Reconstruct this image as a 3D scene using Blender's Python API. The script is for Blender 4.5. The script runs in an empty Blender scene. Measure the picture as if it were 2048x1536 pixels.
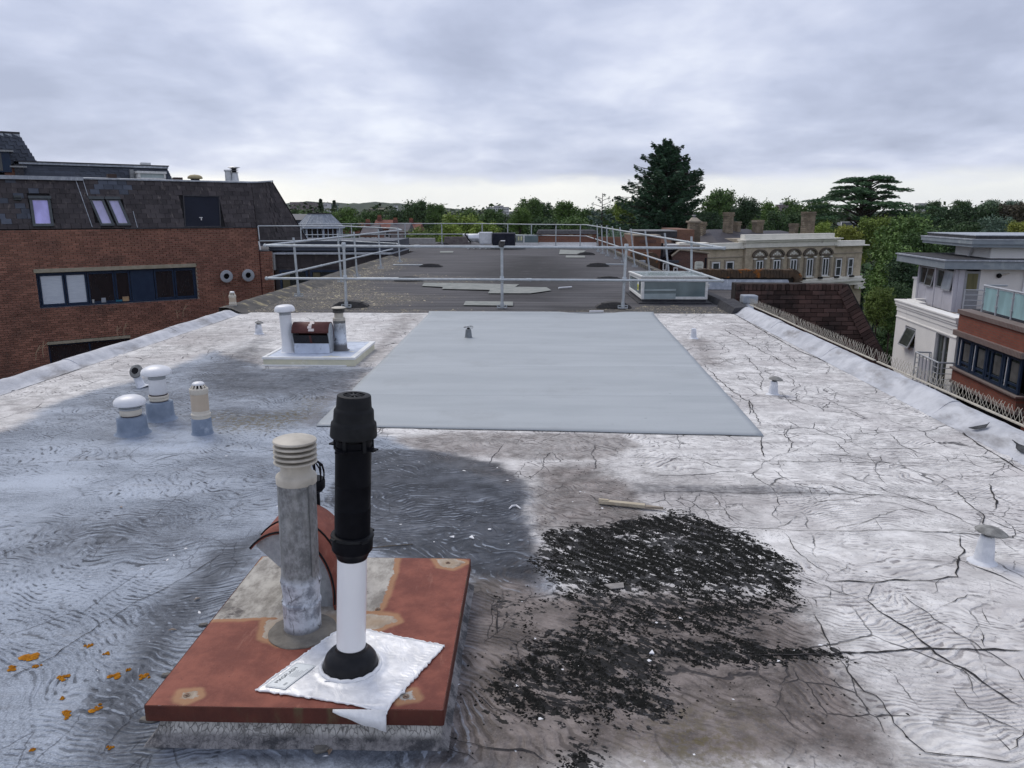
import bpy, math, random
import numpy as np
from mathutils import Matrix, Vector
R = math.radians
S = bpy.context.scene
COL = S.collection
rnd = random.Random(7)

# ---------------------------------------------------------------- camera, sky, sun, exposure
cam_d = bpy.data.cameras.new('camera'); cam = bpy.data.objects.new('camera', cam_d); COL.objects.link(cam)
cam.location = (0, 0, 1.65); cam.rotation_euler = (R(90 - 12.4855), 0, R(1.489))
cam_d.sensor_width = 36.0; cam_d.lens = 36.0 * 1540 / 2048; cam_d.clip_start = 0.05; cam_d.clip_end = 9000
S.camera = cam
S.view_settings.view_transform = 'Standard'; S.view_settings.look = 'None'
S.view_settings.exposure = 0.20; S.view_settings.gamma = 1.0; S.view_settings.use_curve_mapping = False

SUN_EL, SUN_AZ = 52.0, -40.0     # soft sun behind the overcast, ahead and to the left
W = bpy.data.worlds.new('World'); S.world = W; W.use_nodes = True
def world():
    nt = W.node_tree; N = nt.nodes; L = nt.links; N.clear()
    out = N.new('ShaderNodeOutputWorld'); bg = N.new('ShaderNodeBackground'); bg.inputs['Strength'].default_value = 0.1
    sky = N.new('ShaderNodeTexSky'); sky.sky_type = 'NISHITA'; sky.sun_disc = False
    sky.sun_elevation = R(SUN_EL); sky.sun_rotation = R(SUN_AZ)
    tc = N.new('ShaderNodeTexCoord'); sep = N.new('ShaderNodeSeparateXYZ'); L.new(tc.outputs['Generated'], sep.inputs[0])
    def m(op, a, b=None, c=None, clamp=False):
        n = N.new('ShaderNodeMath'); n.operation = op; n.use_clamp = clamp
        for i, v in enumerate((a, b, c)):
            if v is None: continue
            if isinstance(v, (int, float)): n.inputs[i].default_value = v
            else: L.new(v, n.inputs[i])
        return n.outputs[0]
    zz = m('MAXIMUM', sep.outputs[2], 0.0)
    den = m('ADD', zz, 0.22)
    u = m('DIVIDE', sep.outputs[0], den); v = m('DIVIDE', sep.outputs[1], den)
    cmb = N.new('ShaderNodeCombineXYZ'); L.new(u, cmb.inputs[0]); L.new(v, cmb.inputs[1])
    def noise(scale, det, rough, off, sc=(1, 1, 1), dist=0.0):
        mp = N.new('ShaderNodeMapping'); mp.inputs['Location'].default_value = off; mp.inputs['Scale'].default_value = sc
        L.new(cmb.outputs[0], mp.inputs[0])
        n = N.new('ShaderNodeTexNoise'); n.inputs['Scale'].default_value = scale; n.inputs['Detail'].default_value = det
        n.inputs['Roughness'].default_value = rough; n.inputs['Distortion'].default_value = dist
        L.new(mp.outputs[0], n.inputs['Vector']); return n.outputs[0]
    big = noise(1.15, 5, 0.52, (3.7, 1.3, 0), (.9, .75, 1), 0.3)
    fine = noise(4.2, 7, 0.55, (9.1, 4.2, 0), (.85, .8, 1), 0.2)
    val = m('ADD', m('MULTIPLY', big, 0.70), m('MULTIPLY', fine, 0.30))
    def ramp(f, stops):
        r = N.new('ShaderNodeValToRGB'); L.new(f, r.inputs[0]); e = r.color_ramp.elements
        while len(e) < len(stops): e.new(0.5)
        for el, (p, c) in zip(e, stops): el.position = p; el.color = (*c, 1)
        return r.outputs[0]
    r = ramp(val, [(0.36, (.39, .43, .565)), (0.46, (.495, .54, .69)), (0.54, (.61, .65, .79)), (0.63, (.765, .80, .90))])
    # the deck of cloud ends far away: a pale strip of thin bright cloud low over the horizon
    strip = noise(0.55, 6, 0.55, (1.0, 7.7, 0), (0.35, 0.22, 1))
    lowr = ramp(strip, [(0.38, (.72, .75, .78)), (0.56, (1.02, 1.01, .95))])
    edge = m('ADD', m('MULTIPLY', m('SUBTRACT', fine, 0.5), 0.028), zz)
    k = N.new('ShaderNodeMapRange'); k.interpolation_type = 'SMOOTHSTEP'; L.new(edge, k.inputs[0])
    k.inputs[1].default_value = 0.030; k.inputs[2].default_value = 0.054; k.inputs[3].default_value = 1; k.inputs[4].default_value = 0
    mx = N.new('ShaderNodeMixRGB'); L.new(k.outputs[0], mx.inputs[0]); L.new(r, mx.inputs[1]); L.new(lowr, mx.inputs[2])
    sc10 = N.new('ShaderNodeMixRGB'); sc10.blend_type = 'MULTIPLY'; sc10.inputs[0].default_value = 1
    L.new(mx.outputs[0], sc10.inputs[1]); sc10.inputs[2].default_value = (10, 10, 10, 1)
    fin = N.new('ShaderNodeMixRGB'); fin.inputs[0].default_value = 0.93
    L.new(sky.outputs[0], fin.inputs[1]); L.new(sc10.outputs[0], fin.inputs[2])
    L.new(fin.outputs[0], bg.inputs[0]); L.new(bg.outputs[0], out.inputs[0])
world()
sd = bpy.data.lights.new('sun', 'SUN'); sd.energy = 1.5; sd.angle = R(30); sd.color = (1.0, .925, .81)
sun = bpy.data.objects.new('sun', sd); COL.objects.link(sun)
az = R(SUN_AZ); el = R(SUN_EL)
sdir = Vector((math.sin(az) * math.cos(el), math.cos(az) * math.cos(el), math.sin(el)))
sun.rotation_euler = sdir.to_track_quat('Z', 'Y').to_euler(); sun.location = (0, 0, 60)

# ---------------------------------------------------------------- helpers
EYE = Vector((0, 0, 1.65))
def tag(o, label=None, cat=None, group=None, kind=None):
    if label: o['label'] = label
    if cat: o['category'] = cat
    if group: o['group'] = group
    if kind: o['kind'] = kind
    return o
ROOT = {}
def thing(name, label, cat, loc=(0, 0, 0), rz=0.0, group=None):
    o = bpy.data.objects.new(name, None); COL.objects.link(o); o.empty_display_size = 0.1
    o.location = loc; o.rotation_euler = (0, 0, rz)
    ROOT[o.name] = Matrix.Translation(loc) @ Matrix.Rotation(rz, 4, 'Z')
    return tag(o, label, cat, group)
class MB:
    def __init__(s): s.v = []; s.f = []; s.sm = []
    def add(s, vs, fs, smooth=False):
        b = len(s.v); s.v += [tuple(p) for p in vs]; s.f += [tuple(i + b for i in f) for f in fs]; s.sm += [smooth] * len(fs); return s
    def pbox(s, o, a, b, c):
        o, a, b, c = map(Vector, (o, a, b, c))
        p = [o, o + a, o + a + b, o + b, o + c, o + a + c, o + a + b + c, o + b + c]
        f = [(0, 3, 2, 1), (4, 5, 6, 7), (0, 1, 5, 4), (1, 2, 6, 5), (2, 3, 7, 6), (3, 0, 4, 7)]
        if a.cross(b).dot(c) < 0: f = [q[::-1] for q in f]
        return s.add(p, f)
    def box(s, x0, x1, y0, y1, z0, z1): return s.pbox((x0, y0, z0), (x1 - x0, 0, 0), (0, y1 - y0, 0), (0, 0, z1 - z0))
    def cbox(s, c, sx, sy, sz, rz=0.0, M=None):
        m = Matrix.Translation(c) @ (M if M is not None else Matrix.Rotation(rz, 4, 'Z'))
        q = [m @ Vector(p) for p in ((-sx / 2, -sy / 2, -sz / 2), (sx / 2, -sy / 2, -sz / 2), (-sx / 2, sy / 2, -sz / 2), (-sx / 2, -sy / 2, sz / 2))]
        return s.pbox(q[0], q[1] - q[0], q[2] - q[0], q[3] - q[0])
    def poly(s, pts): return s.add(pts, [tuple(range(len(pts)))])
    def prism(s, pts, vec):
        pts = [Vector(p) for p in pts]; vec = Vector(vec); n = len(pts)
        nn = sum(((pts[i] - pts[0]).cross(pts[(i + 1) % n] - pts[0]) for i in range(1, n)), Vector())
        if nn.dot(vec) > 0: pts = pts[::-1]
        q = [p + vec for p in pts]
        return s.add(pts + q, [tuple(range(n)), tuple(range(2 * n - 1, n - 1, -1))] + [(i, i + n, (i + 1) % n + n, (i + 1) % n) for i in range(n)])
    def frame(s, q, w, t, inset=0.0):
        # four bars round the quad q (tl, tr, br, bl), bar width w, thickness vector t
        q = [Vector(p) for p in q]; t = Vector(t); c = sum(q, Vector()) / 4
        h = (q[1] - q[0]).length; v = (q[3] - q[0]).length
        def P(i, j):
            a = q[0].lerp(q[1], i); b = q[3].lerp(q[2], i); return a.lerp(b, j)
        a, b = w / h, w / v
        for r in ([P(0, 0), P(1, 0), P(1 - a, b), P(a, b)], [P(1, 0), P(1, 1), P(1 - a, 1 - b), P(1 - a, b)], [P(1, 1), P(0, 1), P(a, 1 - b), P(1 - a, 1 - b)], [P(0, 1), P(0, 0), P(a, b), P(a, 1 - b)]):
            s.prism(r, t)
        return s
    def tube(s, pts, r, n=10, caps=True):
        pts = [Vector(p) for p in pts]; rr = r if isinstance(r, (list, tuple)) else [r] * len(pts); vs = []; fs = []
        up = None
        for i, p in enumerate(pts):
            d = (pts[min(i + 1, len(pts) - 1)] - pts[max(i - 1, 0)]).normalized()
            if up is None: up = Vector((0, 0, 1)) if abs(d.z) < .9 else Vector((1, 0, 0))
            x = d.cross(up).normalized(); y = x.cross(d).normalized(); up = y
            for k in range(n):
                a = 2 * math.pi * k / n; vs.append(p + (x * math.cos(a) + y * math.sin(a)) * rr[i])
        for i in range(len(pts) - 1):
            for k in range(n):
                k2 = (k + 1) % n; fs.append((i * n + k, i * n + k2, (i + 1) * n + k2, (i + 1) * n + k))
        s.add(vs, fs, True)
        if caps:
            b = len(s.v) - len(vs); m = (len(pts) - 1) * n
            s.f += [tuple(b + k for k in range(n))[::-1], tuple(b + m + k for k in range(n))]; s.sm += [False, False]
        return s
    def lathe(s, prof, c=(0, 0, 0), n=28, M=None, jit=0.0, close=True):
        vs = []; fs = []; m = Matrix.Translation(c) @ (M or Matrix.Identity(4)); jr = random.Random(len(prof) * 31 + n)
        for (r, z) in prof:
            for k in range(n):
                a = 2 * math.pi * k / n; q = r * (1 + jit * (jr.random() - .5))
                vs.append(m @ Vector((q * math.cos(a), q * math.sin(a), z + jit * .3 * (jr.random() - .5) * r)))
        for i in range(len(prof) - 1):
            for k in range(n):
                k2 = (k + 1) % n; fs.append((i * n + k, i * n + k2, (i + 1) * n + k2, (i + 1) * n + k))
        s.add(vs, fs, True)
        if close:
            b = len(s.v) - len(vs); l = (len(prof) - 1) * n
            if prof[0][0] > 1e-5: s.f.append(tuple(b + k for k in range(n))[::-1]); s.sm.append(False)
            if prof[-1][0] > 1e-5: s.f.append(tuple(b + l + k for k in range(n))); s.sm.append(False)
        return s
    def mesh(s, name, material, M=None):
        me = bpy.data.meshes.new(name)
        vs = s.v if M is None else [M @ Vector(p) for p in s.v]
        me.from_pydata([tuple(p) for p in vs], [], s.f)
        for mm in (material if isinstance(material, (list, tuple)) else [material]): me.materials.append(mm)
        me.polygons.foreach_set('use_smooth', s.sm); me.update()
        if any(s.sm): me.set_sharp_from_angle(angle=R(38))
        return me
def bevel(o, w, seg=2, ang=35):
    m = o.modifiers.new('bevel', 'BEVEL'); m.width = w; m.segments = seg; m.limit_method = 'ANGLE'; m.angle_limit = R(ang); m.harden_normals = False
    return o
def rootmat(o):
    return ROOT.get(o.name, Matrix.Identity(4))
def build(mb, name, material, parent=None, local=False, bev=0, kind=None, label=None):
    """one mesh object from mb (world coordinates unless local); a child when parent is given"""
    M = None
    if parent is not None and not local: M = rootmat(parent).inverted()
    o = bpy.data.objects.new(name, mb.mesh(name, material, M)); COL.objects.link(o)
    if parent is not None:
        o.parent = parent; ROOT[o.name] = rootmat(parent)
    if bev: bevel(o, bev)
    return tag(o, label, None, None, kind)
def solo(mb, name, material, label=None, cat=None, group=None, kind=None, bev=0):
    a = np.array([tuple(p) for p in mb.v]); c = (a.min(0) + a.max(0)) / 2; c[2] = a[:, 2].min(); c = Vector([float(x) for x in c])
    o = bpy.data.objects.new(name, mb.mesh(name, material, Matrix.Translation(-c))); COL.objects.link(o); o.location = c
    ROOT[o.name] = Matrix.Translation(c)
    if bev: bevel(o, bev)
    return tag(o, label, cat, group, kind)
def copy_tree(o, parent=None):
    c = o.copy(); COL.objects.link(c)
    if parent is not None: c.parent = parent
    for ch in list(o.children): copy_tree(ch, c)
    return c
def unit_mesh(name, material, bev=0.0):
    mb = MB().box(-.5, .5, -.5, .5, -.5, .5); return mb.mesh(name, material)
def pieces(parent, name, me, items, limit=300, rest_name=None, jit=None):
    """items: (centre, (ex, ey, ez) full-edge vectors in the parent's local frame); the nearest become parts, the rest one stuff part"""
    M = rootmat(parent)
    items = sorted(items, key=lambda it: ((M @ Vector(it[0])) - EYE).length - (0 if len(it) < 3 else it[2]))
    for c, (ex, ey, ez), *_ in items[:limit]:
        o = bpy.data.objects.new(name, me); COL.objects.link(o); o.parent = parent
        ex, ey, ez = Vector(ex), Vector(ey), Vector(ez)
        m = Matrix((ex, ey, ez)).transposed()
        o.matrix_local = Matrix.Translation(c) @ m.to_4x4()
    if items[limit:]:
        mb = MB()
        for c, (ex, ey, ez), *_ in items[limit:]:
            ex, ey, ez = Vector(ex), Vector(ey), Vector(ez); mb.pbox(Vector(c) - ex / 2 - ey / 2 - ez / 2, ex, ey, ez)
        o = build(mb, rest_name or name, me.materials[0], parent, local=True, kind='stuff')

# ---------------------------------------------------------------- materials
def nodes(name):
    m = bpy.data.materials.new(name); m.use_nodes = True; nt = m.node_tree
    return m, nt, nt.nodes, nt.links, nt.nodes['Principled BSDF']
class G:
    def __init__(s, nt): s.nt = nt; s.N = nt.nodes; s.L = nt.links
    def lk(s, v, sock):
        if isinstance(v, (int, float)): sock.default_value = (v, v, v, 1) if sock.type == 'RGBA' else v
        elif isinstance(v, (tuple, list)): sock.default_value = (*v, 1) if len(v) == 3 and sock.type == 'RGBA' else v
        else: s.L.new(v, sock)
    def math(s, op, a, b=0.0, clamp=False):
        n = s.N.new('ShaderNodeMath'); n.operation = op; n.use_clamp = clamp; s.lk(a, n.inputs[0]); s.lk(b, n.inputs[1]); return n.outputs[0]
    def step(s, v, a, b, lo=0.0, hi=1.0):
        n = s.N.new('ShaderNodeMapRange'); n.interpolation_type = 'SMOOTHSTEP'; s.lk(v, n.inputs[0])
        for i, q in enumerate((a, b, lo, hi)): s.lk(q, n.inputs[i + 1])
        return n.outputs[0]
    def mix(s, f, a, b, mode='MIX'):
        n = s.N.new('ShaderNodeMixRGB'); n.blend_type = mode; s.lk(f, n.inputs[0]); s.lk(a, n.inputs[1]); s.lk(b, n.inputs[2]); return n.outputs[0]
    def pos(s): return s.N.new('ShaderNodeNewGeometry').outputs['Position']
    def map(s, v, sc=(1, 1, 1), loc=(0, 0, 0), rot=(0, 0, 0)):
        n = s.N.new('ShaderNodeMapping'); s.L.new(v, n.inputs[0]); n.inputs['Scale'].default_value = sc; n.inputs['Location'].default_value = loc; n.inputs['Rotation'].default_value = rot; return n.outputs[0]
    def noise(s, v, scale, det=5, rough=.55, dist=0.0, col=False):
        n = s.N.new('ShaderNodeTexNoise'); s.L.new(v, n.inputs['Vector']); n.inputs['Scale'].default_value = scale
        n.inputs['Detail'].default_value = det; n.inputs['Roughness'].default_value = rough; n.inputs['Distortion'].default_value = dist
        return n.outputs[1 if col else 0]
    def vor(s, v, scale, feat='DISTANCE_TO_EDGE', rnd=1.0):
        n = s.N.new('ShaderNodeTexVoronoi'); n.feature = feat; s.L.new(v, n.inputs['Vector']); n.inputs['Scale'].default_value = scale; n.inputs['Randomness'].default_value = rnd; return n.outputs['Distance']
    def wave(s, v, scale, dist=0.0, det=2, dscale=1.0, d='Y'):
        n = s.N.new('ShaderNodeTexWave'); n.wave_type = 'BANDS'; n.bands_direction = d; s.L.new(v, n.inputs['Vector'])
        n.inputs['Scale'].default_value = scale; n.inputs['Distortion'].default_value = dist; n.inputs['Detail'].default_value = det; n.inputs['Detail Scale'].default_value = dscale; return n.outputs['Fac']
    def attr(s, name):
        n = s.N.new('ShaderNodeAttribute'); n.attribute_name = name; return n
    def vadd(s, a, b):
        n = s.N.new('ShaderNodeVectorMath'); n.operation = 'ADD'; s.L.new(a, n.inputs[0]); s.L.new(b, n.inputs[1]); return n.outputs[0]
    def vscale(s, a, k):
        n = s.N.new('ShaderNodeVectorMath'); n.operation = 'SCALE'; s.L.new(a, n.inputs[0]); n.inputs['Scale'].default_value = k; return n.outputs[0]
    def bump(s, h, st, dist, nrm=None):
        n = s.N.new('ShaderNodeBump'); n.inputs['Strength'].default_value = st; n.inputs['Distance'].default_value = dist; s.L.new(h, n.inputs['Height'])
        if nrm is not None: s.L.new(nrm, n.inputs['Normal'])
        return n.outputs[0]
    def isl(s):
        g = s.N.new('ShaderNodeNewGeometry').outputs['Random Per Island']; o = s.N.new('ShaderNodeObjectInfo').outputs['Random']
        return s.math('FRACT', s.math('ADD', g, o))
def mat(name, c1, c2=None, scale=6.0, rough=.7, bump=0.0, bscale=60.0, metal=0.0, spec=.2, rv=0.0, c3=None, s3=2.0, t3=(.55, .68), sc=(1, 1, 1), sc3=(1, 1, 1), det=6, rr=0.0):
    """base colour c1 wandering to c2, blotches of c3, rv = how far single pieces differ in brightness"""
    m, nt, N, L, P = nodes(name); g = G(nt); p = g.pos()
    c2 = c2 or tuple(x * .8 for x in c1)
    n1 = g.noise(g.map(p, sc), scale, det, .6); col = g.mix(g.step(n1, .32, .68), c1, c2)
    if c3: col = g.mix(g.step(g.noise(g.map(p, sc3, (3.1, 7.7, 1.9)), s3, 8, .62), *t3), col, c3)
    if rv: col = g.mix(1.0, col, g.mix(g.isl(), (1 - rv,) * 3, (1 + rv * .6,) * 3), 'MULTIPLY')
    L.new(col, P.inputs['Base Color']); P.inputs['Metallic'].default_value = metal; P.inputs['Specular IOR Level'].default_value = spec
    if rr: L.new(g.step(g.noise(p, scale * 2.3, 5), .3, .7, max(0, rough - rr), min(1, rough + rr)), P.inputs['Roughness'])
    else: P.inputs['Roughness'].default_value = rough
    if bump: L.new(g.bump(g.noise(g.map(p, sc), bscale, 6, .65), bump, .01), P.inputs['Normal'])
    return m
# ---------------------------------------------------------------- field helpers for worn surfaces (numpy)
def _h(ix, iy, s):
    n = (ix.astype(np.int64) * 374761393 + iy.astype(np.int64) * 668265263 + s * 974711) & 0x7fffffff
    n = ((n ^ (n >> 13)) * 1274126177) & 0x7fffffff
    return ((n ^ (n >> 16)) & 0xffff) / 65535.0
def vnoise(x, y, s):
    ix, iy = np.floor(x), np.floor(y); fx, fy = x - ix, y - iy
    fx = fx * fx * (3 - 2 * fx); fy = fy * fy * (3 - 2 * fy)
    a, b, c, d = _h(ix, iy, s), _h(ix + 1, iy, s), _h(ix, iy + 1, s), _h(ix + 1, iy + 1, s)
    return a + (b - a) * fx + (c - a) * fy + (a - b - c + d) * fx * fy
def fbm(x, y, s=1, o=5, g=.55):
    r = np.zeros_like(x); a = 1; t = 0
    for i in range(o):
        r += a * vnoise(x, y, s + i * 17); t += a; a *= g; x = x * 2.03 + 5.1; y = y * 2.03 + 1.7
    return r / t - .5
def sdf(x, y, P):
    """signed distance to polygon, positive inside"""
    d = np.full(x.shape, 1e9); ins = np.zeros(x.shape, bool); n = len(P)
    for i in range(n):
        ax, ay = P[i]; bx, by = P[(i + 1) % n]; ex, ey = bx - ax, by - ay
        t = np.clip(((x - ax) * ex + (y - ay) * ey) / (ex * ex + ey * ey + 1e-12), 0, 1)
        d = np.minimum(d, np.hypot(x - ax - ex * t, y - ay - ey * t))
        c = (ay > y) != (by > y)
        ins ^= c & (x < ex * (y - ay) / (ey if abs(ey) > 1e-9 else 1e-9) + ax)
    return np.where(ins, d, -d)
def area(x, y, P, soft, rag, s=3, fr=2.2):
    d = sdf(x, y, P) + rag * fbm(x * fr, y * fr, s, 5, .62) * 2
    t = np.clip(d / soft * .5 + .5, 0, 1); return t * t * (3 - 2 * t)
def grid_mesh(name, xs, ys, zf, material, attrs, keep=None):
    X, Y = np.meshgrid(xs, ys); nx, ny = len(xs), len(ys); Z = zf(X, Y)
    co = np.stack([X, Y, Z], -1).reshape(-1, 3)
    i = (np.arange(ny - 1)[:, None] * nx + np.arange(nx - 1)[None]).ravel()
    f = np.stack([i, i + 1, i + 1 + nx, i + nx], 1)
    me = bpy.data.meshes.new(name); me.vertices.add(len(co)); me.vertices.foreach_set('co', co.ravel().astype(np.float32))
    me.loops.add(f.size); me.loops.foreach_set('vertex_index', f.ravel().astype(np.int32)); me.polygons.add(len(f))
    me.polygons.foreach_set('loop_start', (np.arange(len(f)) * 4).astype(np.int32)); me.polygons.foreach_set('use_smooth', np.ones(len(f), bool))
    me.update(calc_edges=True); me.materials.append(material)
    for an, fn in attrs.items():
        A = fn(X, Y); c = np.ones((len(co), 4), np.float32)
        for k in range(3): c[:, k] = np.clip(A[k], 0, 1).ravel()
        at = me.color_attributes.new(an, 'FLOAT_COLOR', 'POINT'); at.data.foreach_set('color', c.ravel())
    o = bpy.data.objects.new(name, me); COL.objects.link(o); return o

# ---------------------------------------------------------------- the silver-painted roof we stand on
GZ = -10.5
def zroof(x, y):
    x = np.asarray(x, float); y = np.asarray(y, float)
    a = fbm(x * .9, y * .9, 11, 4) * .012 + fbm(x * 3.1, y * 3.1, 23, 3) * .005
    s = sum(.006 * np.exp(-((y - q - .03 * np.sin(x * 1.3 + q)) / .035) ** 2) for q in (1.9, 2.62, 3.86, 4.55, 5.2, 7.0, 8.9, 10.9))
    return a + s
BLUE = [(-5.58, 5.127), (-4.146, 5.685), (-4.271, 6.672), (-4.014, 7.419), (-3.92, 9.3), (-2.925, 8.216), (-1.773, 8.246), (-1.648, 5.895), (-0.997, 5.601), (-0.539, 4.869), (-0.006, 4.413), (0.058, 3.484), (0.065, 3.154), (-0.231, 3.242), (-0.136, 1.726), (-2.067, 1.675)]
DARK = [
 ([(-1.308, 5.298), (-0.723, 5.253), (-0.211, 4.983), (-0.012, 4.59), (-0.018, 4.02), (0.058, 3.429), (0.044, 3.215), (-0.259, 3.316), (-0.772, 3.53), (-1.214, 4.257)], 1.0, .05, .045),
 ([(-2.705, 3.744), (-2.12, 4.153), (-1.726, 3.904), (-1.822, 3.52), (-2.568, 3.388)], .62, .35, .15),
 ([(-1.243, 2.222), (-1.361, 2.354), (-1.387, 3.07), (-1.338, 3.812), (-1.612, 3.689), (-1.612, 3.181), (-1.572, 2.795), (-1.508, 2.364), (-1.354, 2.004), (-1.11, 2.01)], .88, .12, .09),
 ([(-3.638, 8.197), (-3.63, 10.08), (-2.924, 8.132), (-1.767, 8.163), (-1.69, 7.187), (-2.125, 6.825), (-2.829, 6.615), (-3.364, 7.209)], .78, .30, .20),
 ([(-3.945, 6.067), (-4.044, 6.678), (-3.931, 7.662), (-2.374, 7.021), (-1.792, 6.123), (-1.998, 5.857), (-3.123, 5.545)], .48, .40, .25),
 ([(-1.384, 2.003), (-1.3, 2.233), (-0.259, 2.197), (-0.128, 2.036)], .72, .06, .08),
 ([(0.652, 4.599), (1.513, 4.566), (1.932, 4.463), (1.465, 4.409), (0.627, 4.404)], .55, .05, .05),
 ([(-2.199, 5.156), (-1.58, 5.231), (-1.214, 4.257), (-1.328, 3.622), (-1.495, 3.335), (-1.736, 3.611)], .25, .5, .2)]
BROWN = [
 ([(-0.417, 3.073), (-0.271, 3.316), (0.034, 3.568), (0.088, 3.178), (0.427, 3.21), (1.186, 3.137), (1.184, 2.755), (1.191, 2.602), (1.175, 2.069), (-0.303, 2.031)], .98, .13, .10),
 ([(-1.053, 5.493), (-0.625, 5.692), (0.68, 5.699), (0.827, 5.39), (0.47, 5.034), (-0.215, 5.071), (-0.715, 5.194)], .62, .05, .05),
 ([(-0.007, 4.883), (0.467, 5.001), (0.673, 4.306), (0.69, 3.865), (0.063, 3.849)], .85, .14, .12),
 ([(2.046, 10.227), (2.36, 10.448), (2.121, 8.347), (1.877, 8.484)], .6, .2, .1),
 ([(-4.814, 6.658), (-4.948, 12.025), (-3.942, 10.976), (-3.982, 9.298), (-4.448, 7.293), (-4.146, 5.685)], .30, .4, .4),
 ([(-1.728, 5.893), (-1.745, 8.108), (-1.798, 12.854), (-2.218, 12.843), (-1.961, 8.103), (-1.94, 6.201)], .42, .12, .15),
 ([(0.718, 4.851), (1.388, 4.673), (1.346, 4.019), (0.904, 3.87), (0.668, 4.074)], .35, .4, .2)]
GRAN = [
 ([(0.063, 3.835), (0.486, 3.948), (0.764, 4.151), (0.996, 4.046), (1.144, 3.779), (1.262, 3.434), (1.211, 3.245), (0.769, 3.234), (0.244, 3.159), (0.066, 3.225)], 1.0),
 ([(0.204, 3.253), (1.211, 3.279), (1.135, 2.985), (0.89, 2.851), (0.581, 2.813), (0.184, 2.879), (0.065, 3.131)], .66),
 ([(0.059, 2.744), (0.574, 2.775), (1.222, 2.728), (1.195, 2.658), (0.642, 2.631), (0.076, 2.616)], .95),
 ([(-0.039, 2.723), (0.294, 2.963), (0.517, 2.668), (0.473, 2.305), (0.365, 2.251), (0.203, 2.298), (0.001, 2.267), (-0.132, 2.429)], .76),
 ([(0.109, 2.042), (0.195, 2.184), (0.212, 2.102), (0.177, 2.044)], .9), ([(-0.173, 2.371), (-0.052, 2.402), (-0.08, 2.214)], .35), ([(-0.134, 3.126), (0.088, 3.178), (0.061, 2.916), (-0.143, 2.832)], .3)]
MOSS = [([(-2.702, 6.148), (-2.032, 6.367), (-1.799, 6.076), (-2.01, 5.712), (-2.44, 5.758)], .9), ([(0.451, 2.279), (0.692, 2.311), (0.688, 2.115), (0.489, 2.052), (0.411, 2.13)], .8), ([(-2.155, 6.924), (-1.825, 6.736), (-1.772, 6.205), (-2.007, 6.282)], .5)]
CLEAN = [[(-3.056, 5.314), (-3.046, 5.859), (-2.874, 6.016), (-2.359, 5.459), (-2.294, 5.212), (-2.694, 5.143)]]
def gran_mask(x, y):
    r = np.zeros_like(x)
    for P, s in GRAN: r = np.maximum(r, s * area(x, y, P, .07, .09, 41, 4.0))
    return r
def mA(x, y):
    b = area(x, y, BLUE, .09, .15, 5, 2.2); d = np.zeros_like(x); w = np.zeros_like(x)
    for P, s, so, rg in DARK: d = np.maximum(d, s * area(x, y, P, so, rg, 9, 2.5))
    for P, s, so, rg in BROWN: w = np.maximum(w, s * area(x, y, P, so, rg, 13, 2.5))
    return b, d, w
def mB(x, y):
    m = np.zeros_like(x); c = np.zeros_like(x)
    for P, s in MOSS: m = np.maximum(m, s * area(x, y, P, .2, .15, 19, 3))
    for P in CLEAN: c = np.maximum(c, area(x, y, P, .06, .07, 29, 3))
    return gran_mask(x, y), m, c
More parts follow.
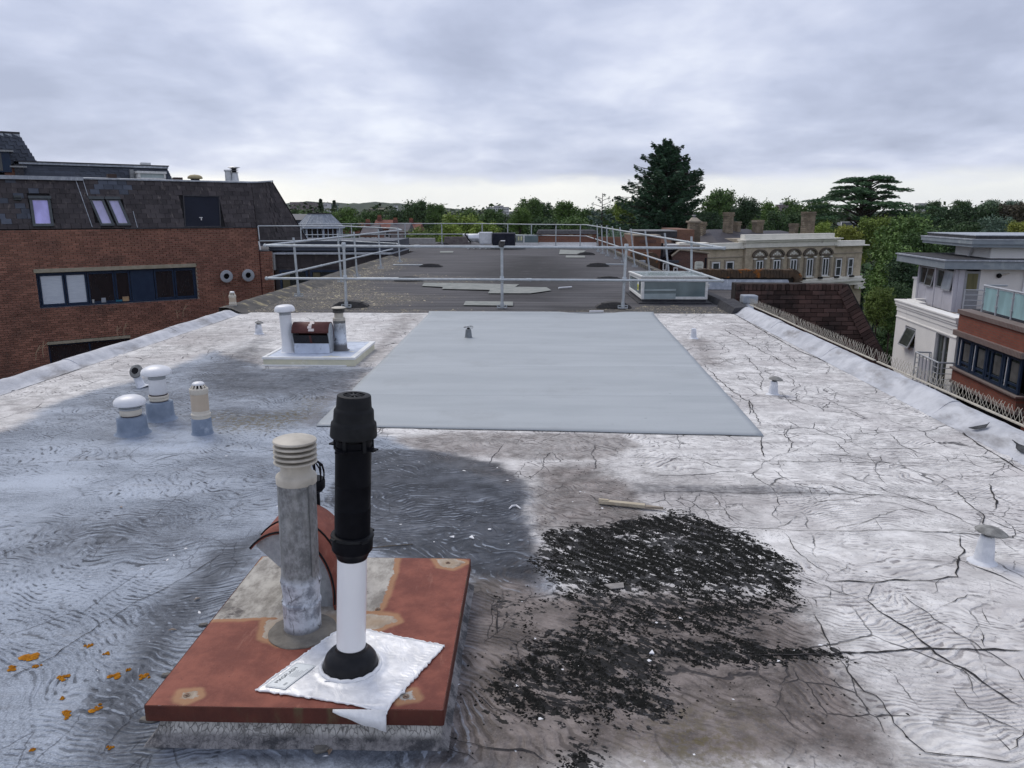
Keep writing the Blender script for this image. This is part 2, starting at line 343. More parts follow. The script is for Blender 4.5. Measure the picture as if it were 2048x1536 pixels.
def roof_mat():
    m, nt, N, L, P = nodes('silver_roof_paint'); g = G(nt); p = g.pos()
    A = N.new('ShaderNodeSeparateColor'); L.new(g.attr('mA').outputs['Color'], A.inputs[0]); blue, dark, brown = A.outputs
    B = N.new('ShaderNodeSeparateColor'); L.new(g.attr('mB').outputs['Color'], B.inputs[0]); gran, moss, clean = B.outputs
    en = g.math('SUBTRACT', g.noise(p, 11, 6, .72), .5)
    def ragged(mk, k): return g.math('ADD', mk, g.math('MULTIPLY', en, g.math('MULTIPLY', g.math('MULTIPLY', mk, g.math('SUBTRACT', 1.0, mk)), k)), True)
    blue, dark, brown = ragged(blue, 7.0), ragged(dark, 6.0), ragged(brown, 6.0)
    w1 = g.vscale(g.noise(p, .95, 3, .5, 0, True), 1.0); w2 = g.vscale(g.noise(p, 3.2, 3, .5, 0, True), .13); w3 = g.vscale(g.noise(p, 14, 2, .5, 0, True), .016)
    q = g.vadd(g.vadd(g.vadd(p, w1), w2), w3)
    qd = g.map(q, rot=(0, 0, R(-53))); pd = g.map(g.vadd(g.vadd(p, w2), w3), rot=(0, 0, R(-53)))
    an = g.step(g.noise(g.map(q, (.26, 1, 1)), 34, 3, .6), .32, .68); bn = g.step(g.noise(g.map(qd, (1, .2, 1)), 34, 3, .6), .32, .68)
    ra = g.math('ADD', g.math('MULTIPLY', g.wave(g.map(q, (.35, 1, 1)), 9.8, 3.4, 4, 1.9), .62), g.math('MULTIPLY', an, .38)); rb = g.math('ADD', g.math('MULTIPLY', g.wave(g.map(qd, (1, .4, 1)), 8.6, 3.2, 4, 1.9, 'X'), .58), g.math('MULTIPLY', bn, .42))
    rm = g.step(g.noise(g.map(p, loc=(4.2, 1.1, 0)), 1.15, 4, .6), .30, .52); rm2 = g.step(g.noise(g.map(p, loc=(8.2, 5.1, 0)), .9, 4, .6), .44, .58)
    diag = g.math('MAXIMUM', brown, g.step(gran, .1, .5))
    h = g.mix(g.math('MAXIMUM', g.math('MULTIPLY', rm2, .85), diag, True), ra, rb)
    fine = g.noise(p, 130, 5, .7); mid = g.noise(p, 7, 7, .65); lo = g.noise(g.map(p, (.6, 1, 1)), 1.3, 6, .6)
    rip = g.math('MULTIPLY', rm, g.math('SUBTRACT', 1.0, g.math('MULTIPLY', clean, .9)))
    vm = g.step(g.noise(g.map(p, loc=(7, 3, 0)), 5.5, 5, .65), .34, .62)
    hj = g.math('ADD', h, g.math('MULTIPLY', g.math('SUBTRACT', fine, .5), .16))
    amt = g.math('MULTIPLY', rip, g.math('ADD', .18, g.math('MULTIPLY', vm, .82)))
    valley = g.math('MULTIPLY', g.step(hj, .36, .18), amt); crest = g.math('MULTIPLY', g.step(hj, .70, .86), amt)
    # coat
    white = g.mix(g.step(mid, .36, .66), (.54, .53, .52), (.785, .775, .76))
    white = g.mix(g.math('MULTIPLY', g.step(lo, .44, .66), .55), white, (.44, .415, .41))
    white = g.mix(g.math('MULTIPLY', g.step(g.noise(g.map(p, (.5, 1.8, 1)), 3.3, 8, .7), .50, .68), .42), white, (.25, .232, .24))
    bl = g.mix(g.step(g.noise(g.map(p, (.55, 1.2, 1), (2, 9, 0)), 1.5, 7, .62), .36, .64), (.17, .195, .235), (.37, .415, .485))
    bl = g.mix(g.math('MULTIPLY', g.step(fine, .46, .60), .5), bl, (.46, .52, .61)); bl = g.mix(g.math('MULTIPLY', g.step(g.noise(p, 85, 4, .7), .54, .66), .4), bl, (.09, .105, .14))
    col = g.mix(blue, white, bl)
    col = g.mix(g.math('MULTIPLY', g.math('MULTIPLY', clean, g.step(g.noise(p, 9, 6, .7), .36, .56)), .6), col, (.40, .46, .56))
    br = g.mix(g.step(mid, .35, .66), (.085, .071, .064), (.225, .193, .18))
    br = g.mix(g.math('MULTIPLY', g.step(fine, .52, .70), .42), br, (.30, .268, .255))
    br = g.mix(g.math('MULTIPLY', g.step(g.noise(p, 2.1, 6, .6), .54, .66), .6), br, (.085, .074, .066))
    col = g.mix(brown, col, br)
    dk = g.mix(g.step(mid, .36, .66), (.020, .023, .030), (.060, .067, .083))
    dk = g.mix(g.math('MULTIPLY', g.step(g.noise(g.map(p, (.7, 1, 1), (4, 4, 0)), 2.2, 6, .65), .48, .66), .55), dk, (.17, .185, .215))
    col = g.mix(g.math('MULTIPLY', dark, .93), col, dk)
    col = g.mix(g.math('MULTIPLY', crest, g.math('MULTIPLY', g.math('ADD', g.math('MULTIPLY', dark, .0), .60), blue)), col, (.36, .41, .49))
    vdirt = g.mix(blue, (.17, .155, .16), (.030, .036, .048)); vdirt = g.mix(brown, vdirt, (.06, .05, .045))
    col = g.mix(g.math('MULTIPLY', valley, .88), col, vdirt)
    ms = g.math('MULTIPLY', moss, g.step(g.noise(p, 26, 6, .7), .44, .58)); col = g.mix(ms, col, (.115, .095, .045))
    T = g.math('ADD', .22, g.math('MULTIPLY', gran, .47)); gv = g.math('ADD', g.math('MULTIPLY', g.step(g.noise(g.map(pd, (1, .3, 1)), 42, 4, .65), .30, .70), .60), g.math('MULTIPLY', g.step(g.noise(p, 34, 4, .65), .3, .7), .40))
    gs = g.math('MULTIPLY', g.step(g.math('SUBTRACT', T, gv), -.012, .02), g.step(gran, .03, .12)); col = g.mix(g.math('MULTIPLY', gs, .96), col, g.mix(fine, (.003, .0035, .004), (.012, .0125, .013)))
    col = g.mix(g.math('MULTIPLY', g.step(g.noise(p, 70, 3, .7), .52, .66), g.math('MULTIPLY', g.step(g.noise(p, 2.4, 4, .6), .42, .58), .5)), col, (.10, .10, .11))
    col = g.mix(g.math('MULTIPLY', g.step(g.noise(g.map(p, (.35, 2.2, 1), (3, 8, 0)), 4.5, 7, .72), .56, .70), g.math('MULTIPLY', g.math('SUBTRACT', 1.0, dark), .34)), col, (.16, .15, .145))
    # hairline crazing of the paint
    cq = g.vadd(p, g.vscale(g.noise(p, 4, 4, .6, 0, True), .10))
    ck = g.math('MULTIPLY', g.step(g.vor(g.map(cq, (1, .62, 1)), 2.3), .011, .003), g.step(g.noise(g.map(p, loc=(1, 2, 0)), 1.6, 4), .48, .60))
    ck2 = g.math('MULTIPLY', g.step(g.vor(g.map(cq, (1, .5, 1)), 7.5), .020, .006), g.step(g.noise(g.map(p, loc=(5, 3, 0)), 1.9, 5), .53, .64))
    cr = g.math('MULTIPLY', g.math('MAXIMUM', ck, ck2), g.math('SUBTRACT', 1.0, g.math('MULTIPLY', blue, .55)))
    col = g.mix(g.math('MULTIPLY', cr, .85), col, (.035, .033, .035))
    sp = g.math('MULTIPLY', g.step(g.vor(p, 21, 'F1'), .085, .05), g.step(g.noise(p, 3, 3), .52, .62)); col = g.mix(g.math('MULTIPLY', sp, .7), col, (.05, .05, .055))
    L.new(col, P.inputs['Base Color']); P.inputs['Specular IOR Level'].default_value = .14
    P.inputs['Roughness'].default_value = .62
    hh = g.math('SUBTRACT', g.math('MULTIPLY', h, rip), g.math('MULTIPLY', cr, .8))
    b1 = g.bump(hh, .75, .014); b2 = g.bump(g.noise(p, 38, 6, .65), .35, .006, b1); L.new(b2, P.inputs['Normal'])
    return m
M_ROOF = roof_mat()
def kl(y): return -4.92 + (y - 6.8) * .0085          # foot of the left kerb
def kr(y): return 3.30 + (y - 5) * .012              # foot of the right kerb
ys = np.concatenate([np.linspace(-3, 1.4, 23), np.arange(1.42, 6.0, .022), np.arange(6.0, 13.02, .04)])
o = grid_mesh('silver_roof', np.concatenate([np.arange(-5.05, -2.6, .035), np.arange(-2.6, 2.8, .022), np.arange(2.8, 3.5, .035)]), ys, zroof, M_ROOF, {'mA': mA, 'mB': mB})
tag(o, kind='structure')

# kerbs: a painted felt roll along both edges, in overlapping lengths
M_KERB = mat('silver_kerb_paint', (.53, .545, .58), (.37, .385, .42), 5, .6, .6, 30, spec=.25, c3=(.22, .215, .22), s3=4, t3=(.50, .70), sc3=(1, .4, 1))
def kerb(name, foot, side, y0, y1, label, wid, hgt, taper=False):
    t = thing(name, label, 'roof kerb', (foot((y0 + y1) / 2) + side * wid * .6, (y0 + y1) / 2, 0))
    cuts = [y0]; rr = random.Random(int(y1 * 10) + side)
    while cuts[-1] < y1 - 1.2: cuts.append(cuts[-1] + rr.uniform(.95, 1.35))
    cuts[-1] = y1
    for i in range(len(cuts) - 1):
        a, b = cuts[i], cuts[i + 1] + (.03 if i < len(cuts) - 2 else 0); n = max(3, int((b - a) / .07)); mb = MB(); vs = []; pr = 12
        for j in range(n + 1):
            y = a + (b - a) * j / n; dz = .0 if i % 2 else .007
            end = min(1, (b - y) / .16) if (taper and i == len(cuts) - 2) else 1
            end = math.sqrt(max(0, 1 - (1 - end) ** 2))
            for k in range(pr):
                u = k / (pr - 1)
                x = foot(y) + side * (u * wid)
                z = (hgt * (math.sin(min(1, u / .62) * math.pi / 2) ** 1.6) if u < .62 else hgt * (1 - ((u - .62) / .38) ** 2.2 * .85)) * (.25 + .75 * end)
                nz = float(fbm(np.array([x * 5.0]), np.array([y * 2.2]), 61, 4)[0]); nb = float(fbm(np.array([x * 14.0]), np.array([y * 9.0]), 5, 3)[0])
                vs.append((x, y, z + dz * math.sin(u * math.pi) + .028 * nz * math.sin(u * math.pi) + .008 * nb + (.003 if u < .05 else 0)))
            vs.append((foot(y) + side * wid, y, -.25)) 
        q = pr + 1; fs = []
        for j in range(n):
            for k in range(q - 1):
                f = (j * q + k, j * q + k + 1, (j + 1) * q + k + 1, (j + 1) * q + k); fs.append(f if side < 0 else f[::-1])
        for f in (tuple(range(q)), tuple(n * q + k for k in range(q))[::-1]): fs.append(f if side > 0 else f[::-1])
        mb.add(vs, fs, True); build(mb, 'kerb_length', M_KERB, t)
    return t
kerb('roof_kerb', kl, -1, -3, 12.75, 'rounded silver-painted kerb along the left roof edge beside the brick office', .33, .08, True)
kerb('roof_kerb', kr, 1, -3, 13.68, 'rounded silver-painted kerb along the right roof edge below the bird spikes', .34, .125)

# cracks in the paint: open splits with dark felt showing
M_CRACK = mat('crack_dark', (.022, .021, .022), (.035, .033, .034), 30, .9)
def ribbon(mb, P, w, jit, rr, lift=.0035, branch=.0, tap=True):
    pts = [Vector((*p, 0)) for p in P]; q = [pts[0]]
    for a, b in zip(pts, pts[1:]):
        n = max(1, int((b - a).length / .035)); d = (b - a); nn = Vector((-d.y, d.x, 0)).normalized() if d.length else Vector()
        ph = 0.0
        for i in range(1, n + 1):
            ph = ph * .75 + rr.uniform(-1, 1) * jit
            q.append(a.lerp(b, i / n) + nn * (ph if i < n else 0))
    L_, R_ = [], []; n = len(q)
    for i, p in enumerate(q):
        d = (q[min(i + 1, n - 1)] - q[max(i - 1, 0)]); nn = Vector((-d.y, d.x, 0)).normalized()
        e = min(1, min(i, n - 1 - i) / 3 + .15) if tap else 1
        ww = w * e * rr.uniform(.35, 1.25) * .5
        for s_, l_ in ((1, L_), (-1, R_)):
            v = p + nn * ww * s_; l_.append((v.x, v.y, float(zroof(v.x, v.y)) + lift))
        if branch and rr.random() < branch and 2 < i < n - 3:
            a = math.atan2(d.y, d.x) + rr.choice((-1, 1)) * rr.uniform(.5, 1.3); ln = rr.uniform(.06, .22)
            ribbon(mb, [(p.x, p.y), (p.x + math.cos(a) * ln, p.y + math.sin(a) * ln)], w * .6, jit, rr, lift, 0)
    mb.add(L_ + R_, [(i, i + n, i + n + 1, i + 1) for i in range(n - 1)])
CR = [
 (.009, [(-0.004, 3.901), (0.45, 3.859), (0.911, 3.904), (1.537, 3.867), (2.085, 3.862), (2.568, 3.81)]), (.015, [(0.84, 2.669), (1.191, 2.699), (1.408, 2.715), (1.627, 2.735), (1.907, 2.732)]),
 (.007, [(0.65, 5.116), (1.497, 5.071), (2.498, 5.043), (2.986, 4.961)]), (.008, [(0.694, 4.457), (1.084, 4.441), (1.505, 4.444), (2.095, 4.425), (2.517, 4.329)]), (.016, [(2.866, 4.647), (2.739, 4.343), (2.625, 4.184)]),
 (.013, [(2.257, 3.847), (2.178, 3.653), (1.984, 3.349), (1.902, 3.332), (1.578, 3.284), (1.354, 3.298)]), (.012, [(2.102, 3.52), (2.171, 3.394), (2.23, 3.257)]), (.007, [(1.331, 3.849), (1.332, 3.608), (1.367, 3.436), (1.393, 3.354), (1.349, 3.283)]),
 (.006, [(1.09, 4.424), (1.105, 4.145), (1.144, 4)]), (.006, [(1.465, 4.468), (1.444, 4.246), (1.351, 4.092), (1.354, 3.957)]), (.007, [(2.257, 5.567), (2.225, 5.224)]), (.014, [(1.976, 6.854), (1.833, 6.299)]), (.014, [(1.752, 5.659), (1.656, 5.351), (1.623, 5.141)]),
 (.011, [(1.928, 8.514), (1.9, 7.413), (1.955, 6.777), (1.831, 5.986)]), (.009, [(2.556, 9.157), (2.44, 8.11), (2.192, 7.182)]), (.008, [(2.739, 5.738), (2.69, 5.476), (2.754, 5.204)]), (.009, [(2.078, 5.992), (1.932, 5.718), (1.935, 5.507), (1.79, 5.225)]),
 (.007, [(2.866, 4.989), (2.937, 4.839), (3.118, 4.728)]), (.022, [(3.397, 13.055), (3.277, 9.451), (3.434, 7.829)]), (.018, [(3.434, 7.829), (3.375, 6.739), (3.345, 5.966), (3.264, 5.491), (3.221, 4.998), (3.222, 4.876)]), (.012, [(2.803, 11.251), (2.829, 9.3), (2.87, 8.228)]),
 (.013, [(1.461, 3.149), (1.511, 2.934), (1.557, 2.743), (1.581, 2.625), (1.689, 2.375)]), (.007, [(1.233, 3.365), (1.357, 3.202), (1.463, 3.122)]), (.016, [(1.195, 2.995), (1.183, 2.859), (1.165, 2.726)]),
 (.008, [(1.177, 2.671), (1.173, 2.526), (1.211, 2.426), (1.214, 2.201), (1.237, 2.136), (1.368, 2.119), (1.53, 2.116)]), (.008, [(1.507, 2.483), (1.496, 2.37), (1.606, 2.24)]), (.011, [(1.507, 2.223), (1.51, 2.154), (1.617, 2.258)]), (.008, [(1.829, 2.899), (1.767, 2.749)]),
 (.006, [(1.888, 2.92), (1.932, 3.06)]), (.007, [(1.482, 2.844), (1.502, 2.721)]), (.010, [(-0.292, 2.203), (-0.147, 2.125), (0.014, 2.104), (0.075, 2.054)]), (.010, [(-0.265, 2.122), (-0.161, 2.059)]), (.016, [(-0.143, 3.01), (-0.133, 2.802)]),
 (.016, [(-4.933, 6.832), (-4.947, 8.765), (-4.882, 12.205)]), (.006, [(-1.903, 2.419), (-1.801, 2.677), (-1.644, 3.142), (-1.541, 3.51)]), (.006, [(-1.172, 2.101), (-1.15, 2.237), (-1.113, 2.352)]), (.005, [(-0.4, 3.54), (-0.252, 3.555), (-0.003, 3.527)]),
 (.007, [(-4.473, 11.213), (-3.182, 11.403), (-2.695, 11.26)]), (.005, [(-1.361, 4.253), (-0.874, 4.186), (-0.361, 3.961), (0.05, 3.902)]), (.006, [(3.46, 12.243), (3.836, 10.618)]), (.005, [(-3.567, 4.843), (-2.967, 4.988), (-2.27, 5.154)]), (.005, [(1.648, 9.816), (2.29, 9.833), (3.42, 9.786)]),
 (.006, [(2.055, 8.073), (3.351, 8.028)]), (.006, [(1.954, 6.74), (2.573, 6.737), (3.222, 6.81)]), (.007, [(1.791, 5.728), (2.442, 5.744), (2.98, 5.842)]), (.008, [(-0.183, 2.399), (-0.127, 2.317), (0.001, 2.267)]), (.007, [(2, 4.34), (2.139, 4.264), (2.274, 4.079)]), (.006, [(1.757, 3.064), (1.936, 3.18), (2.053, 3.137)])]
mb = MB(); rr = random.Random(3)
for w, P in CR: ribbon(mb, P, w * .72, .012 if w < .014 else .006, rr, branch=.05)
for i in range(130):
    x = rr.uniform(1.2, 3.25); y = rr.uniform(2.0, 12.6)
    if x < 2.1 and 5.6 < y < 13: x += 1.0
    a = rr.uniform(-.5, .9) if rr.random() < .6 else rr.uniform(1.0, 2.2); ln = rr.uniform(.08, .38); P = [(x, y)]
    for k in range(rr.randint(2, 4)): a += rr.uniform(-.6, .6); P.append((P[-1][0] + math.cos(a) * ln, P[-1][1] + math.sin(a) * ln))
    P = [(min(q[0], 3.4), q[1]) for q in P]
    if min(gran_mask(np.array([P[0][0]]), np.array([P[0][1]]))) < .2: ribbon(mb, P, rr.uniform(.0025, .006), .012, rr, branch=.03)
o = solo(mb, 'roof_cracks', M_CRACK, kind='stuff'); tag(o, 'dark open cracks running across the silver roof paint', 'cracks')

# black crumbs of dead moss and felt grit, thick to the right of the rust-red plate
def scatter(n, rng, xr, yr, mask):
    r = np.random.default_rng(rng); x = r.uniform(*xr, n); y = r.uniform(*yr, n); k = r.random(n) < mask(x, y); return x[k], y[k], r
OCT = np.array([(1, 0, 0), (0, 1, 0), (-1, 0, 0), (0, -1, 0), (0, 0, 1)]); OF = [(0, 1, 4), (1, 2, 4), (2, 3, 4), (3, 0, 4)]
def lumps(name, x, y, r, smin, smax, material, zf, flat=.6, lift=0.0):
    n = len(x); s = smin + (smax - smin) * r.random(n) ** 2.2; a = r.random(n) * 6.28; e = r.uniform(.55, 1.5, n)
    base = OCT[None] * np.stack([s * e, s / e, s * flat * r.uniform(.6, 1.3, n)], -1)[:, None, :]
    base = base + r.normal(0, .10, base.shape) * s[:, None, None]
    c, sn = np.cos(a)[:, None], np.sin(a)[:, None]
    v = np.stack([base[..., 0] * c - base[..., 1] * sn + x[:, None], base[..., 0] * sn + base[..., 1] * c + y[:, None], base[..., 2] + zf(x, y)[:, None] + lift], -1).reshape(-1, 3)
    f = (np.arange(n)[:, None, None] * 5 + np.array(OF)[None]).reshape(-1, 3)
    me = bpy.data.meshes.new(name); me.vertices.add(len(v)); me.vertices.foreach_set('co', v.ravel().astype(np.float32)); me.loops.add(f.size)
    me.loops.foreach_set('vertex_index', f.ravel().astype(np.int32)); me.polygons.add(len(f)); me.polygons.foreach_set('loop_start', (np.arange(len(f)) * 3).astype(np.int32))
    me.update(calc_edges=True); me.materials.append(material)
    o = bpy.data.objects.new(name, me); COL.objects.link(o); o['kind'] = 'stuff'; return o
M_GRIT = mat('black_moss_grit', (.005, .0055, .0055), (.013, .014, .013), 40, .95, rv=.5)
def gm(x, y):
    a = gran_mask(x, y); st = .5 + .5 * np.sin((x * .84 - y * -.55) * 105 + fbm(x * 3, y * 3, 77, 4) * 26)
    cl = fbm(x * 13, y * 13, 87, 4, .6) + .5
    return a * np.clip((cl - .31 - .22 * (1 - a)) * 3.4, 0, 1) * np.clip(st * 1.6 - .1, .16, 1)
x, y, r = scatter(420000, 5, (-.35, 1.75), (1.6, 4.2), gm)
x, y = x[:48000], y[:48000]
tag(lumps('moss_grit', x, y, r, .0022, .0075, M_GRIT, zroof, .8), 'black crumbs of dead moss lying in a broad drift right of the rusty plate', 'moss grit')
def gm2(x, y): return np.clip(mA(x, y)[2] * .8 + .05, 0, 1) * np.clip(fbm(x * 5, y * 5, 7, 4) * 3 + .2, .02, 1)
x, y, r = scatter(9000, 8, (-.3, 2.6), (1.6, 5.2), gm2)
tag(lumps('roof_grit', x[:3500], y[:3500], r, .002, .007, M_GRIT, zroof), 'loose dark specks of grit on the brown stained roof', 'grit')
M_CHIP = mat('paint_chip', (.75, .76, .78), (.6, .6, .62), 9, .6)
x, y, r = scatter(260, 9, (-2.6, 1.2), (1.7, 5.4), lambda x, y: np.full(x.shape, .5))
tag(lumps('paint_flakes', x, y, r, .003, .011, M_CHIP, zroof, .25), 'pale flakes of loose paint scattered on the dark roof', 'paint flakes')
# orange lichen rosettes, front left
M_LICH = mat('orange_lichen', (.52, .22, .012), (.32, .12, .008), 60, .9, .8, 160)
rr = random.Random(11)
LIL = ['large orange lichen rosette, the biggest on the roof, far left', 'small orange lichen rosette nearest the left picture edge', 'orange lichen speck just below the biggest rosette', 'orange lichen rosette right of the biggest one and slightly nearer', 'orange lichen rosette midway between the biggest one and the rusty plate', 'orange lichen speck alone, highest of the group', 'orange lichen speck below the highest one', 'orange lichen rosette closest to the left edge of the rusty plate', 'broad orange lichen rosette in the nearest row, right one', 'orange lichen rosette in the nearest row, left one', 'tiny orange lichen dot above the nearest row, left', 'tiny orange lichen dot beside the rosette closest to the plate', 'tiny orange lichen dot alone near the bottom, right', 'tiny orange lichen dot alone near the bottom, left']
for (px, py, s), lb_ in zip([(-1.896, 2.578, .045), (-1.921, 2.512, .022), (-1.84, 2.533, .02), (-1.691, 2.461, .026), (-1.523, 2.478, .026), (-1.723, 2.672, .018), (-1.617, 2.612, .016), (-1.406, 2.481, .024), (-1.477, 2.292, .03), (-1.56, 2.25, .028), (-1.626, 2.336, .014), (-1.484, 2.517, .012), (-1.324, 2.097, .014), (-1.562, 2.077, .012)], LIL):
    mb = MB()
    for k in range(7):
        a = rr.uniform(0, 6.28); d = s * rr.uniform(.1, .75); r0 = s * rr.uniform(.22, .5); cx, cy = px + math.cos(a) * d * 1.2, py + math.sin(a) * d
        z = float(zroof(cx, cy)); n = 9; ring = [(cx + math.cos(2 * math.pi * i / n) * r0 * rr.uniform(.65, 1.2), cy + math.sin(2 * math.pi * i / n) * r0 * rr.uniform(.65, 1.2), z + .002) for i in range(n)]
        mb.add(ring + [(cx, cy, z + .008)], [(i, (i + 1) % n, n) for i in range(n)])
    solo(mb, 'lichen_patch', M_LICH, lb_, 'lichen', 'orange lichen rosettes on the roof')

# ---------------------------------------------------------------- new grey waterproof sheet
def sheet():
    m, nt, N, L, P = nodes('grey_resin_sheet'); g = G(nt); p = g.pos()
    n = g.noise(g.map(p, (.35, 1.6, 1)), 1.6, 7, .6); col = g.mix(g.step(n, .3, .7), (.315, .345, .365), (.365, .395, .415))
    col = g.mix(g.math('MULTIPLY', g.step(g.noise(g.map(p, (.25, 3, 1)), 3, 6, .6), .56, .70), .22), col, (.25, .275, .30))
    col = g.mix(g.math('MULTIPLY', g.step(g.vor(p, 3.3, 'F1'), .06, .03), .5), col, (.18, .2, .22))
    sy = N.new('ShaderNodeSeparateXYZ'); L.new(g.vadd(p, g.vscale(g.noise(p, 1.7, 3, .5, 0, True), .05)), sy.inputs[0])
    for q in (6.93, 8.33, 9.73, 11.13):
        col = g.mix(g.math('MULTIPLY', g.step(g.math('ABSOLUTE', g.math('SUBTRACT', sy.outputs[1], q)), .016, .004), .5), col, (.20, .22, .24)); col = g.mix(g.math('MULTIPLY', g.math('MULTIPLY', g.step(sy.outputs[1], q + .22, q), g.step(sy.outputs[1], q - .004, q)), .16), col, (.48, .52, .55))
    col = g.mix(g.math('MULTIPLY', g.step(g.noise(p, 1.1, 7, .68), .52, .72), .40), col, (.245, .262, .272)); col = g.mix(g.math('MULTIPLY', g.step(g.noise(p, 48, 4, .7), .58, .70), .3), col, (.22, .23, .235))
    L.new(col, P.inputs['Base Color']); P.inputs['Roughness'].default_value = .52; P.inputs['Specular IOR Level'].default_value = .3
    L.new(g.bump(g.noise(g.map(p, (.5, 1, 1)), 2.2, 5), .35, .03), P.inputs['Normal']); M = m
    t = thing('roofing_sheet', 'large smooth grey waterproof sheet laid over the middle of the silver roof', 'roofing sheet', (0, 9, 0))
    mb = MB(); nx, ny = 60, 90; vs = []
    for j in range(ny + 1):
        v = j / ny
        for i in range(nx + 1):
            u = i / nx
            x = (-1.70 - .04 * v) * (1 - u) + (1.76 + .28 * v) * u; y = (5.84 * (1 - u) + 5.66 * u) * (1 - v) + 12.93 * v
            if i in (0, nx): x += .018 * float(fbm(np.array([y * 2.]), np.array([u]), 3)[0])
            if j == 0: y += .03 * float(fbm(np.array([x * 2.]), np.array([u]), 3)[0])
            lip = math.exp(-((y - 12.90) / .05) ** 2) * .05 * (1 - .85 * math.exp(-((x - 1.0) / .42) ** 4))
            seam = .003 * sum(1 for q in (6.9, 8.3, 9.7, 11.1) if y < q)
            vs.append((x, y, float(zroof(x, y)) + .004 + lip + seam - .006 * math.exp(-((v * 7.2) / .03) ** 2)))
    fs = [(j * (nx + 1) + i, j * (nx + 1) + i + 1, (j + 1) * (nx + 1) + i + 1, (j + 1) * (nx + 1) + i) for j in range(ny) for i in range(nx)]
    mb.add(vs, fs, True); o = build(mb, 'membrane', M, t)
    so = o.modifiers.new('thickness', 'SOLIDIFY'); so.thickness = .004; so.offset = -1
    mb = MB().box(-1.735, 2.03, 12.93, 12.965, -.02, .02); build(mb, 'end_trim', M, t, bev=.008)
sheet()
# ---------------------------------------------------------------- rusty plate with its flues
PZ = .14
PEEL = [[(-1.26, 2.634), (-1.206, 3.197), (-0.911, 3.225), (-0.609, 3.223), (-0.594, 3.025), (-0.589, 2.848), (-0.6, 2.719), (-0.699, 2.709), (-0.802, 2.654), (-1.033, 2.655)], [(-1.013, 2.641), (-0.923, 2.673), (-0.698, 2.705), (-0.521, 2.691), (-0.499, 2.643), (-0.559, 2.588), (-0.667, 2.571), (-0.717, 2.475), (-0.896, 2.47), (-0.976, 2.518)], [(-0.433, 3.191), (-0.351, 3.203), (-0.295, 3.159), (-0.339, 3.089), (-0.396, 3.112)],
        [(-1.128, 2.189), (-1.082, 2.195), (-1.06, 2.167), (-1.085, 2.14), (-1.114, 2.15)], [(-0.431, 2.194), (-0.385, 2.211), (-0.365, 2.169), (-0.411, 2.153)]]
def rust():
    m, nt, N, L, P = nodes('red_oxide_paint'); g = G(nt); p = g.pos()
    A = N.new('ShaderNodeSeparateColor'); L.new(g.attr('peel').outputs['Color'], A.inputs[0]); pe, sm, _ = A.outputs
    mid = g.noise(p, 9, 8, .65); fine = g.noise(p, 160, 4, .7)
    c = g.mix(g.step(mid, .34, .68), (.145, .038, .026), (.245, .076, .050)); c = g.mix(g.math('MULTIPLY', g.step(fine, .55, .75), .45), c, (.29, .115, .08))
    c = g.mix(g.math('MULTIPLY', g.step(g.noise(p, 24, 6, .7), .60, .70), .45), c, (.13, .035, .025))
    c = g.mix(g.math('MULTIPLY', g.step(g.noise(g.map(p, (3, .5, 1), rot=(0, 0, .5)), 11, 6, .7), .58, .70), .30), c, (.33, .16, .115)); c = g.mix(g.math('MULTIPLY', g.step(g.vor(p, 26, 'F1'), .07, .04), g.step(g.noise(p, 5, 3), .45, .6)), c, (.075, .03, .024))
    gal = g.mix(g.step(g.noise(g.map(p, (1.6, .8, 1)), 7, 8, .7), .36, .64), (.20, .185, .165), (.47, .45, .41)); gal = g.mix(g.step(g.noise(p, 5, 7, .7), .55, .66), gal, (.085, .075, .072))
    gal = g.mix(g.math('MULTIPLY', sm, .65), gal, (.36, .25, .15))
    edge = g.math('MULTIPLY', g.step(pe, .08, .30), g.step(pe, .75, .45)); c = g.mix(g.math('MULTIPLY', edge, .6), c, (.40, .24, .12))
    c = g.mix(g.step(g.math('ADD', pe, g.math('MULTIPLY', g.math('SUBTRACT', g.noise(p, 45, 5, .7), .5), .55)), .46, .54), c, gal)
    gz = N.new('ShaderNodeSeparateXYZ'); L.new(p, gz.inputs[0])
    run = g.math('MULTIPLY', g.step(gz.outputs[2], .128, .095), g.step(g.noise(g.map(p, (14, 14, 1.2)), 2.2, 4, .7), .46, .64)); c = g.mix(g.math('MULTIPLY', run, .8), c, (.16, .085, .035))
    L.new(c, P.inputs['Base Color']); P.inputs['Roughness'].default_value = .68; P.inputs['Specular IOR Level'].default_value = .3
    L.new(g.bump(g.math('ADD', g.math('MULTIPLY', fine, .4), g.noise(p, 30, 5, .65)), .35, .005), P.inputs['Normal']); return m
M_RUST = rust()
def peel(x, y):
    r = np.zeros_like(x); s = np.zeros_like(x)
    for i, P in enumerate(PEEL):
        a = area(x, y, P, .05, .016, 51, 9); r = np.maximum(r, a); s = np.maximum(s, a * (1 if i in (1, 2, 3) else 0))
    return r, s, r * 0
px0, px1, py0, py1 = -1.215, -.268, 2.115, 3.20
plate = thing('hatch_cover', 'rust-red metal cover plate with peeling patches, two flues standing on it', 'hatch cover', ((px0 + px1) / 2, (py0 + py1) / 2, 0))
o = grid_mesh('cover_plate', np.linspace(px0 + .004, px1 - .004, 120), np.linspace(py0 + .004, py1 - .004, 134), lambda x, y: PZ + .0035 * fbm(x * 2.2, y * 2.2, 3, 3) - .0035 * np.exp(-np.minimum.reduce([x - px0, px1 - x, y - py0, py1 - y]) / .012), M_RUST, {'peel': peel})
o.parent = plate; o.matrix_parent_inverse = Matrix.Translation(plate.location).inverted(); ROOT[o.name] = ROOT[plate.name]
mb = MB()
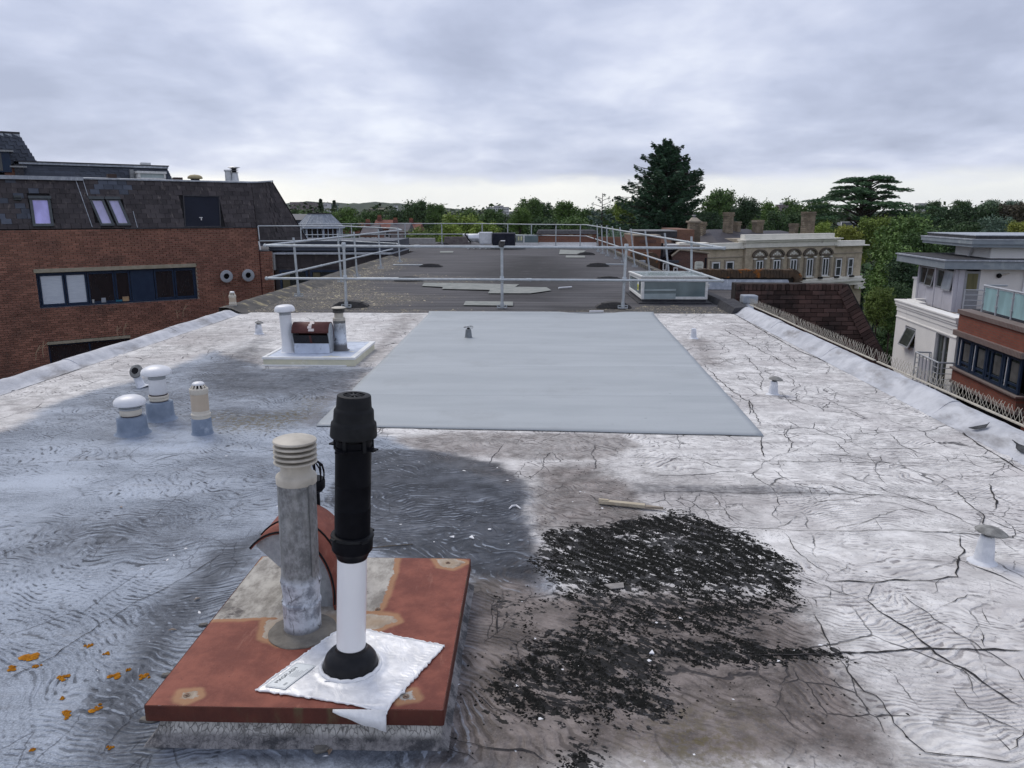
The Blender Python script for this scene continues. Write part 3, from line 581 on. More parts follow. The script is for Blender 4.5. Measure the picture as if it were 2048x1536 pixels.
for a, b in (((px0, py0), (px1, py0)), ((px1, py0), (px1, py1)), ((px1, py1), (px0, py1)), ((px0, py1), (px0, py0))):
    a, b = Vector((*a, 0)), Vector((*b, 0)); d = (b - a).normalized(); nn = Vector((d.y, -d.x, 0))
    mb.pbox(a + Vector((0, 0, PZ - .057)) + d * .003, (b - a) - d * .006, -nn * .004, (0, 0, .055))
build(mb, 'plate_rim', mat('shaded_red_oxide_edge', (.105, .034, .024), (.075, .026, .02), 9, .7, .3, 60, c3=(.105, .075, .042), s3=5, t3=(.50, .68), sc3=(3, 3, .6)), plate, bev=.002)  # rim red darkened to paint in the shade of upright faces; brown stain real
def curbmat():
    m, nt, N, L, P = nodes('cracked_white_curb'); g = G(nt); p = g.pos()
    c = g.mix(g.step(g.noise(p, 9, 7, .65), .36, .62), (.26, .25, .235), (.60, .585, .555)); gz = N.new('ShaderNodeSeparateXYZ'); L.new(p, gz.inputs[0])
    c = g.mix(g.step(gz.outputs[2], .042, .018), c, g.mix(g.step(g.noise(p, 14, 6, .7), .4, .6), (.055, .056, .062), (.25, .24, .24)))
    q = g.vadd(p, g.vscale(g.noise(p, 11, 3, .6, 0, True), .05)); ck = g.math('MULTIPLY', g.step(g.vor(g.map(q, (1.6, 1.6, .6)), 44), .07, .03), g.step(g.noise(p, 3, 3), .40, .55)); c = g.mix(g.math('MULTIPLY', g.math('MULTIPLY', ck, .6), g.step(gz.outputs[2], .02, .04)), c, (.06, .058, .055))
    L.new(c, P.inputs['Base Color']); P.inputs['Roughness'].default_value = .85; L.new(g.bump(g.math('SUBTRACT', g.noise(p, 24, 6, .7), ck), .7, .01), P.inputs['Normal']); return m
M_CURB = curbmat()
mb = MB(); x0, x1, y0, y1 = px0 + .035, px1 - .03, py0 + .035, py1 - .03; n = 40
vs = []; prof = [(0, PZ - .02), (.0, .07), (-.008, .05), (-.016, .03), (-.03, .012), (-.04, .004), (-.05, -.008)]
peri = [(x0 + (x1 - x0) * i / n, y0, 0, -1) for i in range(n)] + [(x1, y0 + (y1 - y0) * i / n, 1, 0) for i in range(n)] + [(x1 - (x1 - x0) * i / n, y1, 0, 1) for i in range(n)] + [(x0, y1 - (y1 - y0) * i / n, -1, 0) for i in range(n)]
for (x, y, nx, ny) in peri:
    cx, cy = x - (x0 + x1) / 2, y - (y0 + y1) / 2
    ox = np.sign(cx) if abs(abs(cx) - (x1 - x0) / 2) < .001 else 0; oy = np.sign(cy) if abs(abs(cy) - (y1 - y0) / 2) < .001 else 0
    for d, z in prof:
        w = .006 * float(fbm(np.array([x * 18.]), np.array([y * 18. + z * 40]), 9, 3)[0])
        vs.append((x - ox * (d - w), y - oy * (d - w), z))
k = len(prof); T = len(peri)
mb.add(vs, [(i * k + j, i * k + j + 1, ((i + 1) % T) * k + j + 1, ((i + 1) % T) * k + j) for i in range(T) for j in range(k - 1)], True)
build(mb, 'curb', M_CURB, plate)
M_BOLT = mat('rusty_bolt', (.16, .10, .07), (.28, .22, .17), 90, .7, .3, 120, metal=.4)
for x, y in ((-1.1, 2.168), (-0.365, 3.147), (-0.396, 2.181), (-0.595, 2.731)):
    build(MB().lathe([(.011, 0), (.011, .002), (.006, .0025), (.0055, .006), (0, .0065)], (x, y, PZ), 10), 'bolt', M_BOLT, plate)

# galvanised flue
def galv(name, a=(.13, .135, .14), b=(.30, .31, .32), sc=38, white=True, z0=.30, z1=.36):
    m, nt, N, L, P = nodes(name); g = G(nt); p = g.pos(); gz = N.new('ShaderNodeSeparateXYZ'); L.new(p, gz.inputs[0])
    c = g.mix(g.step(g.noise(g.map(p, (1, 1, .7)), sc, 7, .7), .36, .66), a, b); c = g.mix(g.math('MULTIPLY', g.step(g.noise(g.map(p, (1, 1, .15)), 16, 5, .6), .5, .7), .5), c, (.34, .345, .34))
    if white:
        z = g.math('ADD', gz.outputs[2], g.math('MULTIPLY', g.math('SUBTRACT', g.noise(p, 9, 5, .6), .5), .06)); k = g.step(z, z1, z0)
        w = g.mix(g.step(g.noise(p, 14, 7, .7), .36, .56), (.20, .22, .26), (.56, .61, .68)); q = g.vadd(p, g.vscale(g.noise(p, 20, 3, .6, 0, True), .03))
        w = g.mix(g.math('MULTIPLY', g.step(g.vor(g.map(q, (1.5, 1.5, .4)), 15), .05, .015), g.step(g.noise(p, 8, 3), .5, .6)), w, (.05, .05, .055)); w = g.mix(g.step(z, .19, .145), w, (.12, .12, .125)); c = g.mix(k, c, w)
    L.new(c, P.inputs['Base Color']); P.inputs['Metallic'].default_value = .25; P.inputs['Roughness'].default_value = .58; L.new(g.bump(g.noise(p, 60, 5, .7), .3, .004), P.inputs['Normal']); return m
M_GALV = galv('weathered_galvanised_tube', z0=.345, z1=.385); M_CREAM = mat('cream_plastic', (.52, .485, .42), (.41, .38, .325), 14, .45, .12, 60, c3=(.30, .27, .22), s3=9, t3=(.60, .75)); M_DARK = mat('dark_gap', (.012, .012, .014), rough=.9)
M_BAND = mat('dull_zinc', (.30, .31, .32), (.20, .205, .21), 30, .5, .2, metal=.6)
gx, gy = (-0.841, 2.566)
fl = thing('galvanised_flue', 'weathered galvanised flue pipe with a cream louvred cap on the rusty plate', 'flue', (gx, gy, PZ))
Ml = Matrix.Rotation(R(1.1), 4, 'Y')
c0 = (gx, gy, PZ); r0 = .067
build(MB().lathe([(r0 + .006, -.001), (r0 + .004, .01), (r0 + .001, .02), (r0, .03), (r0 + .001, .118), (r0 + .0035, .121), (r0 + .0035, .131), (r0 + .001, .134), (r0, .14), (r0, .17), (r0 + .004, .2), (r0 + .006, .21), (r0 + .001, .235), (r0, .26), (r0, .586)], c0, 36, Ml, .008), 'tube', M_GALV, fl)
sx = gx + r0 * math.cos(R(-38)); sy = gy + r0 * math.sin(R(-38)); mb = MB()
for z0, z1, w in ((.24, .585, .010),):
    mb.pbox(Ml @ Vector((r0 * .80, -r0 * .63, z0)) + Vector(c0), Ml.to_3x3() @ Vector((0, 0, z1 - z0)), (.0075, .0095, 0), (.004, -.003, 0))
build(mb, 'seam', M_BAND, fl)
build(MB().lathe([(.125, 0), (.123, .004), (.085, .010), (.072, .014), (.0685, .020)], (gx, gy, PZ + .001), 32, None, .03), 'collar_sealant', mat('grey_sealant', (.20, .185, .16), (.13, .12, .105), 18, .8, .4, 60), fl)
cz = PZ
build(MB().lathe([(r0 - .003, .580), (r0 + .003, .582), (r0 + .004, .606), (r0 + .001, .612), (r0 - .006, .616), (r0 - .011, .622), (.053, .628), (.052, .66)], c0, 36, Ml), 'cap_socket', M_CREAM, fl)
lv = build(MB().lathe([(.046, .65), (.046, .735)], c0, 30, Ml), 'cap_core', M_DARK, fl)
for i, z in enumerate((.656, .6745, .693, .7115)):
    build(MB().lathe([(.048, z), (.074, z + .001), (.0755, z + .004), (.073, z + .009), (.050, z + .011)], c0, 36, Ml), 'louvre', M_CREAM, fl)
build(MB().lathe([(.05, .7295), (.073, .730), (.0755, .734), (.074, .739), (.060, .745), (.03, .749), (0, .7505)], c0, 36, Ml), 'cap_lid', M_CREAM, fl)

# black-and-white flue
M_BLK = mat('black_plastic', (.0035, .004, .006), (.006, .0065, .009), 20, .42, .03, 80, spec=.07); M_BLKM = mat('matt_black_plastic', (.010, .011, .013), (.016, .017, .019), 30, .55, .08, 120, spec=.14)
M_WHT = mat('white_enamel', (.78, .785, .80), (.75, .755, .77), 8, .22, spec=.5); M_RUB = mat('black_rubber', (.007, .0075, .010), (.012, .0125, .015), 25, .36, .04, 60, spec=.2)
bx, by = (-0.609, 2.334)
bf = thing('black_flue', 'new black roof flue with white lower tube on a rubber cone over foil flashing', 'flue', (bx, by, PZ))
Mw = Matrix.Rotation(R(3.2), 4, 'Y'); Mb = Mw @ Matrix.Diagonal((.945, .945, 1.015, 1)); c0 = (bx, by, PZ)
build(MB().lathe([(.093, .004), (.0945, .012), (.092, .020), (.090, .030), (.085, .046), (.074, .060), (.060, .068), (.053, .075), (.0515, .086), (.050, .086)], c0, 44, Mw), 'rubber_cone', M_RUB, bf)
wt = build(MB().lathe([(.0485, .05), (.0485, .408)], c0, 40, Mw), 'white_tube', M_WHT, bf)
build(MB().lathe([(.0495, .400), (.0515, .401), (.055, .409), (.060, .422), (.066, .428), (.070, .434), (.0705, .470), (.068, .474)], c0, 40, Mb), 'lower_socket', M_BLK, bf)
mb = MB().lathe([(.0655, .474), (.073, .475), (.0745, .479), (.0725, .4845), (.0635, .4855)], c0, 40, Mb)
for k in range(4):
    a = R(45 + 90 * k); q = Mb @ Vector((math.cos(a) * .0755, math.sin(a) * .0755, .479)) + Vector(c0); mb.cbox(q, .012, .022, .008, a)
build(mb, 'wall_flange', M_BLKM, bf)
build(MB().lathe([(.0605, .478), (.0615, .575), (.0617, .5755), (.0605, .577), (.0605, .655), (.0612, .656), (.0605, .658), (.0605, .800)], c0, 44, Mb), 'outer_tube', M_BLK, bf)
mb = MB().lathe([(.0625, .772), (.066, .773), (.066, .779), (.0625, .780)], c0, 44, Mb)
for a in (-20, 160, 70, 250):
    a = R(a); q = Mb @ Vector((math.cos(a) * .0745, math.sin(a) * .0745, .776)) + Vector(c0); mb.cbox(q, .024, .03, .005, a)
build(mb, 'spring_collar', M_BLK, bf)
for k in range(6):
    a = R(15 + 60 * k); q = Mb @ Vector((math.cos(a) * .0635, math.sin(a) * .0635, .80)) + Vector(c0); build(MB().cbox(q, .006, .011, .06, a), 'cap_strut', M_BLKM, bf)
build(MB().lathe([(.0665, .812), (.077, .811), (.0783, .815), (.0755, .850), (.0745, .855), (.0685, .861), (.0675, .866), (.066, .892), (.065, .896), (.0595, .902), (.0585, .906), (.056, .938), (.0545, .942), (.050, .9435), (.036, .9435), (.035, .937)], c0, 48, Mb, close=False), 'terminal_cap', M_BLKM, bf)
build(MB().lathe([(.0, .930), (.036, .930)], c0, 30, Mb), 'cap_grille_base', M_DARK, bf)
mb = MB()
for k in range(10):
    a = 2 * math.pi * k / 10; mb.cbox(Mb @ Vector((math.cos(a) * .022, math.sin(a) * .022, .9395)) + Vector(c0), .026, .0045, .006, a)
mb.lathe([(.009, .936), (.0095, .943), (0, .944)], c0, 14, Mb); build(mb, 'cap_grille', M_BLKM, bf)
build(MB().lathe([(.0022, 0), (.002, .0012), (0, .0015)], Mb @ Vector((-.004, -.0487, .387)) + Vector(c0), 8, Matrix.Rotation(R(90), 4, 'X')), 'rivet', M_BAND, wt)

# foil flashing under it
def foilm():
    m, nt, N, L, P = nodes('aluminium_foil'); g = G(nt); p = g.pos()
    c = g.mix(g.step(g.noise(p, 14, 5, .6), .35, .65), (.62, .63, .65), (.80, .81, .83)); L.new(c, P.inputs['Base Color']); P.inputs['Metallic'].default_value = .35
    P.inputs['Roughness'].default_value = .46; L.new(g.bump(g.noise(p, 16, 3, .5, 1.5), .30, .012), P.inputs['Normal']); return m
M_FOIL = foilm(); M_SEAL = mat('white_sealant', (.80, .81, .82), (.70, .71, .73), 40, .6, .3, 90)
fq = [Vector((*p, 0)) for p in ((-0.885, 2.197), (-0.693, 2.602), (-0.308, 2.469), (-0.447, 2.109))]   # left, back, right, front corner
t = thing('foil_flashing', 'creased silver foil flashing sheet with white sealed edges under the black flue', 'flashing', (bx, by, PZ))
n = 70; vs = []; rr = random.Random(5)
def foil_pt(u, v, lift=0.0):
    p = fq[0].lerp(fq[1], u).lerp(fq[3].lerp(fq[2], u), v)
    w = float(fbm(np.array([p.x * 9.]), np.array([p.y * 9.]), 33, 4)[0]); w2 = float(fbm(np.array([p.x * 30.]), np.array([p.y * 30.]), 37, 3)[0])
    d = math.hypot(p.x - bx, p.y - by); z = PZ + .004 + .006 * abs(w) + .0012 * w2 + .006 * math.exp(-((d - .105) / .012) ** 2)
    z += .005 * (abs((v * 1.0 - .5) * 0 + math.sin(u * 3.1) * .0))
    rib = max(0, 1 - abs(v - .93) / .045); z += .0016 * rib * (1 if math.sin(u * 150) > 0 else 0)
    p = Vector((p.x, p.y, z + lift))
    # the near corner hangs over the front edge of the plate
    if p.y < py0 + .012: p.z -= (py0 + .012 - p.y) * .9; p.y -= 0.0
    return p
vs = [foil_pt(i / n, j / n) for j in range(n + 1) for i in range(n + 1)]
mb = MB().add(vs, [(j * (n + 1) + i, j * (n + 1) + i + 1, (j + 1) * (n + 1) + i + 1, (j + 1) * (n + 1) + i) for j in range(n) for i in range(n)], True)
o = build(mb, 'foil_sheet', M_FOIL, t); so = o.modifiers.new('thickness', 'SOLIDIFY'); so.thickness = .002; so.offset = -1
mb = MB()
for (a, b) in (((0, 0), (1, 0)), ((1, 0), (1, 1)), ((1, 1), (0, 1)), ((0, 1), (0, 0))):
    pts = []
    for i in range(46):
        k = i / 45; u = a[0] + (b[0] - a[0]) * k; v = a[1] + (b[1] - a[1]) * k; p = foil_pt(u, v, .001); p += Vector((rr.gauss(0, .0022), rr.gauss(0, .0022), 0)); pts.append(p)
    wd = .0036
    if (a, b) == ((1, 1), (0, 1)): wd = .0042
    mb.tube(pts, [wd * rr.uniform(.7, 1.25) for _ in pts], 8)
e = mb
build(mb, 'sealant_edge', M_SEAL, t)
pts = [foil_pt(*q, .004) for q in ((.96, .995), (.965, .99))]
fc = foil_pt(0.0, 1.0)      # front corner, flap hanging down the rim
mb = MB(); a0 = foil_pt(.0, .62); a1 = foil_pt(0, 1); a2 = foil_pt(.30, 1)
fl_pts = []
for j in range(9):
    k = j / 8; top = a0.lerp(a1, k)
    fl_pts.append((top.x, py0 - .007, PZ + .001)); fl_pts.append((top.x + .004 * math.sin(k * 9), py0 - .012 - .012 * k, PZ - .004 - .058 * (k ** .8) + rr.uniform(-.003, .003)))
mb.add(fl_pts, [(2 * j, 2 * j + 1, 2 * j + 3, 2 * j + 2) for j in range(8)], True)
o = build(mb, 'hanging_flap', M_SEAL, t); so = o.modifiers.new('thickness', 'SOLIDIFY'); so.thickness = .005
ring = [(bx + math.cos(2 * math.pi * i / 48) * .099, by + math.sin(2 * math.pi * i / 48) * .099, PZ + .014 + .002 * math.sin(i * 2.1)) for i in range(49)]
build(MB().tube(ring, .0065, 8, False), 'cone_bead', M_SEAL, t)
for a, b in (((.52, .42), (.38, .62)), ((.30, .58), (.20, .40))):
    pts = [foil_pt(a[0] + (b[0] - a[0]) * k / 6 + .006 * math.sin(k * 2.2), a[1] + (b[1] - a[1]) * k / 6, .004) for k in range(7)]; build(MB().tube(pts, [.001, .003, .004, .0035, .004, .003, .001], 6), 'crease', M_FOIL, t)
# maker's label printed on a corner of the foil
M_PAPER = mat('label_paper', (.74, .77, .76), (.70, .73, .73), 9, .5); M_INK = mat('label_ink', (.05, .06, .07), rough=.7); M_INK2 = mat('label_faint_ink', (.42, .45, .46), rough=.7)
lab = t
def lab_pt(a, b, l=.0): # a along the left-back edge, b towards the front corner
    p0, p1, p2 = fq[0], fq[1], fq[3]; u = (p1 - p0).normalized(); w = (p2 - p0).normalized(); p = p0 + u * (.018 + a) + w * (.016 + b); return Vector((p.x, p.y, PZ + .0092 + l))
LW, LH = .150, .072
lo = build(MB().prism([lab_pt(0, 0), lab_pt(LW, 0), lab_pt(LW, LH), lab_pt(0, LH)], (0, 0, .0012)), 'maker_label', M_PAPER, t)
mb = MB()
def bar(mb, a0, a1, b0, b1): mb.add([lab_pt(a0, b0, .0016), lab_pt(a0, b1, .0016), lab_pt(a1, b1, .0016), lab_pt(a1, b0, .0016)], [(0, 1, 2, 3)])
for q in ((.003, LW - .003, .003, .0042), (.003, LW - .003, LH - .0042, LH - .003), (.003, .0042, .003, LH - .003), (LW - .0042, LW - .003, .003, LH - .003)): bar(mb, *q)
for i in range(6): bar(mb, .068, .068 + rr.uniform(.03, .062), .033 + i * .0055, .0347 + i * .0055)
bar(mb, .018, .034, .050, .058)
build(mb, 'label_print', M_INK2, lo)
cu = bpy.data.curves.new('label_word', 'FONT'); cu.body = 'MAGFLASH'; cu.size = .0185; cu.extrude = 0
tmp = bpy.data.objects.new('label_word_curve', cu); me = bpy.data.meshes.new_from_object(tmp); bpy.data.objects.remove(tmp)
u = (fq[1] - fq[0]).normalized(); w = (fq[3] - fq[0]).normalized(); base = lab_pt(.024, .026, .0018); mt = Matrix.Translation(-Vector(lo.parent.location))
mx = max(v.co.x for v in me.vertices)
for v in me.vertices: v.co = mt @ (base + u * (v.co.x * .098 / mx) - w * v.co.y)
me.materials.append(M_INK); o = bpy.data.objects.new('label_lettering', me); COL.objects.link(o); o.parent = lo

# curved cowl behind the flue
M_CGALV = galv('pale_zinc_sheet', (.30, .325, .35), (.44, .47, .50), 26, False)
hd = thing('vent_cowl', 'rust-red curved vent cowl with pale zinc side, behind the galvanised flue', 'vent cowl', (-.93, 2.95, PZ))
HX, HY0, HY1 = -.80, 2.72, 3.04          # curved sheet sweeps from the foot on the right up and over to the left
arc = []
HC = (-.95, PZ + .06); HRX, HRZ = .186, .258
for i in range(19):
    a = R(-8 + i * (140 / 18)); arc.append((HC[0] + HRX * math.cos(a), HC[1] + HRZ * math.sin(a)))
prof = [(HC[0] + HRX + .005, PZ)] + arc
vs = []
for y in (HY0, HY1):
    for (x, z) in prof: vs.append((x, y, z))
m_ = len(prof); mb = MB().add(vs, [(i, i + 1, i + 1 + m_, i + m_) for i in range(m_ - 1)], True)
o = build(mb, 'curved_sheet', M_RUST, hd); so = o.modifiers.new('thickness', 'SOLIDIFY'); so.thickness = .005; so.offset = 0
for y in (HY0 + .030, HY1 - .012):
    poly = [(x - .004, y, z - .002) for x, z in prof[:-1]] + [(prof[-1][0] + .012, y, prof[-1][1])] + [(-.962, y, PZ + .15), (-.955, y, PZ)]
    build(MB().prism(poly, (0, .004, 0)), 'side_panel', M_CGALV, hd)
for yy in (HY0 + .002, HY0 + .13):
    pts = [(HC[0] + (HRX + .005) * math.cos(R(-8 + i * 7)), yy, HC[1] + (HRZ + .005) * math.sin(R(-8 + i * 7))) for i in range(21)]
    build(MB().tube(pts, .004, 6), 'seam_bead', M_DARK, hd)
build(MB().box(-.966, -.95, HY0 + .02, HY1 - .02, PZ, PZ + .15), 'front_panel', M_CGALV, hd)
build(MB().cbox((-.962, HY0 + .022, PZ + .17), .010, .012, .018), 'clip', M_DARK, hd)
# small black terminal guard just behind the flue
sg = thing('vent_terminal', 'small black basket terminal on a short stub behind the galvanised flue', 'vent terminal', (-.945, 3.13, PZ))
c0 = (-.945, 3.13, PZ); build(MB().lathe([(.03, 0), (.03, .33), (.045, .34), (.05, .35)], c0, 20), 'stub_pipe', M_BLK, sg)
build(MB().lathe([(.05, .35), (.054, .352), (.056, .385), (.05, .395)], c0, 24), 'guard_ring', M_BLK, sg)
for k in range(12):
    a = 2 * math.pi * k / 12; pts = [(c0[0] + math.cos(a) * r_, c0[1] + math.sin(a) * r_, PZ + z) for r_, z in ((.052, .39), (.054, .42), (.048, .45), (.030, .468), (0.004, .474))]; build(MB().tube(pts, .0035, 5), 'guard_wire', M_BLK, sg)

# wood offcut
M_WOOD = mat('weathered_timber', (.56, .50, .39), (.40, .34, .25), 5, .8, .5, 60, sc=(1, 12, 1)); M_WOOD2 = mat('grey_timber', (.36, .31, .25), (.2, .17, .14), 5, .85, .5, 60, sc=(1, 12, 1))
a, b = Vector((0.394, 4.214, 0.008)), Vector((0.748, 4.123, 0.008)); d = (b - a).normalized(); nn = Vector((-d.y, d.x, 0)); L_ = (b - a).length
t = thing('timber_offcut', 'pale split batten of weathered wood lying at the edge of the black moss grit', 'wood offcut', (a + b) / 2)
o = build(MB().pbox(a, d * L_ * .72, nn * .034, (0, 0, .020)), 'batten', M_WOOD, t, bev=.003); build(MB().prism([a + d * L_ * .722 + Vector((0, 0, .001)), a + d * L_ + nn * .012, a + d * L_ + nn * .022, a + d * L_ * .722 + nn * .031], (0, 0, .013)), 'split_end', M_WOOD2, t)
build(MB().pbox(a - d * .004 + nn * .006, d * .055, nn * .020, (0, 0, .026)), 'tenon', M_WOOD, t)
# loose bits: torn felt, leaves, flat stone
M_TORN = mat('torn_felt', (.03, .033, .038), (.06, .065, .07), 20, .8, .4)
M_LEAF = mat('dry_leaf', (.24, .17, .12), (.34, .30, .27), 30, .7)
for (x, y), lb_ in (((-1.447, 2.79), 'small curled dry leaf on the dark strip left of the rusty plate'), ((-2.355, 4.108), 'small pale leaf on the smooth dark patch far left'), ((-1.455, 3.046), 'dry leaf close to the left edge of the rusty plate'), ((-0.625, 2.092), 'dry leaf in front of the rusty plate')):
    a = rr.uniform(0, 6.28); z = float(zroof(x, y)) + .004; u = Vector((math.cos(a), math.sin(a), .1)); w = Vector((-u.y, u.x, .25)); s = .018
    q = Vector((x, y, z)); mb = MB().add([q - u * s, q + w * s * .45 + Vector((0, 0, .004)), q + u * s, q - w * s * .45 + Vector((0, 0, .006))], [(0, 1, 2), (0, 2, 3)])
    o = solo(mb, 'dry_leaf', M_LEAF, lb_, 'leaf', 'dry leaves on the roof'); so = o.modifiers.new('thickness', 'SOLIDIFY'); so.thickness = .001
M_STONE = mat('flat_stone', (.20, .19, .17), (.11, .105, .10), 40, .9, .6)
for (x, y), s, lb in (((-1.266, 2.234), .034, 'flat grey chip of slate against the near left corner of the rusty plate'), ((-1.342, 2.832), .02, 'dark chip of stone close to the left edge of the rusty plate'), ((-0.66, 2.102), .03, 'curled dark scrap of felt lying in front of the rusty plate'), ((-1.327, 2.483), .017, 'small brown pebble beside the front half of the plate')):
    ring = [(x + s * math.cos(k * .9) * rr.uniform(.7, 1.3), y + s * .6 * math.sin(k * .9) * rr.uniform(.7, 1.2), float(zroof(x, y)) + .001) for k in range(7)]
    solo(MB().prism(ring, (.003, .002, .009)), 'stone_chip', M_STONE, lb, 'debris', bev=.002)
for (P, lb) in (([(3.353, 5.784, 0.043), (3.393, 5.72, 0.077), (3.421, 5.67, 0.103), (3.439, 5.673, 0.118), (3.402, 5.646, 0.086), (3.363, 5.714, 0.051)], 'torn black strip of felt lifting from the right-hand kerb'), ([(3.398, 5.32, 0.086), (3.391, 5.227, 0.081), (3.395, 5.156, 0.085), (3.365, 5.08, 0.059), (3.356, 5.151, 0.051), (3.366, 5.219, 0.058), (3.387, 5.253, 0.077)], 'black ragged hole of torn felt in the right-hand kerb at the picture edge')):
    solo(MB().prism(P, (0, 0, .005)), 'torn_felt', M_TORN, lb, 'torn felt')

# a twig and white scraps on the dark bitumen behind the plate
def lay(nm, pts, r, m, label, cat, n=6): solo(MB().tube([(x, y, zr_0(x, y) + r[i % len(r)] + .002) for i, (x, y) in enumerate(pts)], [r[i % len(r)] for i in range(len(pts))], n), nm, m, label, cat)
zr_0 = lambda x, y: float(zroof(x, y))
lay('twig', [(-0.821, 3.587), (-0.713, 3.62), (-0.6, 3.641)], (.003, .0025, .002), mat('dead_twig', (.20, .17, .13), (.12, .10, .08), 30, .9), 'thin dead twig lying on the dark roof just behind the rusty plate', 'twig', 5)
lay('white_scrap', [(-0.124, 4.128), (-0.108, 4.167), (-0.083, 4.175), (-0.059, 4.137)], (.004, .006, .006, .004), M_CHIP, 'curved white plastic scrap on the dark roof, left of the wood offcut', 'scrap')
x, y = (-0.219, 3.828); solo(MB().lathe([(.0, .0), (.009, .001), (.0095, .004), (0, .006)], (x, y, zr_0(x, y) + .002), 12), 'white_disc', M_CHIP, 'small round white disc on the dark roof behind the rusty plate', 'scrap')
for P, lb_ in (([(-0.321, 3.728), (-0.307, 3.754), (-0.293, 3.71)], 'pointed white flake on the dark roof right of the black flue'), ([(-0.423, 3.732), (-0.4, 3.745), (-0.398, 3.72)], 'thin white flake on the dark roof, leftmost of the pale scraps'), ([(0.455, 2.666), (0.47, 2.691), (0.474, 2.663)], 'white pebble-like chip on the black moss line'), ([(0.334, 3.222), (0.422, 3.244), (0.421, 3.196), (0.361, 3.18)], 'pale flat scab of lifted paint in the middle of the black moss')):
    solo(MB().prism([(x, y, zr_0(x, y) + .004) for x, y in P], (.001, .001, .004)), 'paint_chip', M_CHIP if 'scab' not in lb_ else mat('lifted_paint', (.30, .285, .27), (.2, .19, .18), 20), lb_, 'scrap')
# ---------------------------------------------------------------- vents standing on the silver roof
M_CAPW = mat('white_cap_plastic', (.70, .71, .735), (.62, .635, .66), 6, .35, spec=.45); M_GREYP = mat('grey_plastic', (.36, .38, .40), (.30, .32, .34), 12, .5); M_SLEEVE = mat('grey_painted_sleeve', (.17, .215, .285), (.24, .29, .37), 9, .6, .5, 26, c3=(.40, .45, .53), s3=6, t3=(.60, .72))
M_BEIGE = mat('beige_plastic', (.50, .42, .33), (.46, .385, .30), 9, .5, .08); M_BEIGE2 = mat('pale_beige_plastic', (.60, .56, .48), (.54, .50, .43), 9, .45); M_HOSE = mat('dark_clip', (.06, .045, .05), rough=.6); M_SPAINT = mat('silver_painted_metal', (.52, .55, .60), (.70, .72, .76), 14, .55, .4, 50, c3=(.16, .16, .17), s3=9, t3=(.58, .70))
def zr(x, y): return float(zroof(x, y))
def mushroom(x, y, label, zt, stack, sleeve_h, sl_r, cap_r, cap_h, tube_r):
    t = thing('mushroom_vent', label, 'roof vent', (x, y, zr(x, y)), 0, 'white mushroom vents in the group left of the flues')
    c = (x, y, zr(x, y)); z = sleeve_h
    build(MB().lathe([(sl_r + .045, -.012), (sl_r + .02, .004), (sl_r + .004, .02), (sl_r, .05), (sl_r * .985, sleeve_h - .01), (sl_r * .93, sleeve_h), (tube_r, sleeve_h + .004)], c, 32, None, .02), 'sleeve', M_SLEEVE, t)
    for nm, r, h, m in stack:
        build(MB().lathe([(r - .002, z), (r, z + .003), (r, z + h - .003), (r - .002, z + h)], c, 32), nm, m, t); z += h
    pr = [(tube_r, z - .004)] + [(cap_r * math.cos(a), z + .006 + (cap_h) * math.sin(a) ** .9) for a in [R(q) for q in (0, 10, 22, 35, 48, 60, 72, 82)]] + [(0, z + .006 + cap_h)]
    pr.insert(1, (cap_r * .93, z - .008)); pr.insert(2, (cap_r * .99, z - .004)); build(MB().lathe(pr, c, 40), 'cap', M_CAPW, t)
mushroom(-3.065, 5.629, 'short white mushroom vent, the nearer and lower of the pair left of the flues', 0, [('clip_ring', .071, .012, M_HOSE), ('socket', .078, .045, M_BEIGE2), ('socket_rim', .082, .012, M_GREYP), ('neck', .070, .030, M_GREYP)], .135, .108, .116, .062, .068)
mushroom(-3.045, 6.043, 'tall white mushroom vent behind the shorter one, left of the flues', 0, [('clip_ring', .069, .010, M_HOSE), ('socket', .074, .022, M_BEIGE2), ('socket_rim', .077, .022, M_BEIGE2), ('clip_ring', .071, .008, M_HOSE), ('tube', .066, .125, M_CAPW), ('neck', .067, .045, M_GREYP)], .150, .106, .118, .062, .064)
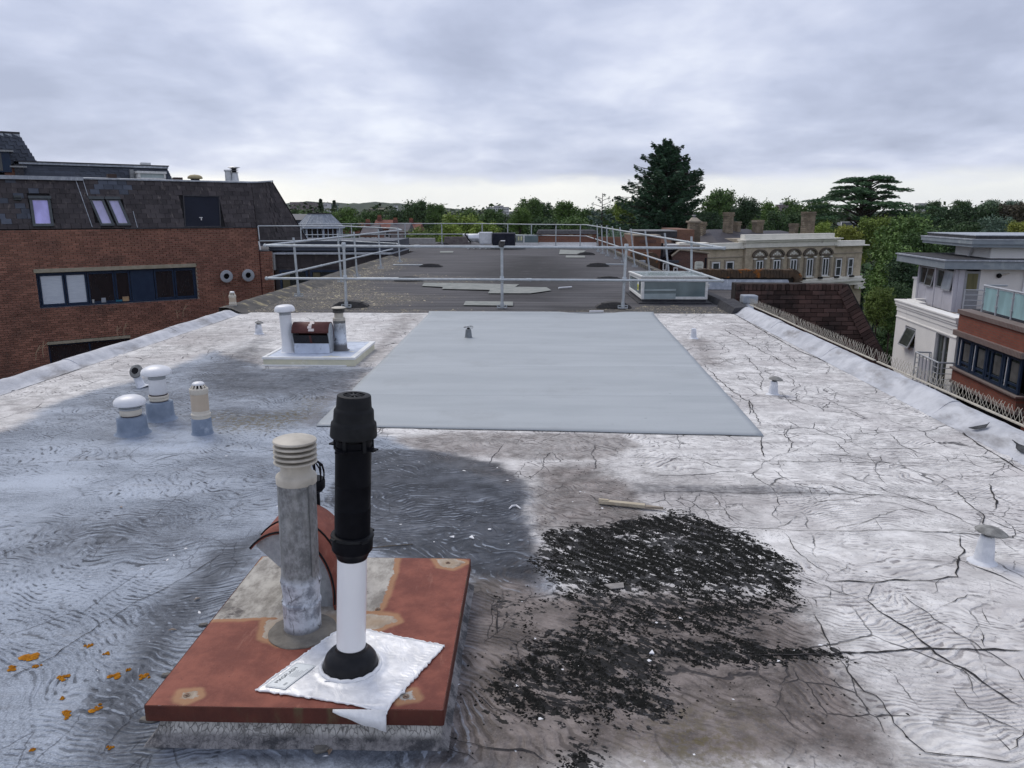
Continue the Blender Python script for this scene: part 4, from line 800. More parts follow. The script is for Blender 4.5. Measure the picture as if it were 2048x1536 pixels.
def caged(x, y, label, sleeve, rb, h0, h1, hc, base=None):
    z0 = zr(x, y); t = thing('caged_vent_pipe', label, 'vent pipe', (x, y, z0)); c = (x, y, z0)
    build(MB().lathe([(rb + .03, -.012), (rb + .016, .006), (rb + .011, .02), (rb + .009, h0 - .012), (rb + .004, h0)], c, 28, None, .015), 'sleeve', sleeve, t)
    build(MB().lathe([(rb + .003, h0 - .004), (rb + .004, h0 + .02), (rb + .008, h0 + .024), (rb + .008, h0 + .034), (rb + .001, h0 + .04), (rb, h0 + .06)], c, 28), 'socket', M_BEIGE2, t)
    build(MB().lathe([(rb, h0 + .055), (rb, h1)], c, 28), 'pipe', M_BEIGE, t)
    build(MB().lathe([(rb + .001, h1 - .01), (rb + .004, h1 - .006), (rb + .004, h1 + .028), (rb - .001, h1 + .034)], c, 28), 'cage_ring', M_BEIGE2, t)
    build(MB().lathe([(rb * .55, h1 + .03), (rb * .5, h1 + hc - .01)], c, 18), 'cage_core', M_DARK, t)
    for k in range(12):
        a = 2 * math.pi * k / 12; mb = MB(); d = Vector((math.cos(a), math.sin(a), 0)); q = Vector((-d.y, d.x, 0)) * .0065
        o_ = Vector(c) + d * (rb - .001) + Vector((0, 0, h1 + .032)); u_ = Vector(c) + d * rb * .68 + Vector((0, 0, h1 + hc - .004)); mb.add([o_ - q, o_ + q, u_ + q * .8, u_ - q * .8, o_ - q - d * .008, o_ + q - d * .008, u_ + q * .8 - d * .008, u_ - q * .8 - d * .008], [(0, 1, 2, 3), (7, 6, 5, 4), (0, 4, 5, 1), (1, 5, 6, 2), (2, 6, 7, 3), (3, 7, 4, 0)])
        build(mb, 'cage_bar', M_BEIGE2, t)
    build(MB().lathe([(rb * .70, h1 + hc - .006), (rb * .69, h1 + hc + .004), (rb * .5, h1 + hc + .014), (0, h1 + hc + .018)], c, 24), 'cage_lid', M_CAPW, t)
caged(-2.53, 5.643, 'beige vent pipe with slotted cage top and blue-grey sleeve beside the mushroom vents', M_SLEEVE, .064, .125, .325, .065)
caged(-5.171, 13.174, 'beige vent pipe with cage top standing at the far end of the left kerb', M_SPAINT, .058, .10, .235, .085)
def breather(x, y, label, h, r0, r1, cap, tilt=(0, 0), capm=None, ring=False, bodym=None):
    z0 = zr(x, y); t = thing('breather_vent', label, 'breather vent', (x, y, z0)); M = Matrix.Rotation(R(tilt[0]), 4, 'X') @ Matrix.Rotation(R(tilt[1]), 4, 'Y')
    build(MB().lathe([(r0 + .04, -.010), (r0 + .016, .004), (r0 + .003, .014), (r0, .03), ((r0 + r1) / 2, h * .6), (r1, h - .03), (r1 * .9, h - .028)], (x, y, z0), 22, M, .04), 'body', bodym or M_SPAINT, t)
    if cap:
        build(MB().lathe([(r1 * .6, h - .04), (r1 * .6, h - .008)], (x, y, z0), 14, M), 'stem', M_DARK, t)
        M2 = M @ Matrix.Rotation(R(5), 4, 'Y')
        build(MB().lathe([(cap * .90, h - .014), (cap, h - .010), (cap * .985, h - .005), (cap * .7, h + .008), (cap * .35, h + .016), (0, h + .019)], (x, y, z0), 26, M2, .03), 'cap', capm or M_CAPD, t)
    elif ring:
        build(MB().lathe([(r1 * .6, h - .035), (r1 * .55, h - .01)], (x, y, z0), 12, M), 'stem', M_DARK, t)
        pts = [(x + .062 * math.cos(k * .42), y + .05 * math.sin(k * .42), z0 + h + .012 * math.sin(k * .8)) for k in range(16)]; build(MB().tube(pts, .004, 6), 'broken_rim', M_BAND, t)
        build(MB().tube([(x - .05, y, z0 + h), (x + .01, y, z0 + h + .012), (x + .055, y - .01, z0 + h + .004)], .0035, 5), 'broken_spoke', M_BAND, t)
    return t
M_CAPD = mat('stained_zinc_cap', (.15, .15, .145), (.28, .28, .27), 26, .7, .4, 60); M_GREYR = mat('grey_coated_metal', (.20, .22, .235), (.15, .165, .175), 14, .55)
breather(2.193, 3.517, 'silver breather vent with a dark tilted cap beside wide cracks, nearest on the right', .165, .043, .030, .072, (0, 2))
breather(2.254, 7.059, 'silver breather vent with a dark cap right of the grey sheet', .155, .042, .030, .066, (0, 1))
breather(2.185, 10.357, 'slim breather vent that has lost its cap, far right beside the grey sheet', .165, .040, .030, 0, (0, -1), None, False)
breather(-0.859, 10.321, 'grey breather vent with a broken wire rim standing in the grey sheet', .150, .046, .036, 0, (0, 0), None, True, M_GREYR)
breather(-3.825, 10.599, 'small silver breather vent with brown cap at the far left near the white hatch', .165, .050, .038, .058)
# toppled breather with its cap showing like a dark disc
x, y = (-3.798, 7.22); z0 = zr(x, y); t = thing('tipped_vent', 'silver breather vent leaning back with its round cap turned to the camera', 'breather vent', (x, y, z0))
M = Matrix.Rotation(R(-18), 4, 'Y'); build(MB().lathe([(.075, -.006), (.05, .006), (.04, .02), (.036, .12), (.03, .125)], (x, y, z0), 20, M, .05), 'body', M_SPAINT, t)
mt_ = Matrix.Rotation(R(62), 4, 'X') @ Matrix.Rotation(R(-8), 4, 'Y'); cc = (x - .03, y - .01, z0 + .155)
build(MB().lathe([(0, .012), (.045, .008), (.066, -.004), (.069, .002), (.064, .012), (0, .022)], cc, 26, mt_, .03), 'cap', M_CAPD, t); build(MB().lathe([(0, .030), (.030, .030), (.032, .016)], cc, 16, mt_), 'cap_hole', M_DARK, t); build(MB().tube([(x - .03, y, z0 + .1), (x - .03, y - .005, z0 + .15)], .02, 8), 'stem', M_SPAINT, t)

# low white hatch box with two vents and a brown cowl on it
M_CRM = mat('cream_painted_board', (.62, .60, .46), (.54, .53, .42), 7, .6, .2, 40, c3=(.74, .74, .70), s3=6, t3=(.60, .7)); M_HTOP = mat('blue_white_roof_paint', (.58, .64, .74), (.42, .47, .56), 6, .55, .5, 24, c3=(.24, .27, .32), s3=8, t3=(.6, .74)); M_WTRIM = mat('white_gloss_trim', (.78, .79, .78), (.68, .69, .68), 12, .5, .2)
hx0, hx1, hy0, hy1, hz = -2.985, -1.945, 8.30, 9.42, .095
t = thing('roof_hatch_box', 'low square roof hatch with cream sides and white top, left of the grey sheet', 'roof hatch', ((hx0 + hx1) / 2, 8.8, 0))
build(MB().box(hx0 + .01, hx1 - .01, hy0 + .01, hy1 - .01, -.03, hz - .004), 'fascia', M_CRM, t, bev=.004)
n = 26; vs = []
for j in range(n + 1):
    for i in range(n + 1):
        x = hx0 + .045 + (hx1 - hx0 - .09) * i / n; y = hy0 + .04 + (hy1 - hy0 - .08) * j / n; vs.append((x, y, hz - .002 + .012 * float(fbm(np.array([x * 5.]), np.array([y * 5.]), 3, 4)[0])))
build(MB().add(vs, [(j * (n + 1) + i, j * (n + 1) + i + 1, (j + 1) * (n + 1) + i + 1, (j + 1) * (n + 1) + i) for j in range(n) for i in range(n)], True), 'top_sheet', M_HTOP, t)
for b in ((hx0, hx1, hy0, hy0 + .04), (hx0, hx1, hy1 - .04, hy1), (hx0, hx0 + .04, hy0 + .041, hy1 - .041), (hx1 - .06, hx1, hy0 + .041, hy1 - .041)): build(MB().box(*b, hz - .022, hz + .006), 'edge_trim', M_WTRIM, t, bev=.004)
build(MB().box(hx0 - .004, hx1 - .1, hy0 - .006, hy0 + .008, -.02, .016), 'bottom_trim', M_WTRIM, t, bev=.004)
vx, vy = (-2.767, 8.527); vy += .14; vx -= .03
t = thing('mushroom_vent', 'tall white mushroom vent at the left of the white hatch box', 'roof vent', (vx, vy, hz)); Mt = Matrix.Rotation(R(-2), 4, 'Y'); c = (vx, vy, hz)
build(MB().lathe([(.10, -.004), (.082, .006), (.074, .03), (.070, .10), (.066, .12), (.066, .43)], c, 30, Mt, .02), 'tube', M_CAPW, t); build(MB().lathe([(.066, .428), (.0665, .475)], c, 30, Mt), 'neck', M_GREYP, t)
build(MB().lathe([(.06, .470), (.108, .466), (.116, .474), (.114, .495), (.104, .520), (.085, .535), (.05, .543), (0, .545)], c, 34, Mt), 'cap', M_CAPW, t)
vx, vy = (-2.235, 8.702); vy += .12; c = (vx, vy, hz); t = thing('louvred_flue', 'streaked old flue with small louvred cap at the right of the white hatch box', 'flue', c)
M_STRK = galv('streaked_old_flue', (.10, .10, .105), (.50, .52, .54), 10, True, .24, .44)
build(MB().lathe([(.11, -.004), (.085, .006), (.078, .03), (.078, .10), (.074, .11), (.071, .32)], c, 30, None, .02), 'tube', M_STRK, t); build(MB().lathe([(.0712, .315), (.0715, .345)], c, 30), 'band', mat('grey_band', (.15, .15, .145), rough=.7), t)
build(MB().lathe([(.072, .345), (.073, .372), (.066, .380), (.052, .384), (.052, .44)], c, 30), 'socket', M_CREAM, t); build(MB().lathe([(.05, .43), (.05, .50)], c, 20), 'cap_core', M_DARK, t)
for z in (.436, .453, .470): build(MB().lathe([(.05, z), (.071, z + .001), (.072, z + .005), (.068, z + .010), (.05, z + .012)], c, 28), 'louvre', mat('sooty_louvre', (.10, .095, .09)) if z == .436 else bpy.data.materials['sooty_louvre'], t)
build(MB().lathe([(.05, .486), (.080, .488), (.082, .493), (.06, .503), (0, .507)], c, 30), 'cap_lid', M_CREAM, t)
vx, vy = (-2.501, 8.533); vy += .10
t = thing('louvred_cowl', 'brown half-round cowl with black mesh mouth between the two vents on the hatch', 'vent cowl', (vx, vy, hz)); M_BRN = mat('brown_oxide_paint', (.115, .045, .042), (.085, .032, .03), 8, .6, .2, c3=(.05, .02, .02), s3=5); M_MESH = mat('black_mesh', (.014, .015, .018), rough=.6)
w = .21; prof = []
for i in range(15):
    a = R(-5 + i * (175 / 14)); prof.append((.02 + .125 * math.cos(a), .215 + .135 * math.sin(a)))
prof = [(.15, 0)] + prof; k = len(prof); vs = [(vx + s, vy + p, hz + z) for s in (-w, w) for p, z in prof]
o = build(MB().add(vs, [(i, i + 1, i + 1 + k, i + k) for i in range(k - 1)], True), 'curved_sheet', M_BRN, t); so = o.modifiers.new('thickness', 'SOLIDIFY'); so.thickness = .006
for s in (-w + .004, w - .010):
    build(MB().prism([(vx + s, vy + p, hz + z - .002) for p, z in prof] + [(vx + s, vy - .055, hz + .11), (vx + s, vy - .045, hz)], (.006, 0, 0)), 'side_panel', M_CGALV, t)
build(MB().box(vx - w + .01, vx + w - .01, vy - .05, vy - .035, hz, hz + .112), 'front_panel', M_HTOP, t)
a0 = Vector((vx - w + .01, vy - .052, hz + .115)); a1 = Vector((vx - w + .01, vy - .098, hz + .212)); ux = Vector((2 * w - .02, 0, 0))
build(MB().pbox(a0 + Vector((0, .012, 0)), ux, a1 - a0, (0, .004, .002)), 'mouth', M_DARK, t)
mb = MB()
for i in range(9): mb.pbox(a0.lerp(a1, (i + .3) / 9), ux, (0, .004, 0), (0, 0, .003))
for i in range(30): mb.pbox(a0 + ux * ((i + .5) / 30), (.003, 0, 0), a1 - a0, (0, .003, 0))
build(mb, 'mesh', mat('mesh_wire', (.06, .062, .07), rough=.5), t); build(MB().pbox(a0 + ux * .47 + Vector((0, -.006, 0)), (.022, 0, 0), a1 - a0, (0, .004, 0)), 'mouth_strap', M_BRN, t)
mb = MB(); rr = random.Random(2)
for i in range(8):
    u = i / 7; a = R(60 + 95 * u); x = vx - .0 + .01 * math.sin(i * 2.); mb.cbox((x + rr.uniform(-.012, .012), vy + .02 + .129 * math.cos(a), hz + .215 + .139 * math.sin(a)), .05 + rr.uniform(-.02, .015), .030, .004, 0, Matrix.Rotation(a - R(90), 4, 'X'))
build(mb, 'sealant_repair', mat('pinkish_sealant', (.66, .60, .58), (.58, .52, .5), 30), t)

# metal cap at the far end of the right kerb
cx, cy = 3.90, 13.92
M_LEAD = mat('weathered_lead', (.27, .30, .345), (.40, .43, .475), 7, .5, .3, 30, metal=.15, c3=(.60, .63, .67), s3=9, t3=(.58, .68), sc3=(2.5, 2.5, .35))
t = thing('coping_cap', 'small lead-covered cap standing at the far end of the right kerb', 'coping cap', (cx, cy, 0))
build(MB().lathe([(.105, -.1), (.10, .05), (.085, .075)], (cx - .02, cy, 0), 12, None, .06), 'painted_stub', M_SPAINT, t)
build(MB().box(cx - .14, cx + .125, cy - .11, cy + .14, .078, .225), 'lead_box', M_LEAD, t, bev=.02)

# bird spikes in strips along the outer kerb
M_SPK = mat('bird_spike_plastic', (.52, .48, .40), (.42, .39, .33), 9, .5); 
mbS = MB(); mbS.tube([(0, 0, 0), (-.018, .034, .115)], .0021, 5); mbS.tube([(0, .012, 0), (.022, -.026, .112)], .0021, 5); me_spk = mbS.mesh('spike', M_SPK)
def spikes(y0, y1, label):
    x = lambda y: kr(y) + .36 + (.02 if y > 11 else 0)
    t = thing('bird_spike_strip', label, 'bird spikes', (x(y0), y0, .10), 0, 'bird spike strips along the right kerb')
    build(MB().pbox((x(y0) - .014, y0, .100), (x(y1) - x(y0), y1 - y0, 0), (.028, 0, 0), (0, 0, .010)), 'base_strip', M_SPK, t)
    n = int((y1 - y0) / .052)
    for i in range(n):
        y = y0 + (i + .5) * (y1 - y0) / n
        if rr.random() < .06: continue
        o = bpy.data.objects.new('spike', me_spk); COL.objects.link(o); o.parent = t; o.location = (x(y) - x(y0), y - y0, .008); o.rotation_euler = (rr.uniform(-.09, .09), rr.uniform(-.08, .08), rr.uniform(-.25, .25))
ysp = [3.6, 4.55, 5.5, 6.45, 7.35, 8.2, 8.26, 9.1, 10.0, 10.9, 11.8, 12.7, 13.45]
SPL = ['nearest strip, mostly beyond the picture edge', 'first whole strip from the right picture edge', 'in front of the lower brickwork of the red wing', 'at the foot of the juliet balcony', 'in front of the white wall left of its balcony', '', 'the strip just past the gap, below the foot of the raking coping', 'below the lower end of the raking brick coping', 'in front of the lower right of the dark brick gable', 'in front of the middle of the dark brick gable', 'in front of the left part of the dark brick gable', 'farthest strip, beside the lead-covered cap']
for i in range(len(ysp) - 1):
    if ysp[i + 1] - ysp[i] < .2: continue
    spikes(ysp[i], ysp[i + 1] - .012, 'right-kerb bird spikes, ' + SPL[i])
# ---------------------------------------------------------------- the felt roof beyond, with its guard rail
def zfelt(x, y):
    x = np.asarray(x, float); y = np.asarray(y, float)
    return -.006 + fbm(x * .5, y * .5, 91, 4) * .02 + fbm(x * 2.5, y * 2.5, 95, 3) * .005 + .045 * np.clip((-4.55 - x) / .5, 0, 1) ** 2
def gravel(x, y):
    a = area(x, y, [(-5.3, 12.9), (-4.2, 12.95), (-3.4, 13.6), (-2.4, 14.6), (-2.0, 15.6), (-3.6, 16.6), (-4.2, 20), (-4.3, 29), (-5.4, 30)], .5, .45, 101, 1.4)
    b = area(x, y, [(-4.0, 12.9), (2.2, 12.95), (3.5, 13.0), (3.4, 13.9), (2.4, 14.2), (0, 13.25), (-3, 13.6)], .25, .18, 103, 2.2)
    c = area(x, y, [(-3.6, 19), (-1.2, 18.6), (-.9, 20), (-3.2, 21.5)], .6, .5, 107, 1.2)
    return np.maximum(np.maximum(a, b * .75), c * .55)
def mF(x, y):
    s = .95 * area(x, y, [(-1.0, 17.2), (.7, 17), (1.4, 20), (1.5, 24), (.9, 31), (-.6, 31), (-1.4, 24), (-1.5, 19)], 1.3, .8, 109, .9)
    s = np.maximum(s, .7 * area(x, y, [(-.9, 15.0), (.4, 14.8), (.7, 16.8), (-.9, 17.2)], .5, .3, 111, 1.6)); s = np.maximum(s, .65 * area(x, y, [(.3, 13.0), (1.3, 13.0), (1.4, 14.2), (.2, 14.3)], .4, .2, 113, 1.6))
    return gravel(x, y), s, np.zeros_like(x)
def feltm():
    m, nt, N, L, P = nodes('mineral_felt'); g = G(nt); p = g.pos()
    A = N.new('ShaderNodeSeparateColor'); L.new(g.attr('mF').outputs['Color'], A.inputs[0]); gr, st, _ = A.outputs
    w = g.vadd(p, g.vscale(g.noise(p, .9, 3, .5, 0, True), .10))
    lap = g.step(g.wave(g.map(w, (.05, 1, 1)), .66, 1.0, 3, 1.5), .90, .985); lap2 = g.step(g.wave(g.map(w, (.05, 1, 1), (0, .37, 0)), 1.35, 1.5, 3, 1.2), .82, .98)
    c = g.mix(g.step(g.noise(g.map(p, (.3, 1.3, 1)), 1.3, 7, .62), .34, .66), (.040, .040, .047), (.092, .088, .094))
    c = g.mix(g.math('MULTIPLY', g.step(g.noise(p, 90, 4, .7), .45, .62), .4), c, (.15, .145, .15))
    c = g.mix(g.math('MULTIPLY', g.math('MAXIMUM', lap, g.math('MULTIPLY', lap2, .7)), .85), c, (.028, .028, .031))
    c = g.mix(g.math('MULTIPLY', st, g.step(g.noise(g.map(p, (.7, 1.2, 1)), 2.5, 7, .65), .24, .48)), c, (.013, .0125, .014))
    c = g.mix(g.math('MULTIPLY', gr, g.step(g.noise(p, 7, 7, .7), .45, .58)), c, (.072, .066, .056)); c = g.mix(g.math('MULTIPLY', gr, g.step(g.noise(p, 26, 5, .7), .55, .61)), c, (.36, .32, .23))
    L.new(c, P.inputs['Base Color']); P.inputs['Roughness'].default_value = .82; P.inputs['Specular IOR Level'].default_value = .3
    L.new(g.bump(g.math('ADD', g.math('MULTIPLY', lap, .6), g.noise(p, 40, 5, .7)), .45, .012), P.inputs['Normal']); return m
M_FELT = feltm(); M_FELTD = mat('dark_felt', (.035, .036, .042), (.06, .06, .066), 9, .8, .4, 50)
o = grid_mesh('felt_roof', np.arange(-5.16, 3.62, .07), np.concatenate([np.arange(12.96, 22, .06), np.arange(22, 46.1, .15)]), zfelt, M_FELT, {'mF': mF}); tag(o, kind='structure')
o = grid_mesh('felt_roof_wing', np.linspace(-14, -5.17, 40), np.linspace(34.6, 46, 60), lambda x, y: zfelt(x, y) * .5 - .01, M_FELT, {'mF': lambda x, y: (x * 0, x * 0, x * 0)}); tag(o, kind='structure')
# building mass under the roofs
M_OWNB = mat('own_brick', (.20, .085, .055), (.15, .06, .04), 5, .9, .2)
solo(MB().box(-5.02, 3.60, -3, 12.98, GZ, -.16).box(-5.0, 3.60, 12.985, 46, GZ, -.14).box(-14, -5.01, 33.0, 46, GZ, -.13), 'office_block', M_OWNB, 'brick office block whose flat roofs carry the flues and guard rails', 'building')
M_MOSSY = mat('mossy_upstand', (.105, .10, .095), (.065, .064, .062), 5, .9, .5, 40, c3=(.30, .265, .17), s3=4, t3=(.54, .66))
mb = MB(); pts = [(-5.17, 12.80), (-5.16, 15), (-5.19, 19), (-5.27, 24), (-5.30, 29.2)]
pr = [(.42, -.008), (.26, .03), (.12, .085), (.04, .105), (-.10, .10), (-.12, -.4)]; vs = []
yy = np.linspace(12.78, 29.2, 150)
for i, y in enumerate(yy):
    xk = float(np.interp(y, [p[1] for p in pts], [p[0] for p in pts]))
    for d, z in pr: q = float(fbm(np.array([y * 3.]), np.array([d * 9 + 5.]), 8, 4)[0]); vs.append((xk + d + .03 * q, y, z + .025 * q * (z > .0)))
k = len(pr); mb.add(vs, [(i * k + j, (i + 1) * k + j, (i + 1) * k + j + 1, i * k + j + 1) for i in range(len(yy) - 1) for j in range(k - 1)], True)
solo(mb, 'felt_upstand', M_MOSSY, 'mossy felt upstand along the left edge of the dark far roof', 'roof kerb')
solo(MB().prism([(3.42, 14.05, -.01), (3.42, 17.5, -.01), (3.47, 17.5, .085), (3.47, 14.05, .10)], (.16, 0, 0)).prism([(3.34, 12.975, -.01), (3.36, 14.045, -.01), (3.42, 14.045, .12), (3.40, 12.975, .10)], (.22, 0, .03)), 'felt_upstand', M_FELTD, 'black felt upstand at the right edge of the dark roof beside the glazed skylight', 'roof kerb')
solo(MB().box(3.45, 3.62, 17.6, 46, -.05, .10), 'felt_upstand', M_MOSSY, 'low felt upstand under the leaning posts on the far right roof edge', 'roof kerb')
x, y, r = scatter(60000, 21, (-5.1, 3.4), (13.0, 29), lambda x, y: gravel(x, y) * .35 * np.clip(fbm(x * 3.2, y * 3.2, 9, 4) * 4 + .5, .05, 1))
M_GRAV = mat('lichen_grit', (.40, .36, .26), (.30, .27, .21), 12, .9, rv=.5)
tag(lumps('roof_gravel', x[:9000], y[:9000], r, .010, .030, M_GRAV, zfelt, .5), 'yellowish grit and moss lying along the near left of the dark felt roof', 'grit')
# grey-green repair patches
M_PATCH = mat('grey_green_patch', (.19, .205, .195), (.27, .28, .26), 5, .75, .2, 40, c3=(.16, .165, .155), s3=4, t3=(.58, .72))
for P, lb in (([(-2.609, 18.613), (-1.982, 18.629), (-0.309, 18.273), (-0.39, 17.641), (0.327, 17.539), (0.424, 16.849), (-0.032, 16.196), (-0.924, 16.173), (-0.923, 16.925), (-2.002, 17.125), (-2.034, 17.598), (-2.548, 17.832)], 'large ragged grey-green repair patch across the dark roof, behind the lower front rail'),
              ([(-1.269, 14.666), (-0.361, 14.605), (-0.345, 13.962), (-1.251, 14.015)], 'narrow grey-green repair patch at the foot of the middle front post'),
              ([(1.282, 36.195), (2.42, 35.251), (1.967, 32.204), (1.101, 32.181)], 'grey-green repair patch far down the dark roof near the right rail'),
              ([(1.341, 31.04), (2.096, 31.059), (2.003, 29.647), (1.262, 29.628)], 'small pale strip patch just in front of the far right repair patch'),
              ([(-6.818, 35.985), (-5.584, 35.523), (-5.366, 34.125), (-6.548, 34.55)], 'thin pale strip patch on the dark roof behind the upper front rail, left'), ([(-4.103, 34.613), (-3.503, 34.629), (-3.391, 33.299), (-3.947, 33.285)], 'short pale strip patch left of the middle post, far down the roof')):
    zp = .014; solo(MB().prism([(a, b, zp + float(zfelt(a, b)) * .3) for a, b in P], (0, 0, .006)), 'felt_patch', M_PATCH, lb, 'roof patch')
a = (0.591, 17.309); b = (0.894, 17.554)
solo(MB().tube([(a[0], a[1], .025), (b[0], b[1], .025)], .018, 6), 'white_offcut', M_WHT, 'short white plastic offcut lying on the dark roof behind the front rail', 'offcut')
solo(MB().tube([(.98, 13.12, .02), (1.22, 13.14, .02)], .016, 6), 'white_offcut', M_WHT, 'thin white strip lying in the outlet dip at the far edge of the grey sheet', 'offcut')

# guard rail
M_RAIL = mat('galvanised_rail', (.37, .405, .43), (.47, .505, .53), 11, .48, .1, 60, metal=.35, c3=(.28, .30, .32), s3=6, t3=(.6, .75))
M_CW = mat('recycled_rubber_base', (.045, .044, .045), (.075, .072, .07), 20, .85, .3, 50)
gr_ = thing('guard_rail', 'galvanised tube guard rail with two rails and posts running round the dark far roof', 'guard rail', (0, 13.6, 0))
RR = .0225
FLt, FRt = Vector((-4.69, 13.6, 1.10)), Vector((3.31, 13.56, 1.065)); FLm, FRm = Vector((-4.70, 13.6, .528)), Vector((3.31, 13.56, .505))
BRt, BRm = Vector((2.77, 35.4, 1.10)), Vector((2.84, 35.4, .53)); BLt, BLm = Vector((-4.50, 26.9, 1.10)), Vector((-4.42, 24.6, .55))
def rail(nm, a, b, r=RR, sleeves=()):
    o = build(MB().tube([a, b], r, 12), nm, M_RAIL, gr_)
    for k in sleeves:
        c = a.lerp(b, k); d = (b - a).normalized() * .045; build(MB().tube([c - d, c + d], r * 1.28, 12), 'sleeve', M_RAIL, o)
    return o
rail('top_rail', FLt, FRt, RR, (.335, .70)); rail('mid_rail', FLm, FRm, RR, (.58,)); rail('top_rail', FLt, BLt, RR, (.17, .235, .60)); rail('mid_rail', FLm, BLm, RR, (.17, .3, .65)); rail('top_rail', FRt, BRt, RR, (.035, .11, .13, .3)); rail('mid_rail', FRm, BRm, RR, (.07, .16, .4))
for c in (FLt, FRt, FLm, FRm): build(MB().lathe([(0, -.034), (.024, -.026), (.034, 0), (.024, .026), (0, .034)], c, 14), 'elbow', M_RAIL, gr_)
fpts = [BRt, Vector((2.70, 39.2, 1.10)), Vector((-.2, 40.8, 1.10)), Vector((-2.8, 42.1, 1.12)), Vector((-6.8, 41.8, 1.12)), Vector((-12.6, 40, 1.12))]
for a, b in zip(fpts, fpts[1:]): rail('top_rail', a, b, RR)
for a, b in zip(fpts, fpts[1:]): rail('mid_rail', a - Vector((0, 0, .55)), b - Vector((0, 0, .55)), RR)
lpts = [BLt, Vector((-5.12, 29.4, 1.10)), Vector((-7.505, 30.4, 1.175)), Vector((-10.405, 29.55, 1.187))]
for a, b in zip(lpts, lpts[1:]): rail('top_rail', a, b, RR); rail('mid_rail', a - Vector((0, 0, .56)), b - Vector((0, 0, .56)), RR)
def post(base, top, over=.0, foot=True, r=.0235, cap=False, mids=()):
    base, top = Vector(base), Vector(top); d = (top - base).normalized(); o = build(MB().tube([base + Vector((0, 0, .02)), top + d * over], r, 12), 'post', M_RAIL, gr_)
    for z in mids:
        c = base + d * (z / d.z); build(MB().lathe([(.030, -.055), (.036, -.045), (.038, 0), (.036, .045), (.030, .055)], c, 14).cbox(c + Vector((0, -.035, 0)), .02, .03, .03), 'clamp', M_RAIL, o)
    if foot:
        mb = MB().tube([base + Vector((0, 0, .0)), base + Vector((0, 0, .10))], r * 1.35, 12); mb.box(base.x - .085, base.x + .085, base.y - .012, base.y + .012, base.z, base.z + .014)
        for s in (-1, 1):
            mb.cbox(base + Vector((s * .055, 0, .05)), .052, .012, .012, 0).cbox(base + Vector((s * .083, 0, .03)), .012, .014, .055).cbox(base + Vector((s * .055, 0, .010)), .06, .05, .016)
        build(mb, 'socket_foot', M_RAIL, o)
    return o
for x in (-3.30, -.53, 1.63):
    zt = FLt.lerp(FRt, (x + 4.69) / 8.0).z; post((x - (.025 if x > 1 else .01 if x < -3 else .0), 13.63, .01), (x, 13.6, zt), .02, True, .025, mids=(zt - .0, zt - .57))
build(MB().lathe([(.048, -.055), (.052, -.03), (.052, .03), (.04, .05)], (-.53, 13.58, 1.135), 18, Matrix.Rotation(R(12), 4, 'Y')), 'black_cap', M_CW, gr_); build(MB().cbox((-.51, 13.53, 1.19), .07, .045, .014, .3), 'cap_tape', M_WHT, gr_)
def counterweight(x, y, rz=0.0, L_=.31, base=0.0):
    mb = MB(); n = 14; vs = []
    for j in range(2):
        for i in range(n + 1):
            u = i / n * 2 - 1; vs.append((u * L_, (-.13, .13)[j] * (1 - .25 * u * u), .02 + .085 * (1 - u * u) ** .75))
        for i in range(n + 1):
            u = i / n * 2 - 1; vs.append((u * L_, (-.15, .15)[j] * (1 - .25 * u * u), 0))
    m = n + 1; fs = []
    for i in range(n):
        fs += [(i, m + i, m + i + 1, i + 1)[::-1], (2 * m + i, 2 * m + i + 1, 3 * m + i + 1, 3 * m + i)[::-1], (i, i + 1, 2 * m + i + 1, 2 * m + i)[::1]]
    fs += [(0, 2 * m, 3 * m, m), (n, m + n, 3 * m + n, 2 * m + n)]
    mb.add([Matrix.Translation((x, y, base)) @ Matrix.Rotation(rz, 4, 'Z') @ Vector(v) for v in vs], fs)
    for s in (-.62, .62): mb.cbox(Matrix.Translation((x, y, base)) @ Matrix.Rotation(rz, 4, 'Z') @ Vector((s * L_, 0, .080)), .055, .09, .02, rz)
    build(mb, 'counterweight', M_CW, gr_, bev=.006)
counterweight(-3.28, 13.86); counterweight(1.46, 13.83); 
for y in (15.2, 18.5, 20.1, 23.1, 26.2): post((FLt.x + (BLt.x - FLt.x) * (y - 13.6) / 13.3 + .035, y, .04), (FLt.x + (BLt.x - FLt.x) * (y - 13.6) / 13.3, y, 1.10), .09, True, .0235)
for x, y, a in ((-3.1, 19.4, .1), (-3.2, 24.5, -.1), (1.9, 19.6, .1), (2.1, 25.0, 0), (2.2, 32.0, .1), (-6.8, 41.4, 0), (-4.9, 42.6, 0), (-8.4, 41.0, 0), (-12, 40.4, 0)): counterweight(x, y, a, .36)
for x0, x1, y in ((-4.4, -3.3, 24.5), (2.2, 2.95, 25.0), (-4.4, -3.3, 19.4)): build(MB().tube([(x0, y, .06), (x1, y, .06)], .022, 8), 'tie_bar', M_RAIL, gr_)
for y in (34.13, 32.4, 30.66, 28.82, 26.8, 24.31, 21.66, 18.87, 16.07):
    xt = FRt.x + (BRt.x - FRt.x) * (y - 13.6) / 21.8; k = .14 if 17 < y < 29 else .05 if y < 17 else .06; post((xt + k * 1.1, y, .02), (xt, y, 1.10), .09, True, .0235)
for x, y in ((2.4, 39.4), (-.05, 40.75), (-1.3, 41.3), (-2.7, 42.1), (-4.86, 42.0), (-6.8, 41.8), (-9.5, 41.0), (-11.9, 40.2), (1.2, 40.1)): post((x, y, 0), (x, y, 1.1), .01, True, .027)
q = (-7.505, 30.4, 1.175); post((q[0], q[1], .6), q, .01, False, .025); q = (-8.915, 30, 1.181); post((q[0], q[1], .6), q, .01, False, .025); post((-10.368, 29.5, 0.667), (-10.405, 29.55, 1.187), .0, False)

